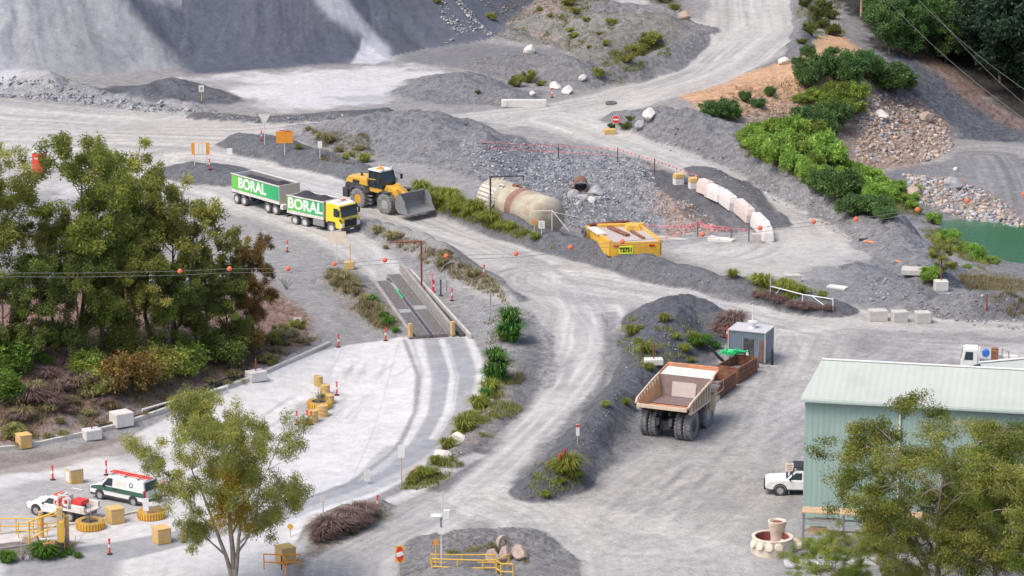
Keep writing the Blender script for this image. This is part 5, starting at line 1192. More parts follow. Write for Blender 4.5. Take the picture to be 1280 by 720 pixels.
mb=MB(); mb.box(4.4,-2.15,2.2,.9,.9,.5).tube([(4.0,-2.4,2.6),(6.3,-2.4,2.6),(6.3,-2.4,3.4),(4.2,-2.4,3.4)],.04).box(3.9,-2.3,1.9,.15,.5,1.0); mb.build('side_platform',M['cream_paint'],t,.02)
# tray
W0=2.25; W1=2.45
fl=[(-1.75,2.85),(-.2,2.45),(3.3,2.3)]
def plate(mb,pts,th,n):
    mb.sheet(pts,Vector(n)*th)
mb=MB(); 
for (a,b) in ((fl[0],fl[1]),(fl[1],fl[2])): mb.add([(a[0],-2.0,a[1]),(a[0],2.0,a[1]),(b[0],2.0,b[1]),(b[0],-2.0,b[1]),(a[0],-2.0,a[1]-.14),(a[0],2.0,a[1]-.14),(b[0],2.0,b[1]-.14),(b[0],-2.0,b[1]-.14)],[(0,1,2,3),(7,6,5,4),(0,4,5,1),(1,5,6,2),(2,6,7,3),(3,7,4,0)])
tr_=mb.build('tray_floor',M['rust_light'],t)
FX0,FX1,FZ0,FZ1=3.3,3.85,2.3,4.0
mb=MB(); mb.add([(FX0,-2.0,FZ0),(FX0,2.0,FZ0),(FX1,2.28,FZ1),(FX1,-2.28,FZ1),(FX0+.1,-2.0,FZ0-.08),(FX0+.1,2.0,FZ0-.08),(FX1+.12,2.28,FZ1),(FX1+.12,-2.28,FZ1)],[(0,1,2,3),(7,6,5,4),(0,4,5,1),(1,5,6,2),(2,6,7,3),(3,7,4,0)])
fw=mb.build('front_wall',M['liner_brown'],t)
def onw(y,f): return (FX0+(FX1-FX0)*f-.03,y,FZ0+(FZ1-FZ0)*f)
mb=MB(); mb.sheet([onw(-1.0,.05),onw(1.05,.05),onw(1.1,.72),onw(-1.0,.72)],(-.03,0,.01)); mb.build('wear_plate',M['liner_pale'],fw)
mb=MB(); mb.sheet([(.6,-1.98,2.47),(.6,1.98,2.47),(3.28,1.98,2.34),(3.28,-1.98,2.34)],(0,0,.02)); mb.build('floor_liner',M['liner_brown'],tr_)
for s_ in (-1,1):
    pts=[(-1.75,s_*2.0,2.85),(-.2,s_*2.0,2.45),(3.3,s_*2.0,2.3),(FX1,s_*2.28,4.0),(2.4,s_*2.3,3.85),(-1.3,s_*2.28,3.25),(-1.8,s_*2.2,3.0)]
    mb=MB(); mb.sheet(pts,(0,s_*.06,0)); sw=mb.build('side_wall',M['cream_paint'],t)
    mb=MB(); q=[(p[0],p[1]-s_*.03,p[2]) for p in pts]; mb.sheet(q,(0,s_*.01,0)); mb.build('inner_liner',M['tray_tan'],sw)
    mb=MB(); mb.tube([(-1.8,s_*2.24,3.0),(-1.3,s_*2.32,3.28),(2.4,s_*2.36,3.88),(FX1+.05,s_*2.36,4.05)],.09,6); mb.build('top_rail',M['cream_paint'],sw)
    mb=MB()
    for k in range(8):
        x=-1.1+k*.6; zt=3.25+(x+1.3)*.155
        mb.box(x,s_*2.27,(2.35+zt)/2,.14,.24,zt-2.4)
    mb.build('side_rib',M['cream_paint'],sw)
    mb=MB(); mb.sheet([(-1.2,s_*2.085,2.62),(3.2,s_*2.085,2.42),(3.4,s_*2.30,3.7),(-1.0,s_*2.30,3.12)],(0,s_*.02,0)); mb.build('rib_recess',M['rust'],sw)
    mb=MB(); mb.box(1.2,s_*2.18,2.36,4.6,.25,.16); mb.build('lower_beam',M['dusty_white'],sw)
mb=MB(); mb.box(-1.8,0,2.83,.14,4.3,.3); mb.build('tail_lip',M['cream_paint'],tr_,.02)
mb=MB(); mb.add([(FX1,-2.3,4.01),(FX1,2.3,4.01),(5.5,2.2,4.30),(5.5,-2.2,4.30),(FX1,-2.3,3.9),(FX1,2.3,3.9),(5.5,2.2,4.18),(5.5,-2.2,4.18)],[(0,1,2,3),(7,6,5,4),(0,4,5,1),(1,5,6,2),(2,6,7,3),(3,7,4,0)]); cn=mb.build('canopy',M['dusty_white'],t)
mb=MB(); mb.box(5.5,0,4.42,.3,4.5,.28); mb.tube([(FX1,-2.34,4.08),(5.5,-2.24,4.4)],.08,6).tube([(FX1,2.34,4.08),(5.5,2.24,4.4)],.08,6); mb.build('canopy_rim',M['rust_light'],cn,.02)
mb=MB()
for y in (-1.25,-.4,.4,1.25): mb.box(1.2,y,2.15,4.6,.14,.3)
mb.build('underframe',M['chassis'],tr_)
# ---------------- car bodies
def side_y(z,zs,ws): return float(np.interp(z,zs,ws))
def carbody(parent,low,roofp,w,rw,m,name='body'):
    "low: side outline of the lower body; roofp: (x0,x1,x2,x3,z0,z1) greenhouse"
    mb=MB(); mb.prism(low,-w/2,w/2); b=mb.build(name,m,parent,.07,seg=3)
    x0,x1,x2,x3,z0,z1=roofp
    mb=MB(); a=w/2-.04; r=rw/2
    mb.add([(x0,-a,z0),(x0,a,z0),(x3,a,z0),(x3,-a,z0),(x1,-r,z1),(x1,r,z1),(x2,r,z1),(x2,-r,z1)],[(0,1,2,3),(7,6,5,4),(0,4,5,1),(1,5,6,2),(2,6,7,3),(3,7,4,0)])
    g=mb.build('greenhouse',m,b,.06,seg=3); return b,g,(a,r,z0,z1)
def sidewin(parent,info,pts,m,name='side_window',off=.012):
    a,r,z0,z1=info
    for s_ in (-1,1):
        q=[(x,s_*(a+(r-a)*(z-z0)/(z1-z0)+off),z) for x,z in pts]; mb=MB(); mb.sheet(q,(0,s_*.012,0)); mb.build(name,m,parent)
def arch(b,x,y,z,r):
    s_=1 if y>0 else -1; mb=MB(); mb.lathe([(.001,0),(r,0),(r,s_*.012),(.001,s_*.012)],(0,0,0),'Y',24); o=mb.build('wheel_arch',M['black_trim'],b); o.location=(x,y,z)
def lampbox(parent,x,y,z,sx,sy,sz,m,name):
    mb=MB(); mb.box(x,y,z,sx,sy,sz); mb.build(name,m,parent,.01)
# van : x forward, front bumper at x=2.5
pf=G(120.8,622.6); pr=G(160.8,629.8); h=head(pr,pf)
t=thing('panel_van','white panel van with dark green side stripe and red ladders on its roof','van',origin_from(pf,h,2.0,.82),h)
b,g,inf=carbody(t,[(-2.5,.38),(-2.52,1.0),(-2.45,1.12),(1.65,1.12),(2.3,.98),(2.5,.8),(2.52,.4),(2.0,.3),(-2.3,.3)],(1.75,.85,-2.3,-2.48,1.08,1.93),1.92,1.56,M['white_paint'])
for s_ in (-1,1):
    mb=MB(); mb.prism([(-2.5,.78),(-2.5,1.12),(1.6,1.12),(2.3,.97),(2.42,.78)],s_*.972-.012,s_*.972+.012); mb.build('green_stripe',M['green_stripe'],b)
    mb=MB(); mb.prism([(-2.45,.3),(-2.45,.46),(2.4,.46),(2.4,.3)],s_*.968-.012,s_*.968+.012); mb.build('sill',M['chassis'],b)
    lampbox(b,-2.47,s_*.88,1.05,.12,.18,.5,M['red_lamp'],'tail_light'); lampbox(b,2.42,s_*.74,.82,.16,.3,.2,M['clear_lamp'],'headlight')
    lampbox(b,1.1,s_*1.08,1.18,.1,.18,.18,M['black_trim'],'mirror'); lampbox(b,.15,s_*.98,1.02,.5,.03,.1,M['black_trim'],'door_handle')
    mb=MB(); mb.lathe([(.17,0),(.17,.01),(.12,.01),(.12,0)],(0,0,0),'Y',20,closed=True); o=mb.build('round_emblem',M['black_trim'],b); o.location=(-1.25,s_*(.87),1.5); o.rotation_euler=(s_*.2,0,0)
sidewin(g,inf,[(1.35,1.18),(.45,1.18),(.45,1.72),(.85,1.72)],M['glass'])
sidewin(g,inf,[(.25,1.3),(-.75,1.3),(-.75,1.66),(.25,1.66)],M['dusty_white'],'blank_window')
mb=MB(); mb.add([(-2.505,-.72,1.2),(-2.505,.72,1.2),(-2.36,.66,1.78),(-2.36,-.66,1.78)],[(0,1,2,3)]); mb.sheet([(-2.49,-.74,1.2),(-2.49,.74,1.2),(-2.34,.66,1.78),(-2.34,-.66,1.78)],(-.015,0,.002)); mb.build('rear_window',M['glass'],g)
mb=MB(); mb.sheet([(1.66,-.78,1.2),(1.66,.78,1.2),(.93,.7,1.88),(.93,-.7,1.88)],(.015,0,.015)); mb.build('windscreen',M['glass'],g)
lampbox(b,-2.5,0,.42,.16,1.9,.26,M['chassis'],'rear_bumper'); lampbox(b,2.5,0,.45,.14,1.8,.26,M['chassis'],'front_bumper')
lampbox(b,-2.58,0,.75,.02,.45,.12,M['rim_grey'],'number_plate')
mb=MB()
for x in (.6,-.6,-1.8): mb.box(x,0,2.02,.08,1.6,.05).box(x,.72,1.97,.08,.06,.12).box(x,-.72,1.97,.08,.06,.12)
mb.build('roof_rack',M['steel_grey'],t)
for y in (.35,-.15):
    mb=MB()
    for yy in (y-.17,y+.17): mb.box(-.9,yy,2.12,3.6,.06,.09)
    for k in range(11): mb.box(-2.6+k*.34,y,2.12,.04,.32,.04)
    mb.build('ladder',M['red_plastic'] if y>0 else M['dusty_white'],t)
for s_ in (-1,1):
    for x in (1.58,-1.5): wheel(t,x,s_*.90,.35,.24,'rim_grey',tm='chassis',rimr=.62,dish=.05); arch(b,x,s_*.962,.38,.43)
# ute
pf=G(43,643); h2=h+.04
t=thing('service_ute','white single-cab utility with hose reels and red gear on its tray','utility truck',origin_from(pf,h2,1.75,.8),h2)
b,g,inf=carbody(t,[(-.35,.42),(-.35,1.0),(.9,1.02),(2.05,.92),(2.35,.78),(2.4,.45),(1.9,.36),(-.3,.36)],(1.05,.45,-.2,-.33,.98,1.55),1.8,1.4,M['white_paint'])
sidewin(g,inf,[(.85,1.05),(.0,1.05),(.0,1.43),(.45,1.43)],M['glass'])
mb=MB(); mb.sheet([(.98,-.7,1.05),(.98,.7,1.05),(.5,.62,1.5),(.5,-.62,1.5)],(.015,0,.015)); mb.build('windscreen',M['glass'],g)
mb=MB(); mb.box(-1.55,0,.62,2.5,1.0,.2); mb.build('chassis',M['chassis'],t)
mb=MB(); mb.box(-1.6,0,.8,2.5,1.85,.1).box(-.38,0,1.15,.06,1.8,.7); tr2=mb.build('flat_tray',M['dusty_white'],t,.01)
for s_ in (-1,1):
    lampbox(b,2.3,s_*.7,.78,.14,.3,.16,M['clear_lamp'],'headlight'); lampbox(b,.8,s_*1.0,1.05,.08,.16,.14,M['black_trim'],'mirror')
    mb=MB(); mb.box(-2.2,s_*.82,1.05,1.1,.22,.42); mb.build('side_box',M['dusty_white'],tr2,.02)
lampbox(b,2.38,0,.5,.12,1.7,.2,M['chassis'],'front_bumper')
mb=MB(); mb.tube([(-.45,-.85,.85),(-.45,-.85,1.85),(-.45,.85,1.85),(-.45,.85,.85)],.04).tube([(-1.3,-.85,.85),(-1.3,-.85,1.85),(-1.3,.85,1.85),(-1.3,.85,.85)],.04).tube([(-.45,-.85,1.85),(-1.3,-.85,1.85)],.04).tube([(-.45,.85,1.85),(-1.3,.85,1.85)],.04); mb.build('headboard_rack',M['dusty_white'],tr2)
for (x,y,z,r,mm_) in ((-.75,.6,1.35,.3,'red_plastic'),(-.3,.7,1.2,.2,'red_plastic'),(-1.05,.62,1.35,.33,'dusty_white')):
    mb=MB(); mb.lathe([(r*.5,-.14),(r,-.16),(r,-.1),(r*.6,-.08),(r*.6,.08),(r,.1),(r,.16),(r*.5,.14)],(0,0,0),'Y',18,closed=True); o=mb.build('hose_reel',M[mm_],tr2,smooth=True); o.location=(x,y,z)
lampbox(t,-1.8,.1,1.35,.9,.9,.3,M['red_plastic'],'red_tool_chest'); lampbox(t,-1.75,.1,1.02,.7,.7,.32,M['black_trim'],'pump_unit'); lampbox(t,.1,0,1.62,.3,.9,.08,M['red_plastic'],'roof_light_bar')
for s_ in (-1,1):
    for x in (1.5,-1.5): wheel(t,x,s_*.84,.37,.25,'rim_grey',tm='chassis',rimr=.6,dish=.05)
    arch(b,1.5,s_*.902,.4,.45)
# white four wheel drive behind the shed
pf=G(975,619); h=R(176)
t=thing('pickup_truck','white four-wheel-drive pickup nosing out from behind the green shed','pickup',origin_from(pf,h,1.55,.8),h)
b,g,inf=carbody(t,[(-2.6,.5),(-2.62,1.15),(1.1,1.18),(2.3,1.12),(2.6,.95),(2.65,.6),(2.3,.45),(-2.4,.45)],(1.2,.45,-1.2,-1.35,1.12,1.82),1.88,1.5,M['white_paint'])
sidewin(g,inf,[(.98,1.2),(.0,1.2),(.0,1.68),(.42,1.68)],M['glass']); sidewin(g,inf,[(-.1,1.2),(-1.15,1.2),(-1.05,1.68),(-.1,1.68)],M['glass'])
mb=MB(); mb.sheet([(1.12,-.74,1.2),(1.12,.74,1.2),(.52,.68,1.78),(.52,-.68,1.78)],(.015,0,.015)); mb.build('windscreen',M['glass'],g)
for s_ in (-1,1):
    lampbox(b,2.52,s_*.72,.95,.16,.35,.18,M['clear_lamp'],'headlight'); lampbox(b,.85,s_*1.06,1.25,.1,.2,.18,M['black_trim'],'mirror')
    mb=MB(); mb.lathe([(.50,-.02),(.50,.02),(.42,.02),(.42,-.02)],(0,0,0),'Y',24,closed=True); o=mb.build('wheel_arch',M['black_trim'],b); o.location=(1.55,s_*.95,.42)
lampbox(b,2.66,0,.6,.14,1.8,.3,M['black_trim'],'bull_bar'); lampbox(b,-.1,0,.42,3.6,1.9,.06,M['black_trim'],'side_step')
mb=MB(); mb.tube([(.75,-.85,1.3),(.6,-.86,2.1)],.035).tube([(.75,.85,1.3),(.6,.86,2.1)],.035).box(-.9,0,2.1,3.0,1.6,.07); mb.build('ladder_rack',M['black_trim'],t)
for s_ in (-1,1):
    for x in (1.55,-1.55): wheel(t,x,s_*.87,.40,.27,'rim_grey',tm='chassis',rimr=.6,dish=.05)
# small white service truck behind the shed roof
t=thing('service_truck','small white cab-over service truck with blue drum, behind the shed roof','truck',G(1213,467),R(172))
t.location=(t.location.x+.7,t.location.y+1.0,t.location.z); t.scale=(.85,.85,.85)
mb=MB(); mb.prism([(1.6,.5),(1.62,1.2),(1.4,2.2),(1.2,2.3),(0,2.3),(0,.5)],-.95,.95); b=mb.build('cab',M['white_paint'],t,.07)
mb=MB(); slab(mb,1.6,1.3,1.42,2.1,-.85,.85,.03); mb.build('windscreen',M['glass'],b)
for s_ in (-1,1):
    mb=MB(); mb.sheet([(1.3,s_*.955,1.25),(.45,s_*.955,1.25),(.45,s_*.955,2.05),(1.15,s_*.955,2.05)],(0,s_*.012,0)); mb.build('side_window',M['glass'],b)
    for x in (1.0,-2.4): wheel(t,x,s_*.82,.38,.26,'rim_white',rimr=.6)
mb=MB(); mb.box(-2.0,0,.85,4.0,1.95,.14).box(-1.9,0,.65,4.2,.8,.2).box(-.12,0,1.5,.14,1.9,1.3); tb=mb.build('flat_tray',M['dusty_white'],t,.02)
for s_ in (-1,1): lampbox(tb,-2.9,s_*.8,1.15,1.8,.35,.5,M['white_paint'],'side_box')
mb=MB(); mb.lathe([(.01,-.4),(.32,-.4),(.36,-.2),(.32,0),(.36,.2),(.32,.4),(.01,.4)],(-.75,0,1.75),'Y',14); mb.build('blue_drum',M['blue_plastic'],t,smooth=True)
mb=MB(); mb.box(-1.6,0,1.6,.7,1.0,1.1).box(-1.6,0,2.2,.5,.5,.2); mb.build('compressor',M['rust'],t,.04)
mb=MB(); mb.tube([(-2.3,.2,.9),(-2.3,.2,2.3),(-2.9,.2,2.0),(-3.0,.2,1.1)],.06); mb.build('crane_arm',M['steel_grey'],t)

# ---------------- sheds
def shed(name,lab,c0,ang,L,D,eave,rise,openx=None,openh=4.6,wm='shed_wall',rm='shed_roof',hip=0):
    t=thing(name,lab,'shed',(c0[0],c0[1],GH(*c0)-.05),ang)
    mb=MB(); w=.12
    if openx:
        a,b=openx; mb.box(a/2,w/2,eave/2,a,w,eave).box((a+b)/2,w/2,(eave+openh)/2,b-a,w,eave-openh).box((b+L)/2,w/2,eave/2,L-b,w,eave)
    else: mb.box(L/2,w/2,eave/2,L,w,eave)
    wl=mb.build('wall',M[wm],t)
    mb=MB(); mb.box(L/2,D-w/2,eave/2,L,w,eave)
    for x in (w/2,L-w/2): mb.add([(x-w/2,w,0),(x+w/2,w,0),(x+w/2,D-w,0),(x-w/2,D-w,0),(x-w/2,w,eave),(x+w/2,w,eave),(x+w/2,D-w,eave),(x-w/2,D-w,eave),(x-w/2+(hip if x<L/2 else 0),D/2,eave+rise),(x+w/2+(hip if x<L/2 else 0),D/2,eave+rise)],[(0,3,2,1),(0,1,5,4),(2,3,7,6),(1,2,6,9,5),(3,0,4,8,7),(4,5,9,8),(6,7,8,9)])
    mb.build('rear_wall',M[wm],t)
    r_=MB(); o=.35
    for (y0,z0,y1,z1) in ((-o,eave-.02,D/2,eave+rise),(D/2,eave+rise,D+o,eave-.02)):
        xa=-.3 if y0<0 else -.3+hip; xb=-.3+hip if y0<0 else -.3+hip*2
        r_.add([(xa,y0,z0+.05),(L+.3,y0,z0+.05),(L+.3,y1,z1+.05),(xb,y1,z1+.05),(xa,y0,z0+.13),(L+.3,y0,z0+.13),(L+.3,y1,z1+.13),(xb,y1,z1+.13)],[(3,2,1,0),(4,5,6,7),(0,1,5,4),(1,2,6,5),(2,3,7,6),(3,0,4,7)])
    rf=r_.build('roof',M[rm],t)
    mb=MB(); mb.box(L/2,-o-.08,eave-.02,L+.6,.16,.18); mb.build('gutter',M['gutter'],rf,.02)
    mb=MB(); mb.box(L/2+hip/2,D/2,eave+rise+.17,L+.6-hip,.3,.05); mb.build('ridge_cap',M['white_paint'],rf)
    return t
mk('gutter',(.42,.5,.46),.5,var=.05)
e0=Pz(1007,500,9.3); 
sh=shed('workshop_shed','large pale green metal workshop shed at the lower right',(float(e0[0]),float(e0[1])+.35),R(-11.5),36,9.6,9.25,1.45,(9.6,21.5),5.2,hip=.9)
mb=MB(); mb.cyl((6.6,-.1,9.2),(6.6,-.1,6.9),.07).cyl((6.6,-.1,6.9),(6.6,-.1,.2),.07); mb.build('downpipe',M['white_paint'],sh)
mb=MB(); 
for x in (9.5,15.5,21.6): mb.box(x,-.05,2.6,.22,.2,5.2)
mb.box(15.5,-.05,5.3,12.3,.2,.2); dr=mb.build('door_frame',M['dusty_white'],sh)
mb=MB(); mb.box(18.8,.05,2.5,5.4,.08,5.0); mb.build('sliding_door',M['chassis'],sh)
f0=Pz(1296,476,6.0)
sh2=shed('rear_shed','small sage-green roofed shed behind the workshop at the right edge',(float(f0[0])-2.2,float(f0[1])+.2),R(18),16,8,4.5,1.6)
# ---------------- blue-grey cabin
a=G(910.5,449.5);b_=G(956,455.5); h=head(a,b_); Wd=(b_-a).length
t=thing('site_cabin','small blue-grey corrugated cabin with white flat roof beside the haul road','cabin',a,h)
mb=MB(); mb.box(Wd/2,1.2,1.25,Wd,2.4,2.5); wl=mb.build('wall',M['cabin_wall'],t)
mb=MB(); mb.box(Wd/2,1.2,2.56,Wd+.14,2.55,.1); rf=mb.build('roof',M['barrier_white2'],t,.01)
for x in (0,Wd): mb=MB(); mb.box(x,-.02,1.25,.12,.1,2.5); mb.build('corner_trim',M['post_grey'],wl)
mb=MB(); mb.box(Wd*.57,-.03,1.0,.95,.06,1.9); mb.build('door',M['chassis'],wl); mb=MB(); mb.box(Wd*.85,-.03,1.0,.55,.06,1.8); mb.build('side_panel',M['rust'],wl)
mb=MB(); mb.box(Wd*.78,-.06,1.05,.5,.03,1.7); mb.build('door_leaf',M['cabin_wall'],wl)
mb=MB(); mb.cyl((1.7,1.1,2.6),(1.7,1.1,2.85),.28,.2).cyl((1.7,1.1,2.85),(1.7,1.1,3.15),.3,.42).cyl((1.7,1.1,3.1),(1.7,1.1,4.6),.05); mb.build('roof_antenna',M['white_paint'],rf)
def bottle(px,py,mname,lab):
    mb=MB(); mb.lathe([(.11,0),(.12,.1),(.12,1.15),(.05,1.3),(.05,1.45),(.001,1.45)],(0,0,0),'Z',12); o=mb.build('gas_bottle',M[mname],None,smooth=True); o.location=G(px,py); tag(o,lab,'gas bottle','gas bottles by the cabin'); return o
bottle(934,459,'white_paint','white gas bottle standing before the cabin door'); bottle(939,461,'green_stripe','dark green gas bottle right of the white one'); bottle(947,460,'cabin_wall','grey gas bottle at the cabin front right corner'); bottle(965,456,'black_trim','black gas bottle at the right side of the cabin')
# ---------------- rust skips
def skip(name,lab,a,b_,wd,hh):
    h=head(a,b_); L=(b_-a).length; t=thing(name,lab,'skip bin',a,h,'rusty skip bins behind the dump truck'); th=.06
    mb=MB(); mb.box(L/2,wd/2,.08,L,wd,.1); mb.build('floor',M['rust'],t)
    for (x,y,sx,sy) in ((L/2,0,L,th),(L/2,wd,L,th),(0,wd/2,th,wd-.08),(L,wd/2,th,wd-.08)):
        mb=MB(); mb.box(x,y,hh/2+.05,sx,sy,hh)
        for k in range(4): mb.box(x,y+( -.04 if y==0 else .04 if y==wd else 0),.2+k*hh*.28,sx+.04,sy+.04,.07)
        mb.build('side_wall',M['rust'],t)
    mb=MB(); mb.box(L*.5,wd*.5,hh*.45,L*.7,wd*.6,.3,rz=.2,ry=.1); mb.box(L*.3,wd*.5,hh*.7,.9,.2,.1,rz=.8); mb.build('scrap',M['steel_grey'],t,.04); return t
skip('scrap_skip','rusty ribbed scrap skip directly right of the dump truck tray',G(897,500),G(919,484),1.7,1.35)
skip('scrap_skip','rusty ribbed skip with scrap and green hose, nearer the cabin',G(922,480),G(946,465),1.8,1.3)
P0=G(921,466); mb=MB(); pts=[]
for k in range(60): a=k*.55; r=.55+.3*math.sin(k*1.7); pts.append((r*1.5*math.cos(a),r*.8*math.sin(a),.12+.12*math.sin(k*2.3)+k*.004))
mb.tube(pts,.06,5); o=mb.build('hose_coil',M['green_hose']); o.location=P0+Vector((-.4,.3,1.45)); tag(o,'bright green tangled hose lying on the far skip','hose')
mb=MB(); mb.tube([(-1.2,0,2.0),(-.4,0,1.0),(.4,.1,.3),(.9,.1,.1)],.12,8).tube([(-1.5,.3,2.1),(-.6,.3,1.2),(.5,.3,.2)],.08,8); o=mb.build('rubber_hose',M['black_trim']); o.location=G(905,462); tag(o,'black rubber hoses draped behind the dump truck canopy','hose')
# ---------------- storage tank
mk('tank_white',(.6,.57,.52),.8,var=.1,scale=1,dirt=(.42,.36,.28),dirtamt=.3)
X0,Y0=Pz(618,238,2.0); X1,Y1=Pz(683,262,2.0); a=Vector((float(X0),float(Y0),0)); b_=Vector((float(X1),float(Y1),0)); h=head(a,b_); L=(b_-a).length
t=thing('storage_tank','long weathered cream cylindrical tank lying on its side with stairs','tank',(a.x,a.y,GH(a.x,a.y)-.1),h); r=1.95; TL=L+.6
def seg(x0,x1,rr,m,nm,ends=0):
    mb=MB(); mb.lathe([(rr,x0),(rr,x1)] if not ends else ([(.05,x0-.75),(rr*.45,x0-.66),(rr*.8,x0-.4),(rr*.96,x0-.15),(rr,x0),(rr,x1)] if ends<0 else [(rr,x0),(rr,x1),(rr*.96,x1+.15),(rr*.8,x1+.4),(rr*.45,x1+.66),(.05,x1+.75)]),(0,0,2.05),'X',36); return mb.build(nm,M[m],t,smooth=True)
seg(-.2,L*.52,r,'tank_cream','shell',-1); seg(L*.52,L*.64,r,'tank_rust','rust_band'); seg(L*.64,L+.2,r,'tank_cream','shell',1)
mb=MB()
for k in range(6):
    y=-r*1.005*math.cos(R(8+12*k-22)); z=2.05+r*1.005*math.sin(R(8+12*k-22)); mb.box(1.3,y-.02,z,2.7,.05,.26,rx=R(-(8+12*k-22)))
mb.build('white_band',M['tank_white'],t)
mb=MB()
for x in (.8,L*.5,L-.8): mb.prism([(x-.25,0),(x+.25,0),(x+.25,.9),(x-.25,.9)],-1.5,1.5)
mb.build('cradle',M['dark_concrete'],t)
mb=MB(); mb.cyl((L*.42,0,3.9),(L*.42,0,4.15),.35).cyl((L*.50,0,3.9),(L*.50,0,4.1),.2).box(L*.44,0,4.18,.8,.5,.05); mb.build('hatch',M['rust'],t)
mb=MB() # stairs down the camera side
for y in (3.35,2.65):
    mb.tube([(y+.0,-.9,4.0),(y+.0,-3.6,.1)],.05,6); mb.tube([(y,-.9,4.9),(y,-3.6,1.0),(y,-3.6,.1)],.035,6); mb.tube([(y,-2.2,2.2),(y,-2.2,3.0)],.03,5)
for k in range(12): f=k/11; mb.box(3.0,-.9-2.7*f,4.0-3.9*f,.7,.24,.04)
mb.build('stairs',M['dusty_white'],t)
# red steel frame beside the tank
a=G(613,272); mb=MB(); mb.cyl((0,0,0),(0,0,4.1),.09,n=8).cyl((0,0,4.05),(3.2,.4,4.05),.07,n=8).cyl((3.2,.4,4.05),(3.2,.4,3.6),.05,n=8); o=mb.build('steel_gantry',M['chassis']); o.location=a; tag(o,'dark right-angled steel post frame standing in front of the long tank','gantry')
a=G(690,288); mb=MB(); mb.cyl((0,0,0),(0,0,2.0),.05,n=6).cyl((0,0,1.95),(1.6,-.8,.1),.04,n=6).cyl((0,0,1.9),(-2.0,.3,1.8),.04,n=6).cyl((0,0,1.8),(2.6,.2,1.2),.03,n=6); o=mb.build('pipe_stand',M['dusty_white']); o.location=a; tag(o,'pale braced pipe frame at the near end of the long tank','pipe frame')
# ---------------- yellow machine body
a=G(762,330); 
X0,Y0=Pz(765,303,1.95); X1,Y1=Pz(824,298,1.95); X2,Y2=Pz(733,290,1.95)
a=Vector((float(X0),float(Y0),0)); b_=Vector((float(X1),float(Y1)-1.2,0)); h=head(a,b_); WD=(b_-a).length
zb=GH(a.x+1,a.y)-.25
t=thing('machine_body','yellow tapered steel machine body with lime plate, sitting behind the berm','machine part',(a.x,a.y,0),h)
mb=MB(); mb.prism([(0,.2),(WD,-.3),(WD+.05,1.95),(-.1,1.95)],-.0,.14); rear=mb.build('rear_wall',M['yellow_paint'],t,.03)
mb=MB(); mb.add([(-.1,.1,1.95),(WD+.05,.1,1.95),(WD-1.0,6.6,1.95),(-1.6,6.6,1.95),(-.1,.1,1.7),(WD+.05,.1,1.7),(WD-1.0,6.6,1.7),(-1.6,6.6,1.7)],[(0,1,2,3),(7,6,5,4),(0,4,5,1),(1,5,6,2),(2,6,7,3),(3,7,4,0)]); mb.build('deck',M['liner_pale'],t)
for (p,q) in (((-.1,.1),(-1.6,6.6)),((WD+.05,.1),(WD-1.0,6.6))):
    d=Vector((q[0]-p[0],q[1]-p[1],0)); L_=d.length; mb=MB(); mb.box(L_/2,0,1.35,L_,.35,1.5); o=mb.build('side_beam',M['yellow_paint'],t,.04); o.location=(p[0],p[1],0); o.rotation_euler=(0,0,math.atan2(d.y,d.x))
mb=MB(); mb.box(1.6,6.4,2.0,4.4,.4,.5); mb.box(2.6,5.2,2.2,1.4,1.6,.55,top=.8); mb.build('engine_hump',M['yellow_paint'],t,.05)
mb=MB(); mb.box(1.1,4.0,2.1,.5,3.8,.2,rz=.35).box(2.7,2.6,2.05,.35,3.2,.15,rz=.25); mb.build('cross_beam',M['rust'],t,.03)
mb=MB(); mb.box(-.9,4.2,2.1,.9,3.0,.12,rz=.2); mb.build('cover_plate',M['dusty_white'],t,.02)
for x in (.4,WD-.75): mb=MB(); mb.box(x,-.03,1.6,.5,.08,.16); mb.build('lamp_cluster',M['red_lamp'],rear)
mb=MB(); mb.box(1.3,-.03,1.2,1.3,.05,.72); pl=mb.build('number_plate',M['plate_lime'],rear)
text('lettering','TE751',.58,M['lettering_black'],pl,(1.3,-.062,1.2),(R(90),0,0),.004,.03,.8)
mb=MB(); mb.lathe([(.2,-.1),(.45,-.12),(.45,.12),(.2,.1)],(0,0,0),'X',16,closed=True); o=mb.build('old_tyre',M['tyre_rubber'],None,smooth=True); o.location=G(730,297)+Vector((0,0,.45)); o.rotation_euler=(0,0,.4); tag(o,'black tyre upright at the left end of the yellow machine body','tyre')
a=G(737,294);b_=G(785,288); mb=MB(); mb.cyl((a.x,a.y,a.z+1.0),(b_.x,b_.y,b_.z+.9),.16,n=10); o=mb.build('steel_pipe',M['post_red']); tag(o,'dark red pipe lying behind the yellow machine body','pipe')
# ---------------- culvert
a=G(725,243); mb=MB(); mb.lathe([(.62,-.2),(.7,-.2),(.7,2.5),(.62,2.5)],(0,0,0),'Y',20,closed=True); o=mb.build('culvert_pipe',M['rust']); o.location=a+Vector((.1,.5,.75)); o.rotation_euler=(R(-3),0,0); tag(o,'rusty open culvert pipe poking out of the rubble slope','pipe')
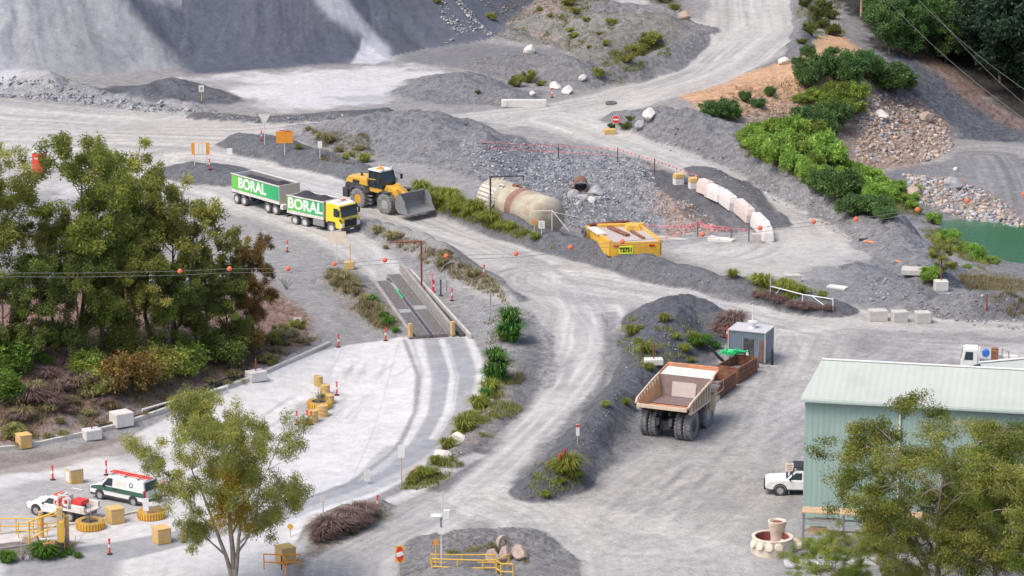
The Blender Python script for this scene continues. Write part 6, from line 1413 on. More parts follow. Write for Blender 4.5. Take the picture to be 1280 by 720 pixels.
# ---------------- boulders
def rockmesh(seed,m):
    bm=bmesh.new(); bmesh.ops.create_icosphere(bm,subdivisions=3,radius=1); rr=random.Random(seed)
    planes=[(Vector((rr.uniform(-1,1),rr.uniform(-1,1),rr.uniform(-.6,1))).normalized(),rr.uniform(.55,.8)) for _ in range(9)]
    for v in bm.verts:
        for n_,d_ in planes:
            e=v.co.dot(n_)-d_
            if e>0: v.co-=n_*e*.9
        v.co+=v.co.normalized()*mnoise.noise(v.co*2.2+Vector((seed,0,0)))*.09
    me=bpy.data.meshes.new('boulder'); bm.to_mesh(me); bm.free(); me.materials.append(m); return me
RMs={k:[rockmesh(i*3+j,M[k]) for i in range(3)] for j,k in enumerate(('boulder_grey','boulder_tan','boulder_white'))}
def boulder(px,py,s,mk_,lab,group,sc=(1,.8,.7),rz=None):
    o=bpy.data.objects.new('boulder',RMs[mk_][int(px)%3]); COL.objects.link(o); p=G(px,py); o.location=p+Vector((0,0,s*sc[2]*.45)); o.scale=(s*sc[0],s*sc[1],s*sc[2]); o.rotation_euler=(0,0,px*.37 if rz is None else rz); return tag(o,lab,'boulder',group)
gb='boulders round the culvert mouth'
for q in [(716,246,.85,'boulder_grey','large grey boulder left of the culvert pipe'),(729,250,.75,'boulder_grey','grey boulder below the culvert mouth'),(745,243,.95,'boulder_grey','large grey boulder right of the culvert pipe'),(738,252,.6,'boulder_white','pale boulder at the front of the culvert heap'),(724,256,.5,'boulder_grey','small grey boulder at the lower left of the culvert heap'),(747,250,.5,'boulder_grey','small grey boulder at the right foot of the culvert heap')]: boulder(*q,gb)
gb='boulders behind the yellow railings'
boulder(617,711,1.0,'boulder_tan','tall pale brown boulder, left one behind the yellow railings',gb,(.85,.7,1.0)); boulder(632,704,.85,'boulder_tan','middle tan boulder behind the yellow railings',gb,(.8,.7,1.0)); boulder(650,698,1.0,'boulder_tan','right tan boulder with a flat top behind the yellow railings',gb,(1.2,.8,.65))
gb='boulders along the curved lane verge'
boulder(576,551,.8,'boulder_white','white boulder on the verge beside the curved lane, topmost',gb,(1.1,.8,.6)); boulder(552,572,.75,'boulder_white','pale boulder in the middle of the lane verge',gb,(1.1,.8,.6)); boulder(521,594,.95,'boulder_tan','tan boulder at the lower end of the lane verge',gb,(1.2,.8,.6)); boulder(612,505,.5,'boulder_white','small white stone near the spiky plants',gb)
gb='boulders by the upper road'
for q in [(694,111,.9,'boulder_white','white boulder left of the upper road bend'),(709,117,1.0,'boulder_white','cream block-like boulder at the upper road edge'),(665,119,.5,'boulder_white','small white boulder behind the long concrete barrier'),(728,100,.7,'boulder_white','pale standing boulder near the berm start'),(857,24,1.1,'boulder_tan','tan boulder beside the top haul road bend'),(662,66,1.0,'boulder_white','flat white boulder on the grey slope'),(811,147,1.1,'boulder_white','flat white boulder at the start of the long berm'),(800,158,.8,'boulder_grey','grey boulder on the near side of the long berm start'),(980,80,.9,'boulder_white','white slab boulder on the orange crest')]: boulder(*q,gb)
gb='boulders by the green pond'
boulder(1192,234,1.3,'boulder_grey','big grey boulder above the green pond',gb,(1.3,.9,.6)); boulder(1194,212,.45,'boulder_white','small white boulder on the valley track',gb,(1,.8,.5)); boulder(1143,243,1.0,'boulder_tan','brown boulder on the rubble left of the pond',gb); boulder(1180,212,.01,'boulder_tan','x',gb) if False else None; boulder(1155,150,1.1,'boulder_tan','orange boulder half way up the rubble face',gb); boulder(1102,147,1.0,'boulder_white','pale boulder near the left of the rubble face',gb)
# ---------------- concrete blocks
def block(px,py,sx,sy,sz,mk_,lab,cat,group,rz=.2,name='concrete_block',post=None,bev=.05):
    mb=MB(); mb.box(0,0,sz/2-.03,sx,sy,sz)
    if post is None:
        o=mb.build(name,M[mk_],None,bev); o.location=G(px,py); o.rotation_euler=(0,0,rz); tag(o,lab,cat,group)
    else:
        o=thing(name,lab,cat,G(px,py),rz,group); mb.build('block',M[mk_],o,bev); m2=MB(); m2.cyl((0,0,sz),(0,0,sz+post),.06,n=8); m2.build('post',M['post_red'],o)
    return o
g='pale concrete blocks along the far road edge'
block(1097,400,1.6,1.0,.95,'concrete','left pale concrete block of the three in a row by the road','concrete block',g,.1); block(1124,402,1.3,1.0,1.0,'concrete','middle pale concrete block of the three in a row by the road','concrete block',g,.2); block(1153,403,1.3,1.0,1.0,'concrete','right pale concrete block of the three in a row by the road','concrete block',g,.15)
g='kerb end blocks with red posts'
block(115,548,1.3,1.0,.8,'white_concrete','white block with red post on the kerb at lower left','concrete block',g,.5,post=.8); block(152,531,1.5,1.3,1.1,'white_concrete','paired white blocks beside the black drain','concrete block',g,.6); block(320,475,1.5,1.1,.8,'white_concrete','white block with red post at the right end of the kerb','concrete block',g,.6,post=1.0)
block(817,455,1.5,.9,.5,'white_concrete','low white block with dark post on the mound behind the dump truck','concrete block',g,.1,post=1.3); block(1176,362,1.2,1.0,.9,'white_concrete','white block with tall post at the foot of the lone tree','concrete block',g,.1,post=1.2)
block(945,301,1.0,.9,.8,'concrete','grey-brown concrete block at the lower end of the barrier row','concrete block',g,.1); block(991,352,1.4,.8,.7,'concrete','small concrete block behind the lime grass clumps','concrete block',g,.1); block(1047,360,1.8,.9,.2,'white_concrete','flat white slab lying near the pipe barrier','slab',g,-.5)
block(718,470,.01,.01,.01,'concrete','x','x',g) if False else None
g='yellow concrete blocks around the apron'
yb=[(93,603,1.05,'yellow block with a white notice and flat lid, nearest the kerb'),(144,653,1.05,'yellow block between the two striped tyre planters'),(202,678,1.05,'faded yellow block under the foreground gum'),(30,559,1.0,'yellow block at the foot of the brown bank'),(190,648,1.0,'yellow block half hidden behind the foreground gum'),(357,703,1.1,'faded cream block below the foreground gum, beside the low mound')]
for px,py,s,lab in yb:
    o=thing('painted_block',lab,'concrete block',G(px,py),.55,g); mb=MB(); mb.box(0,0,s*.5,s,s,s); mb.build('block',M['block_yellow'],o,.07)
    mb=MB(); mb.box(0,0,s+.03,s*1.02,s*1.02,.08); mb.build('lid',M['concrete'] if px in(93,190) else M['block_yellow'],o,.02)
    if px==93: mb=MB(); mb.box(-s*.5-.02,-.05,s*.5,.03,s*.6,s*.7); mb.build('notice',M['white_paint'],o)
# drums and planter in the apron middle
def planter(px,py,r,hh,lab,plant=True,mm_='block_yellow'):
    t=thing('tyre_planter',lab,'planter',G(px,py),.3,'painted tyre planters'); mb=MB()
    mb.lathe([(r*.62,.03),(r*.93,0),(r,.12),(r,hh-.12),(r*.93,hh),(r*.62,hh-.04)],(0,0,0),'Z',40,closed=True); mb.build('tyre',M['planter_base'],t); mb=MB()
    for k in range(30): a=2*math.pi*k/30; mb.box(r*1.0*math.cos(a),r*1.0*math.sin(a),hh*.5,.1,.1,hh*.85,rz=a)
    mb.build('tread_lugs',M['yellow_paint'],t); mb=MB(); mb.lathe([(.001,hh-.15),(r*.66,hh-.15),(r*.66,hh-.3),(.001,hh-.3)],(0,0,0),'Z',20); mb.build('soil',M['soil_dark'],t)
    if plant: v,f=make_twigs('bare_plant',.8,1.2,9,int(px),TWM); o=npmesh('bare_plant',v,f,TWM,t); o.location=(0,0,hh-.2)
    return t
planter(113,660,.98,.6,'yellow striped tyre planter with bare shrub behind the service ute'); planter(189,647,.95,.6,'yellow striped tyre planter half hidden by the foreground gum',False)
planter(399,509,.95,.55,'yellow tyre planter with twiggy plant in the middle of the apron')
o=dup(TU3,G(402,505)+Vector((0,0,.5)),.3,.7); tag(o,'green clump growing in the middle apron planter','plant','plants in the planter')
g='yellow drums round the middle planter'
for px,py,r_,hh,lab in [(391,527,.42,.95,'yellow drum below the planter, left one beside the red bollards'),(403,520,.45,.9,'yellow drum just below the middle planter'),(410,504,.5,.7,'wide yellow drum right of the middle planter'),(406,493,.42,.8,'yellow drum behind the middle planter'),(398,482,.36,.8,'topmost yellow drum of the middle cluster')]:
    mb=MB(); mb.lathe([(.001,0),(r_,0),(r_,hh*.3),(r_+.03,hh*.33),(r_,hh*.36),(r_,hh*.66),(r_+.03,hh*.69),(r_,hh*.72),(r_,hh),(r_*.9,hh),(r_*.88,hh-.05),(.001,hh-.05)],(0,0,0),'Z',20); o=mb.build('drum',M['block_yellow'],None,smooth=True); o.location=G(px,py); tag(o,lab,'drum',g)
# ---------------- red and white bollards
def bollard_proto():
    t=thing('bollard','x','bollard'); mb=MB(); mb.lathe([(.001,0),(.2,0),(.2,.06),(.07,.08)],(0,0,0),'Z',14); mb.build('base',M['black_trim'],t)
    mb=MB(); mb.lathe([(.075,.06),(.07,.5)],(0,0,0),'Z',12); mb.build('red_tube',M['red_plastic'],t); mb=MB(); mb.lathe([(.068,.72),(.06,1.0),(.085,1.03),(.085,1.12),(.001,1.15)],(0,0,0),'Z',12); mb.build('red_top',M['red_plastic'],t)
    mb=MB(); mb.lathe([(.076,.5),(.074,.72)],(0,0,0),'Z',12); mb.build('white_band',M['white_paint'],t); return t
bp_=bollard_proto(); bl=[(423,434,'right of the woodland end sign, at the apron edge'),(482,426,'at the left foot of the weighbridge ramp'),(421,494,'right of the middle planter'),(371,531,'leftmost before the yellow drums'),(384,530,'second before the yellow drums'),(389,531,'touching the leftmost yellow drum'),(137,693,'on the road beside the garden strip'),(472,638,'on the low brushy mound by the haul road'),(262,212,'on the small dark mound left of the trailer'),(309,309,'at the right of the russet tree tops'),(359,315,'on the grey yard below the trucks'),(605,346,'beside the loader road above the pit floor'),(542,365,'leftmost behind the weighbridge rail'),(565,376,'right of the pair behind the weighbridge rail'),(133,594,'faint, left of the panel van roof'),(66,600,'faint, behind the service ute'),(206,620,'behind the foreground gum, beside the van tail'),(232,312,'peeping over the woodland crowns'),(327,176,'small, beside the triangular sign'),(690,122,'beside the boulders at the upper road'),(909,424,'left of the blue-grey cabin'),(230,678,'under the foreground gum crown')]
first=True
for px,py,w_ in bl:
    if first: o=bp_; o.location=G(px,py); first=False
    else: o=dup(bp_,G(px,py))
    tag(o,'red and white plastic bollard '+w_,'bollard','red and white bollards')
g='red marker posts'
for px,py,lab in [(700,588,'left red marker post on the dark bank tip'),(706,582,'right red marker post on the dark bank tip')]:
    mb=MB(); mb.cyl((0,0,0),(0,0,1.15),.09,n=10); mb.lathe([(.10,1.15),(.10,1.22),(.001,1.25)],(0,0,0),'Z',10); o=mb.build('marker_post',M['red_sign']); o.location=G(px,py); tag(o,lab,'post',g)
g='loose steel posts by the weighbridge'
for px,py,hh,mm_,lab in [(540,365,1.7,'pink_flag','pink post standing left behind the weighbridge rail'),(551,370,1.5,'chassis','dark stubby post behind the weighbridge rail'),(558,366,1.2,'post_grey','grey thin post behind the weighbridge rail'),(613,383,1.4,'post_grey','thin grey post left of the upper spiky plant')]:
    mb=MB(); mb.cyl((0,0,0),(0,0,hh),.07,n=8).box(0,0,.05,.4,.4,.1); o=mb.build('steel_post',M[mm_]); o.location=G(px,py); tag(o,lab,'post',g)
# ---------------- signs
def sign(px,py,ht,w,hh,face,lab,cat='sign',shape='rect',pole='dusty_white',rz=0,extra=None,pr=.04,two=False,name='road_sign'):
    t=thing(name,lab,cat,G(px,py),rz)
    mb=MB(); 
    for x in ((-w*.35,w*.35) if two else (0,)): mb.cyl((x,.05,0),(x,.05,ht-.05),pr,n=8)
    mb.build('pole',M[pole],t)
    mb=MB()
    if shape=='rect': mb.box(0,0,ht-hh/2,w,.04,hh)
    elif shape=='tri': mb.add([(-w/2,-.02,ht),(w/2,-.02,ht),(0,-.02,ht-hh),(-w/2,.02,ht),(w/2,.02,ht),(0,.02,ht-hh)],[(0,2,1),(3,4,5),(0,1,4,3),(1,2,5,4),(2,0,3,5)])
    elif shape=='disc': mb.cyl((0,.02,ht-hh/2),(0,-.02,ht-hh/2),w/2,n=24)
    b=mb.build('board',M[face],t)
    if extra: extra(t,b,w,hh,ht)
    return t
sign(331,181,3.3,1.3,1.25,'dusty_white','triangular give way sign on a thin pole at the dark berm end','sign','tri')
def patt(t,b,w,hh,ht):
    mb=MB(); mb.box(0,-.03,ht-hh/2,w*.62,.02,hh*.92); mb.build('centre_panel',M['white_paint'],b)
    mb=MB(); 
    for x in (-w*.1,w*.1): mb.box(x,-.045,ht-hh/2,.05,.01,hh*.85)
    mb.build('fold_line',M['block_yellow'],b)
sign(251,207,2.4,1.85,1.25,'sign_orange' if False else 'safety_orange','orange-edged white notice board beside the haul road left of the trailer',extra=patt,two=True,name='notice_board')
def top(t,b,w,hh,ht):
    mb=MB(); mb.box(.1,0,ht+.03,w*.7,.06,.08,ry=.12); mb.build('top_strip',M['red_sign'],b)
sign(356,194,2.6,1.8,1.3,'safety_orange','plain orange board on a post at the dark berm','sign',extra=top,name='notice_board',rz=.1)
sign(400,199,1.9,.45,.75,'white_paint','small white plate on a thin post on the dark berm')
sign(287,199,1.2,.6,.7,'white_paint','small white double plate left of the dark berm'); 
def sq(t,b,w,hh,ht): mb=MB(); mb.box(0,-.03,ht-hh/2,w*.45,.02,hh*.45); mb.build('symbol',M['post_grey'],b)
sign(252,127,1.9,.6,.75,'white_paint','small white square sign on a yellow post by the dark cone pile',pole='rail_yellow',extra=sq)
sign(372,411,1.0,.75,.4,'white_paint','low white plate at the woodland end beside the yard')
def cream(t,b,w,hh,ht):
    mb=MB(); mb.box(.0,.0,ht+.04,w*.5,.05,.1,ry=-.25); mb.build('torn_edge',M['dusty_white'],b)
sign(421,330,3.1,1.75,1.15,'sign_cream','blank cream board on a post in front of the yellow cab','sign',extra=cream,name='notice_board')
t=thing('marker_column','yellow slim marker with square yellow block base near the weighbridge','marker',G(438,336),0); mb=MB(); mb.cyl((0,0,0),(0,0,2.4),.045,n=8); mb.build('pole',M['rail_yellow'],t); mb=MB(); mb.box(-.1,0,.35,.9,.8,.65); mb.build('base_block',M['block_yellow'],t,.05)
def lines(t,b,w,hh,ht):
    mb=MB()
    for k in range(3): mb.box(0,-.03,ht-hh*(.25+.25*k),w*.6,.02,.05)
    mb.build('text_line',M['post_grey'],b)
sign(668,292,1.4,.5,.5,'safety_orange','small orange sign in front of the long tank, left of the white one',pole='rail_yellow',extra=lines); sign(677,294,1.4,.6,.75,'white_paint','small white notice in front of the long tank, right of the orange one',extra=lines)
sign(502,606,3.0,.5,.95,'white_paint','tall white round-topped plate on a post at the lane bend',shape='rect',pole='timber'); sign(459,605,1.1,.45,.9,'dusty_white','low white oval plate on the concrete beside the lane'); sign(404,655,2.0,.35,.45,'dusty_white','thin pale post with small plate beside the brushy mound')
def noentry(t,b,w,hh,ht):
    mb=MB(); mb.cyl((0,-.045,ht-hh*.5),(0,-.02,ht-hh*.5),w*.46,n=24); d=mb.build('red_disc',M['red_sign'],b)
    mb=MB(); mb.box(0,-.055,ht-hh*.5,w*.68,.015,.17); mb.build('white_bar',M['white_paint'],b)
def noentry2(t,b,w,hh,ht):
    mb=MB()
    V_=[(w*.40*math.cos(2*math.pi*k/28),-.035,ht-hh*.5+hh*.46*math.sin(2*math.pi*k/28)) for k in range(28)]; mb.sheet(V_,(0,-.015,0)); mb.build('red_oval',M['red_sign'],b)
    mb=MB(); mb.box(0,-.06,ht-hh*.5,w*.74,.015,.28,ry=-.35); mb.build('white_bar',M['white_paint'],b)
sign(500,724,2.35,.62,1.15,'rail_yellow','yellow sign with red and white no entry symbol at the bottom road edge',extra=noentry2,pole='timber')
sign(770,163,1.7,.95,.95,'white_paint','red round no entry sign at the upper road junction',shape='disc',extra=noentry)
block(762,167,1.3,.8,.55,'block_yellow','orange-yellow block beside the round no entry sign','concrete block','yellow concrete blocks around the apron',.2)
def redtop(t,b,w,hh,ht): mb=MB(); mb.box(0,-.03,ht-.12,w,.02,.2); mb.build('red_band',M['red_sign'],b)
sign(722,556,1.6,.26,.9,'white_paint','slim white and red edge marker on the dark bank',extra=redtop,pole='timber',name='edge_marker')
sign(986,618,2.35,.62,.6,'sign_cream','square cream sign on a white post in front of the white pickup',pole='white_paint',extra=lines,pr=.07)
sign(545,712,2.1,.3,.4,'safety_orange','small orange plate on a thin post behind the yellow railings',pole='rail_yellow')
sign(363,672,1.0,.42,.42,'rail_yellow','small round yellow sign above the cream block beneath the foreground gum',shape='disc')
sign(183,652,1.7,.4,.9,'white_paint','small blue-white panel beside the yellow block behind the foreground gum')
# weather pole
t=thing('instrument_pole','slim white pole with solar panel, white box and camera beside the yellow railings','pole',G(552,716),0)
mb=MB(); mb.cyl((0,0,0),(0,0,3.6),.06,n=10).cyl((.03,0,3.6),(.1,0,5.7),.035,n=8).cyl((.25,0,4.0),(.25,0,5.4),.015,n=6); mb.build('pole',M['dusty_white'],t)
mb=MB(); mb.box(.35,-.05,4.1,.42,.3,.65); mb.build('equipment_box',M['white_paint'],t,.02); mb=MB(); mb.box(-.35,0,4.0,.7,.35,.05,rx=.4).cyl((0,0,3.9),(-.4,0,4.0),.03,n=6); mb.build('solar_panel',M['dusty_white'],t); mb=MB(); mb.box(.0,-.08,2.95,.42,.06,.42); mb.build('plate',M['white_paint'],t); mb=MB(); mb.box(-.02,-.06,3.6,.12,.12,.7); mb.build('junction_box',M['steel_grey'],t)
# ---------------- yellow railings
def rail(mb,pts,hs=(.55,1.1),r=.045,posts=True):
    for z in hs: mb.tube([(x,y,z) for x,y in pts],r,6)
    if posts:
        for x,y in pts: mb.cyl((x,y,0),(x,y,hs[-1]),r,n=6)
def railset(name,lab,org,segs,rz=0,group=None,hs=(.55,1.1),m='rail_yellow',closed=True):
    t=thing(name,lab,'railing',org,rz,group)
    for s_ in segs:
        mb=MB(); rail(mb,s_,hs); mb.build('rail_panel',M[m],t)
    return t
railset('safety_railing','yellow tubular railings at the bottom edge beside the boulders',G(540,718),[[(0,0),(1.7,-.2),(3.4,-.3),(4.3,-.2)],[(4.3,-.2),(5.1,.9)],[(-.1,.9),(2,.8),(4.2,.9)],[(4.3,-.4),(4.6,-1.0),(5.4,-1.1)]])
railset('safety_railing','yellow pipe railings at the left edge of the photo below the ute',G(0,668),[[(-3,0),(.0,.1),(1.1,.2),(2.3,.1)],[(2.6,.3),(4.3,1.3)],[(1.4,-.8),(3.4,-.9)]])
railset('safety_railing','orange pipe railing beneath the foreground gum at the bottom',G(330,712),[[(0,0),(1.2,-.2),(2.4,0)],[(1.2,-.2),(1.6,-1.4)]],m='safety_orange')
t=thing('boom_gate','yellow and orange boom gate posts with sloping arm beside the garden strip','boom gate',G(76,690),.1)
mb=MB(); mb.box(0,0,1.6,.42,.42,3.2).box(.45,.3,1.3,.3,.3,2.4); mb.build('post',M['block_yellow'],t,.04); mb=MB(); mb.box(.12,-.25,1.2,.35,.25,2.1,top=.9); mb.build('arm_housing',M['rail_yellow'],t,.03); mb=MB(); mb.tube([(-.2,0,2.9),(-2.1,.4,2.1)],.06,6).tube([(-2.1,.4,2.1),(-2.1,.4,.4)],.06,6).tube([(-.3,0,1.9),(-2.0,.4,.9)],.05,6); mb.build('arm',M['rail_yellow'],t); mb=MB(); mb.box(-.75,-.1,.4,.8,.7,.8); mb.build('foot_block',M['rust_light'],t,.04); mb=MB(); mb.box(.0,-.3,.4,.5,.5,.8); mb.build('motor_box',M['black_trim'],t,.04)
t=thing('gate_post','thick orange-banded yellow post left of the boom gate','post',G(52,672),0); mb=MB(); mb.cyl((0,0,0),(0,0,1.9),.18,n=12); mb.build('post',M['block_yellow'],t); mb=MB(); 
for z in (.9,1.5): mb.cyl((0,0,z),(0,0,z+.18),.19,n=12)
mb.build('orange_band',M['safety_orange'],t)
mb=MB(); mb.box(0,0,.25,1.3,.7,.5,top=.7); o=mb.build('stone_block',M['boulder_tan'],None,.06); o.location=G(38,678); tag(o,'low tan block among the yellow railings at lower left','block')
# ---------------- garden kerb
def sweep(name,pts,w,hh,m,lab=None,cat=None,kind='structure',z0=-.05,group=None):
    P_=[G(*p) for p in pts]; mb=MB(); rings=[]
    for k,p in enumerate(P_):
        d=(P_[min(k+1,len(P_)-1)]-P_[max(k-1,0)]); d.z=0; d.normalize(); n=Vector((-d.y,d.x,0))*w/2; rings.append([p-n+Vector((0,0,z0)),p+n+Vector((0,0,z0)),p+n+Vector((0,0,hh)),p-n+Vector((0,0,hh))])
    mb.loft(rings); o=mb.build(name,m,None,.01); tag(o,lab,cat,group,kind=kind); return o
def dens(pts,n):
    out=[]
    for i in range(len(pts)-1):
        for k in range(n): f=k/n; out.append((pts[i][0]*(1-f)+pts[i+1][0]*f,pts[i][1]*(1-f)+pts[i+1][1]*f))
    return out+[pts[-1]]
sweep('kerb',dens([(-20,564),(30,560),(100,545),(150,533),(200,516),(260,494),(310,476),(370,450),(412,431)],6),.32,.28,M['concrete'])
sweep('drain',dens([(110,538),(165,525),(210,508),(260,485),(300,470)],8),.7,.14,M['black_trim'])
sweep('kerb',dens([(-20,672),(0,668),(60,660),(120,652),(200,634)],4),.25,.14,M['concrete']); sweep('kerb',dens([(-20,690),(60,679),(85,676)],4),.25,.14,M['dark_concrete'])
a=G(178,519);b_=G(236,502); mb=MB(); mb.cyl((a.x,a.y,a.z+.45),(b_.x,b_.y,b_.z+.45),.08,n=8); mb.cyl((a.x,a.y,a.z),(a.x,a.y,a.z+.45),.05,n=6).cyl((b_.x,b_.y,b_.z),(b_.x,b_.y,b_.z+.45),.05,n=6); o=mb.build('guard_rail',M['white_paint']); tag(o,'white pipe rail on the kerb behind the foreground gum, left piece','rail','white kerb rails')
a=G(264,495);b_=G(284,490); mb=MB(); mb.cyl((a.x,a.y,a.z+.45),(b_.x,b_.y,b_.z+.45),.08,n=8); mb.cyl((a.x,a.y,a.z),(a.x,a.y,a.z+.45),.05,n=6).cyl((b_.x,b_.y,b_.z),(b_.x,b_.y,b_.z+.45),.05,n=6); o=mb.build('guard_rail',M['white_paint']); tag(o,'short white pipe rail on the kerb, right piece','rail','white kerb rails')
# ---------------- weighbridge
A0=G(513,424);A1=G(468,356);B0=G(566,421);B1=G(501,339)
zA=.02
t=thing('weighbridge','steel-decked weighbridge ramp between two low concrete walls','weighbridge',(0,0,0))
def quadbox(mb,p,q,w,z0,z1,off=0):
    d=(q-p); d.z=0; L=d.length; d.normalize(); n=Vector((-d.y,d.x,0)); a=p+n*(off-w/2); b=p+n*(off+w/2); c=q+n*(off+w/2); e=q+n*(off-w/2)
    mb.add([(v.x,v.y,z0) for v in (a,b,c,e)]+[(v.x,v.y,z1) for v in (a,b,c,e)],[(3,2,1,0),(4,5,6,7),(0,1,5,4),(1,2,6,5),(2,3,7,6),(3,0,4,7)])
for p,q,hh in ((A0,A1,.55),(B0,B1,.8)):
    mb=MB(); quadbox(mb,p,q,.28,-.3,hh); mb.build('side_wall',M['weathered_concrete'],t,.03)
mb=MB(); o0=G(588,424); o1=G(513,341); quadbox(mb,o0,o1,.22,-.2,.35); mb.build('outer_kerb',M['concrete'],t)
mb=MB(); quadbox(mb,G(578,421),G(508,341),.5,-.1,.12); mb.build('cable_trench',M['chassis'],t)
def lerp(a,b,f): return a*(1-f)+b*f
for f0,f1 in ((.14,.44),(.56,.88)):
    mb=MB(); p=lerp(A0,B0,(f0+f1)/2); q=lerp(A1,B1,(f0+f1)/2); w_=(B0-A0).length*(f1-f0); quadbox(mb,p,q,w_,-.2,.10)
    mb.build('deck_lane',M['deck_plank'],t)
    mb=MB()
    d=(q-p);d.z=0
    for k in range(1):
        f=(.40,)[k]; r0=lerp(p,q,f); r1=lerp(p,q,min(1,f+.06)); quadbox(mb,r0,r1,w_*.96,.10,.115)
    mb.build('cross_plate',M['rim_grey'],t)
    for e in (-1,1): mb=MB(); quadbox(mb,p,q,.08,-.1,.14,e*w_*.5); mb.build('edge_beam',M['steel_grey'],t)
mb=MB(); quadbox(mb,lerp(A0,B0,.5),lerp(A1,B1,.5),(B0-A0).length*.1,-.3,.03); mb.build('centre_pit',M['chassis'],t)
mb=MB(); quadbox(mb,lerp(lerp(A0,B0,.47),lerp(A1,B1,.47),.62),lerp(lerp(A0,B0,.47),lerp(A1,B1,.47),.8),.1,.05,.2); mb.build('green_strip',M['green_hose'],t)
for p in (A0,B0): mb=MB(); mb.box(p.x,p.y,.6,.32,.32,1.2,rz=.5); mb.build('end_post',M['block_yellow'],t,.03)
# red gantry
a=G(527,362); e=Vector(PY(487,303,a.y)); zt=PY(527,301,a.y)[2]-a.z
mb=MB(); mb.cyl((0,0,0),(0,0,zt),.09,n=8).cyl((0,0,zt-.05),(e.x-a.x,.0,zt-.15),.07,n=8).box(0,0,.1,.5,.5,.2); o=mb.build('height_gantry',M['post_red']); o.location=a; tag(o,'dark red right-angled height gantry beside the weighbridge','gantry')
# thin branch arch
mb=MB(); mb.tube([(0,0,0),(.5,.2,.7),(1.1,.3,1.0),(1.8,.3,.95)],.05,5); o=mb.build('bent_pipe',M['post_grey']); o.location=G(549,341); tag(o,'thin bent grey pipe arching from the bank above the weighbridge','pipe')
# ---------------- barrier row
g='white water barriers along the pit road'
pp=[(882,243),(894,250),(910,259),(931,273),(951,290),(958,300)]
pv=[G(*p) for p in pp]
mk('barrier_white',(.72,.68,.66),.6,var=.05,dirt=(.5,.43,.4),dirtamt=.3); mk('barrier_pink',(.68,.56,.52),.6,var=.08,dirt=(.5,.43,.4),dirtamt=.3)
for i,p in enumerate(pv):
    q=pv[min(i+1,5)]; pr_=pv[max(i-1,0)]; hh=math.atan2(q.y-pr_.y,q.x-pr_.x); Ls=[2.2,3.0,4.2,5.2,4.6,2.4][i]
    o=thing('water_barrier','x','barrier',p,hh,g); mb=MB(); mb.prismz([(-Ls/2,-.35),(Ls/2,-.35),(Ls/2,.35),(-Ls/2,.35)],0,.1)
    for k in range(1): mb.add([(-Ls/2,-.55,.1),(Ls/2,-.55,.1),(Ls/2,.55,.1),(-Ls/2,.55,.1),(-Ls/2,-.5,.9),(Ls/2,-.5,.9),(Ls/2,.5,.9),(-Ls/2,.5,.9),(-Ls/2+.2,-.38,1.5),(Ls/2-.2,-.38,1.5),(Ls/2-.2,.38,1.5),(-Ls/2+.2,.38,1.5)],[(3,2,1,0),(0,1,5,4),(1,2,6,5),(2,3,7,6),(3,0,4,7),(4,5,9,8),(5,6,10,9),(6,7,11,10),(7,4,8,11),(8,9,10,11)])
    mb.build('shell',M['barrier_pink'] if i in(0,3) else M['barrier_white'],o,.12)
    mb=MB(); mb.cyl((Ls*.3,0,1.5),(Ls*.3,0,1.57),.1,n=10); mb.build('filler_cap',M['post_grey'],o)
    o['label']=['first small pink-tinted barrier at the top of the curved row','second white barrier of the curved row','third barrier, broad white, with a dark spot','fourth and longest pink-tinted barrier of the row','fifth rounded white barrier near the foot of the row','last short white barrier at the foot of the row'][i]
for px,py,lab,rz in [(848,231,'left orange-topped white tub at the head of the barrier row',.3),(867,236,'right orange-topped white tub at the head of the barrier row',.2)]:
    o=thing('tub',lab,'tub',G(px,py),rz,'orange-topped white tubs'); mb=MB(); mb.box(0,0,.35,1.0,.9,.7); mb.build('body',M['barrier_white'],o,.08); mb=MB(); mb.box(0,0,.95,1.04,.94,.5,top=.9); mb.build('top_cover',M['block_yellow'],o,.06)
# ---------------- bunting
def bunting(name,lab,pts,hts,n,posts=(),off=.0,fs=.13):
    P_=[G(px,py)+Vector((0,0,h_)) for (px,py),h_ in zip(pts,hts)]
    t=thing(name,lab,'bunting',(0,0,0),0,'pink flag bunting round the pit'); mb=MB(); mb.tube(P_,.012,4); mb.build('cord',M['pink_flag'],t)
    seg_=[(P_[i+1]-P_[i]).length for i in range(len(P_)-1)]; T_=sum(seg_)
    for k in range(n):
        s_=(k+.5)/n*T_; i=0
        while i<len(seg_)-1 and s_>seg_[i]: s_-=seg_[i]; i+=1
        p=P_[i].lerp(P_[i+1],s_/seg_[i]); a=random.uniform(-.6,.6); mb=MB(); mb.add([(-fs,-.01,0),(fs,-.01,0),(fs*.2,.01,-fs*2.2),(-fs,.012,0),(fs,.012,0),(fs*.2,.03,-fs*2.2)],[(0,2,1),(3,4,5),(0,1,4,3),(1,2,5,4),(2,0,3,5)])
        f=mb.build('flag',M['pink_flag'],t) if k==0 else None
        if k==0: f0_=f
        else: f=f0_.copy(); COL.objects.link(f); f.parent=t
        f.location=p; f.rotation_euler=(random.uniform(-.3,.3),0,a)
    for px,py,h_ in posts:
        q=G(px,py); mb=MB(); mb.cyl((q.x,q.y,q.z),(q.x,q.y,q.z+h_),.05,n=6); mb.build('post',M['chassis'],t)
l1=[(598,192),(640,196),(698,198),(772,202),(818,216),(845,226),(872,236)]
bunting('flag_bunting','upper pink flag line along the top of the rubble pit',l1,[1.4]*7,44,[(698,199,1.6),(772,204,1.7),(818,219,1.8),(872,237,1.4)],fs=.11)
bunting('flag_bunting','lower pink flag line along the top of the rubble pit',[(612,194),(660,197),(698,199),(740,202),(772,204)],[.85]*5,26,fs=.10)
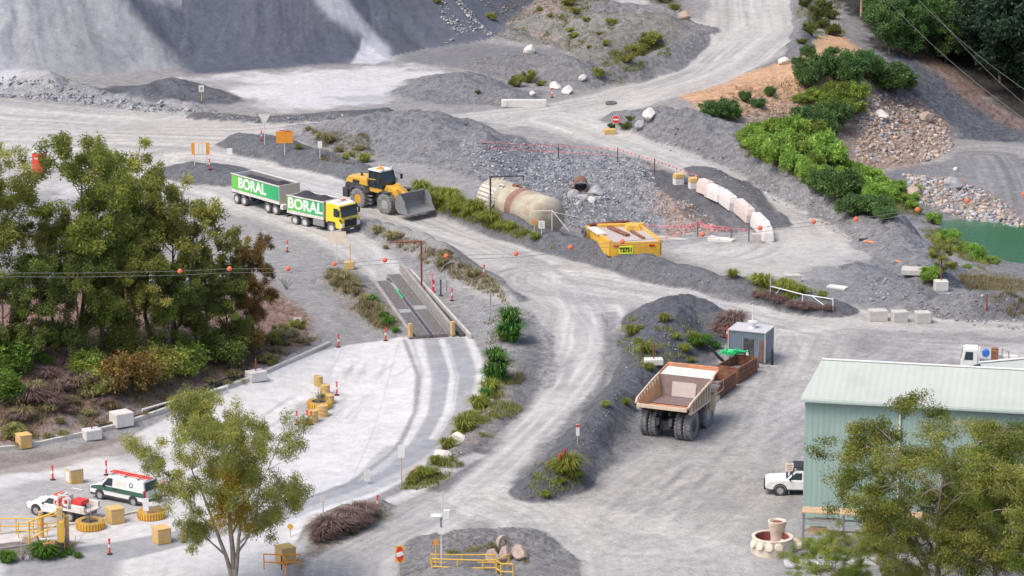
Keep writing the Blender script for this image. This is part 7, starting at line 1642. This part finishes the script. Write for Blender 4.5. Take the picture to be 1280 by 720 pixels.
bunting('flag_bunting','red flag line across the pit foot behind the yellow machine body',[(780,294),(840,296),(880,295),(914,297)],[1.1,1.1,1.1,1.0],17,[(914,300,1.1),(872,296,1.3)],fs=.16)
bunting('flag_bunting','sagging red flag line on the orange rubble in the pit',[(828,304),(850,300),(872,290),(890,297),(905,299),(935,301)],[.5,.7,1.1,.9,1.0,1.2],15,[(936,302,1.8)],fs=.16)
# pit wall
a=G(822,299);b_=G(882,299); mb=MB(); quadbox(mb,a,b_,.6,a.z-.3,a.z+.35); o=mb.build('concrete_footing',M['concrete'],None,.06); tag(o,'low pale concrete footing across the pit foot, left length','footing','concrete footings in the pit')
a=G(886,300);b_=G(917,302); mb=MB(); quadbox(mb,a,b_,.9,a.z-.3,a.z+.4); o=mb.build('concrete_footing',M['dusty_white'],None,.08); tag(o,'broken pale concrete footing in the pit, right length','footing','concrete footings in the pit')
# pipe barrier
t=thing('pipe_barrier','white pipe barrier with sloping brace beside the rusty brush','barrier',(0,0,0)); P_=[G(963,372),G(1003,382),G(1041,388)]
mb=MB(); mb.tube([p+Vector((0,0,1.0)) for p in P_],.05,6); mb.build('top_rail',M['white_paint'],t)
for p in P_: mb=MB(); mb.cyl(p,p+Vector((0,0,1.0)),.05,n=6); mb.build('post',M['white_paint'],t)
mb=MB(); mb.tube([P_[0]+Vector((.9,-.2,.95)),P_[0].lerp(P_[1],.1)+Vector((0,0,.1))],.04,6);mb.build('brace',M['white_paint'],t); mb=MB(); mb.tube([P_[1].lerp(P_[2],.3)+Vector((0,0,1)),P_[1].lerp(P_[2],.85)+Vector((0,0,.1))],.04,6); mb.build('brace',M['white_paint'],t)
t=thing('marker_pole','grey pole standing in the lime grass left of the pipe barrier','pole',G(963,372)); mb=MB(); mb.cyl((0,0,0),(0,0,1.8),.07,n=8); mb.build('pole',M['post_grey'],t)
mb=MB(); mb.cyl((0,0,0),(0,0,1.5),.08,n=8); o=mb.build('rusty_post',M['post_red']); o.location=G(1233,389); tag(o,'rusty post on the grey rubble at right','post')
# debris by the berm
a=G(1070,300); 
for k,(px,py,L_,mm_,rz,lab,cat) in enumerate([(1072,296,3.0,'post_grey',.35,'grey beam on the berm, upper one of the pair','beam'),(1074,302,2.6,'chassis',.2,'dark beam on the berm, lower one of the pair','beam'),(1080,303,2.2,'rust_light',-.7,'short orange pipe on the berm face','pipe'),(1102,312,2.2,'post_grey',.9,'thin grey pole lying on the berm face','pole'),(1120,328,2.0,'rust_light',-.9,'orange pipe end beside the pale slab','pipe')]):
    q=G(px,py); mb=MB(); (mb.cyl((0,0,.12),(L_,0,.2),.12,n=10) if 'pipe' in lab or 'pole' in lab else mb.box(L_/2,0,.15,L_,.3,.25)); o=mb.build({'beam':'steel_beam','pipe':'steel_pipe','pole':'fallen_pole'}[cat],M[mm_],None,0); o.location=q; o.rotation_euler=(0,0,rz); tag(o,lab,cat,'scrap steel lying on the berm')
block(1145,342,2.6,1.6,.5,'concrete','broad pale slab left of the lone round tree','slab','pale slabs by the lone tree',-.2)
# portable toilet
t=thing('portable_toilet','red portable toilet with white roof beyond the left woodland','portable toilet',G(50,216),-.35); mb=MB(); mb.box(0,0,1.1,1.15,1.15,2.1); b=mb.build('cubicle',M['red_plastic'],t,.04); mb=MB(); mb.box(0,0,2.25,1.25,1.25,.12).box(0,0,2.4,1.15,1.15,.2,top=.55); mb.build('roof',M['white_paint'],t,.03); mb=MB(); mb.box(-.02,-.6,1.05,.75,.04,1.8); d=mb.build('door',M['red_plastic'],b,.01); mb=MB(); mb.box(0,-.63,1.65,.5,.02,.16); mb.build('notice',M['white_paint'],d)
# barrier at upper road
t=thing('long_barrier','long low white concrete barrier at the upper road edge','barrier',G(655,134),-.03); mb=MB(); mb.prism([(-2.6,0),(2.6,0),(2.6,.9),(-2.6,.9)],-.3,.3); mb.build('body',M['white_concrete'],t,.05); mb=MB(); mb.box(-2.2,-.35,.45,.5,.1,.7); mb.build('end_plate',M['dusty_white'],t,.02)
mb=MB(); mb.lathe([(.35,0),(.62,-.02),(.68,.12),(.62,.26),(.35,.24)],(0,0,0),'Z',24,closed=True); o=mb.build('old_tyre',M['tyre_rubber'],None,smooth=True); o.location=G(764,130); o.scale=(1,1,.5) if False else (1,1,1); tag(o,'black tyre lying flat on the upper haul road','tyre')
o2=bpy.data.objects.new('old_tyre',o.data); COL.objects.link(o2); o2.location=G(627,684)+Vector((0,0,.2)); o2.rotation_euler=(R(80),0,.9); setmat(o2,M['boulder_tan']); tag(o2,'half-buried brown tyre standing on edge behind the boulders','tyre')
# ---------------- scrap castings
t=thing('crusher_bowl','cream cast ring with rust-red bowl inside at the lower right yard','machine part',G(965,690),.1)
mk('cast_cream',(.68,.61,.5),.8,var=.12,scale=2,dirt=(.36,.22,.16),dirtamt=.35); mk('cast_red',(.22,.07,.06),.8,var=.25)
mb=MB(); mb.lathe([(1.15,.05),(1.42,.0),(1.45,.3),(1.38,1.0),(1.42,1.15),(1.2,1.18),(1.15,.9)],(0,0,0),'Z',36,closed=True); rg=mb.build('ring',M['cast_cream'],t,smooth=True)
mb=MB(); mb.lathe([(.001,.35),(1.14,.35),(1.16,1.1),(1.14,1.12),(1.1,.5),(.001,.5)],(0,0,0),'Z',30); mb.build('liner',M['cast_red'],rg)
for k in range(4):
    a=R(200+k*26); mb=MB(); mb.lathe([(.001,-.1),(.26,-.1),(.3,.0),(.26,.12),(.001,.16)],(0,0,0),'Z',14); o=mb.build('lug',M['cast_cream'],rg,smooth=True); o.location=(1.45*math.cos(a),1.45*math.sin(a),.78); o.rotation_euler=(R(75),0,a+R(90))
t=thing('crusher_cone','small cream cone-shaped casting standing behind the big ring','machine part',G(973,685)+Vector((-.1,.3,0)),0); t.scale=(.85,.85,.8); mb=MB(); mb.lathe([(.001,0),(.55,0),(.5,.9),(.55,1.3),(.72,2.0),(.74,2.35),(.62,2.37),(.5,2.1),(.001,2.0)],(0,0,0),'Z',30); mb.build('body',M['cast_cream'],t,smooth=True); mb=MB(); mb.lathe([(.001,2.13),(.58,2.13),(.55,2.2),(.001,2.22)],(0,0,0),'Z',24); mb.build('bore',M['cast_red'],t)
mb=MB(); mb.lathe([(.3,0),(.75,0),(.85,.35),(.7,.5),(.35,.45)],(0,0,0),'Z',24,closed=True); o=mb.build('cast_flange',M['cast_cream'],None,smooth=True); o.location=G(988,684); o.rotation_euler=(.15,.2,0); tag(o,'tilted cream flange leaning right of the big cast ring','machine part')
# shelving
a=G(1003,688); t=thing('storage_rack','open steel storage rack with timber top against the shed wall','rack',a,R(-9)); L_=8.2
for i in range(4):
    for y in (0,1.0): mb=MB(); mb.box(i*L_/3,y,1.35,.1,.1,2.7); mb.build('upright',M['steel_grey'],t)
for z in (1.15,1.95): mb=MB(); mb.box(L_/2,0,z,L_,.08,.12).box(L_/2,1.0,z,L_,.08,.12); mb.build('beam',M['rim_grey'],t)
mb=MB(); mb.box(L_/2,.5,2.75,L_+.2,1.3,.08); mb.build('timber_top',M['timber'],t)
g='goods on the storage rack'
for x,y,z,sx,sy,sz,mm_,lab in [(1.0,.5,1.38,1.4,.8,.28,'timber','timber bundle on the lower shelf of the rack'),(1.6,.5,2.12,2.2,.5,.18,'dusty_white','white pipes on the upper shelf of the rack'),(5.2,.5,2.12,1.6,.7,.25,'rust','rusty plates on the upper shelf of the rack')]:
    mb=MB(); 
    for k in range(3): mb.box(x,y-.25*sy+k*.25*sy,z-.05+.03*k,sx*(1-.1*k),sy*.22,sz)
    for k in range(1): mb.box(x,y,z-sz*.6,sx*.9,sy,.05)
    o=mb.build('stacked_goods',M[mm_],None,.01); o.location=a; o.rotation_euler=(0,0,R(-9)); tag(o,lab,'goods',g)
for k,(px,mm_,lab) in enumerate([(1098,'red_sign','red hose reel on the rack end panel'),(1116,'blue_plastic','bright blue hose reel on the rack end panel')]):
    p=Vector(PY(px,655,a.y-1.6)); mb=MB(); mb.lathe([(.001,-.12),(.42,-.12),(.46,-.06),(.46,.08),(.42,.12),(.14,.12),(.12,.16),(.001,.16)] if True else [],(0,0,0),'Y',24); o=thing('hose_reel',lab,'hose reel',p,0,'hose reels'); mb.build('drum',M[mm_],o,smooth=True); mb=MB(); mb.cyl((0,-.14,0),(0,-.2,0),.13,n=14); mb.build('hub',M['white_paint'],o); mb=MB(); mb.box(0,.15,-p.z/2+GH(p.x,p.y)/2,.1,.1,p.z-GH(p.x,p.y)); mb.build('stand',M['steel_grey'],o)
p=G(1110,690); o=thing('mesh_panel','pale framed mesh panel behind the two hose reels','panel',(p.x,p.y+.6,p.z),R(-9)); mb=MB(); mb.box(0,0,1.4,3.4,.05,2.6); mb.build('infill',M['gutter'],o); mb=MB(); mb.box(-1.75,-.03,1.45,.12,.12,2.9).box(1.75,-.03,1.45,.12,.12,2.9).box(0,-.03,2.85,3.6,.12,.12); mb.build('frame',M['white_paint'],o)
mk('tarp_white',(.5,.5,.52),.8,var=.2,scale=1.5,dirt=(.33,.31,.3),dirtamt=.5,bump=.3)
p=G(1010,706); mb=MB(); mb.box(0,0,.1,3.2,1.6,.2).box(1.6,.5,.3,2.2,1.2,.3,rz=.2).box(3.4,.2,.15,2.6,1.6,.25,rz=-.1); o=mb.build('wrapped_pallets',M['tarp_white'],None,.06); o.location=p; tag(o,'pale wrapped sheets on the ground between the cast ring and gum trees','wrapped goods')
# ---------------- power line
pts=[(-160,338),(-60,340),(0,341),(100,341.5),(225,339),(287,336),(360,336),(418,330),(481,325),(558,320),(645,317),(713,309),(778,302),(878,293),(950,285),(1017,277),(1070,274),(1147,262),(1209,251),(1280,243),(1400,228)]
YW=228.0
W_=[Vector(PY(px,py,YW+2*math.sin(px/400))) for px,py in pts]
t=thing('power_line','thin twin wires crossing in front of the whole yard','power line',(0,0,0),0,None)
for dz,dy in ((0,0),(-.33,.2)):
    mb=MB(); mb.tube([p+Vector((0,dy,dz+(.12 if dz and 0 else 0))) for p in W_],.016,5); mb.build('wire',M['wire'],t)
for p in (W_[0],W_[-1]):
    z=GH(p.x,p.y); mb=MB(); mb.cyl((p.x,p.y+.1,z-.3),(p.x,p.y+.1,p.z+.8),.2,.13,n=12).box(p.x,p.y+.1,p.z+.1,.12,2.2,.14); mb.build('pole',M['timber'],t)
mp=None; ml=[]
for (px,py) in pts[4:-1]:
    if mp is None:
        mp=MB(); mp.cyl((0,-.06,0),(0,.06,0),.17,n=20); 
        for k in range(3): a=k*2.09; 
        mp.lathe([(.001,-.17),(.1,-.145),(.16,-.07),(.175,0),(.16,.07),(.1,.145),(.001,.17)],(0,0,0),'X',16); mp=mp.build('line_marker',M['marker_orange'],None,smooth=True); o=mp
    else: o=mp.copy(); COL.objects.link(o)
    o.location=Vector(PY(px,py,YW+2*math.sin(px/400))); o['category']='line marker'; ml.append(o)
ordlabel(ml,'round orange marker','strung on the thin power line','orange markers on the power line')
# far power line, top right
t=thing('power_line','three fine wires slanting down across the shaded valley at top right','power line',(0,0,0),0,None)
for k,(q0,q1) in enumerate([((1060,-40),(1340,205)),((1100,-40),(1340,165)),((1130,-20),(1340,190))]):
    a=Vector(PY(*q0,430+k)); b_=Vector(PY(*q1,345+k*2)); mb=MB(); n_=14; mb.tube([a.lerp(b_,i/n_)+Vector((0,0,-1.6*math.sin(math.pi*i/n_)+1.2)) for i in range(n_+1)],.022,4); mb.build('wire',M['wire'],t)
for q,Y_ in (((1078,-30),431),((1345,190),347)):
    p=Vector(PY(*q,Y_)); z=GH(p.x,p.y); mb=MB(); mb.cyl((p.x,p.y,z-.5),(p.x,p.y,p.z+2),.2,.14,n=10); mb.build('pole',M['timber'],t)
# ---------------------------------------------------------------- camera, light
cam=bpy.data.cameras.new('camera'); co=bpy.data.objects.new('camera',cam); COL.objects.link(co); SC.camera=co
co.location=(0,0,CAMH); co.rotation_euler=(math.pi/2-PITCH,0,0); cam.sensor_width=36; cam.lens=36*F/1280; cam.clip_end=5000; cam.clip_start=1
SUN_EL=R(58); SUN_AZ=R(-125)   # azimuth from +Y towards +X
w=bpy.data.worlds.new('World'); SC.world=w; w.use_nodes=True; nt=w.node_tree
sk=nt.nodes.new('ShaderNodeTexSky'); sk.sky_type='NISHITA'; sk.sun_disc=False; sk.sun_elevation=SUN_EL; sk.sun_rotation=SUN_AZ; sk.dust_density=4.5; sk.ozone_density=1.0
bg=nt.nodes['Background']; nt.links.new(sk.outputs[0],bg.inputs[0]); bg.inputs[1].default_value=.15
sl=bpy.data.lights.new('sun','SUN'); sl.energy=1.45; sl.angle=R(22); sl.color=(1,.93,.84); so=bpy.data.objects.new('sun',sl); COL.objects.link(so)
d=Vector((math.sin(SUN_AZ)*math.cos(SUN_EL),math.cos(SUN_AZ)*math.cos(SUN_EL),math.sin(SUN_EL)))
so.rotation_euler=d.to_track_quat('Z','Y').to_euler()
SC.view_settings.view_transform='Standard'; SC.view_settings.look='None'; SC.view_settings.exposure=.51; SC.view_settings.gamma=1
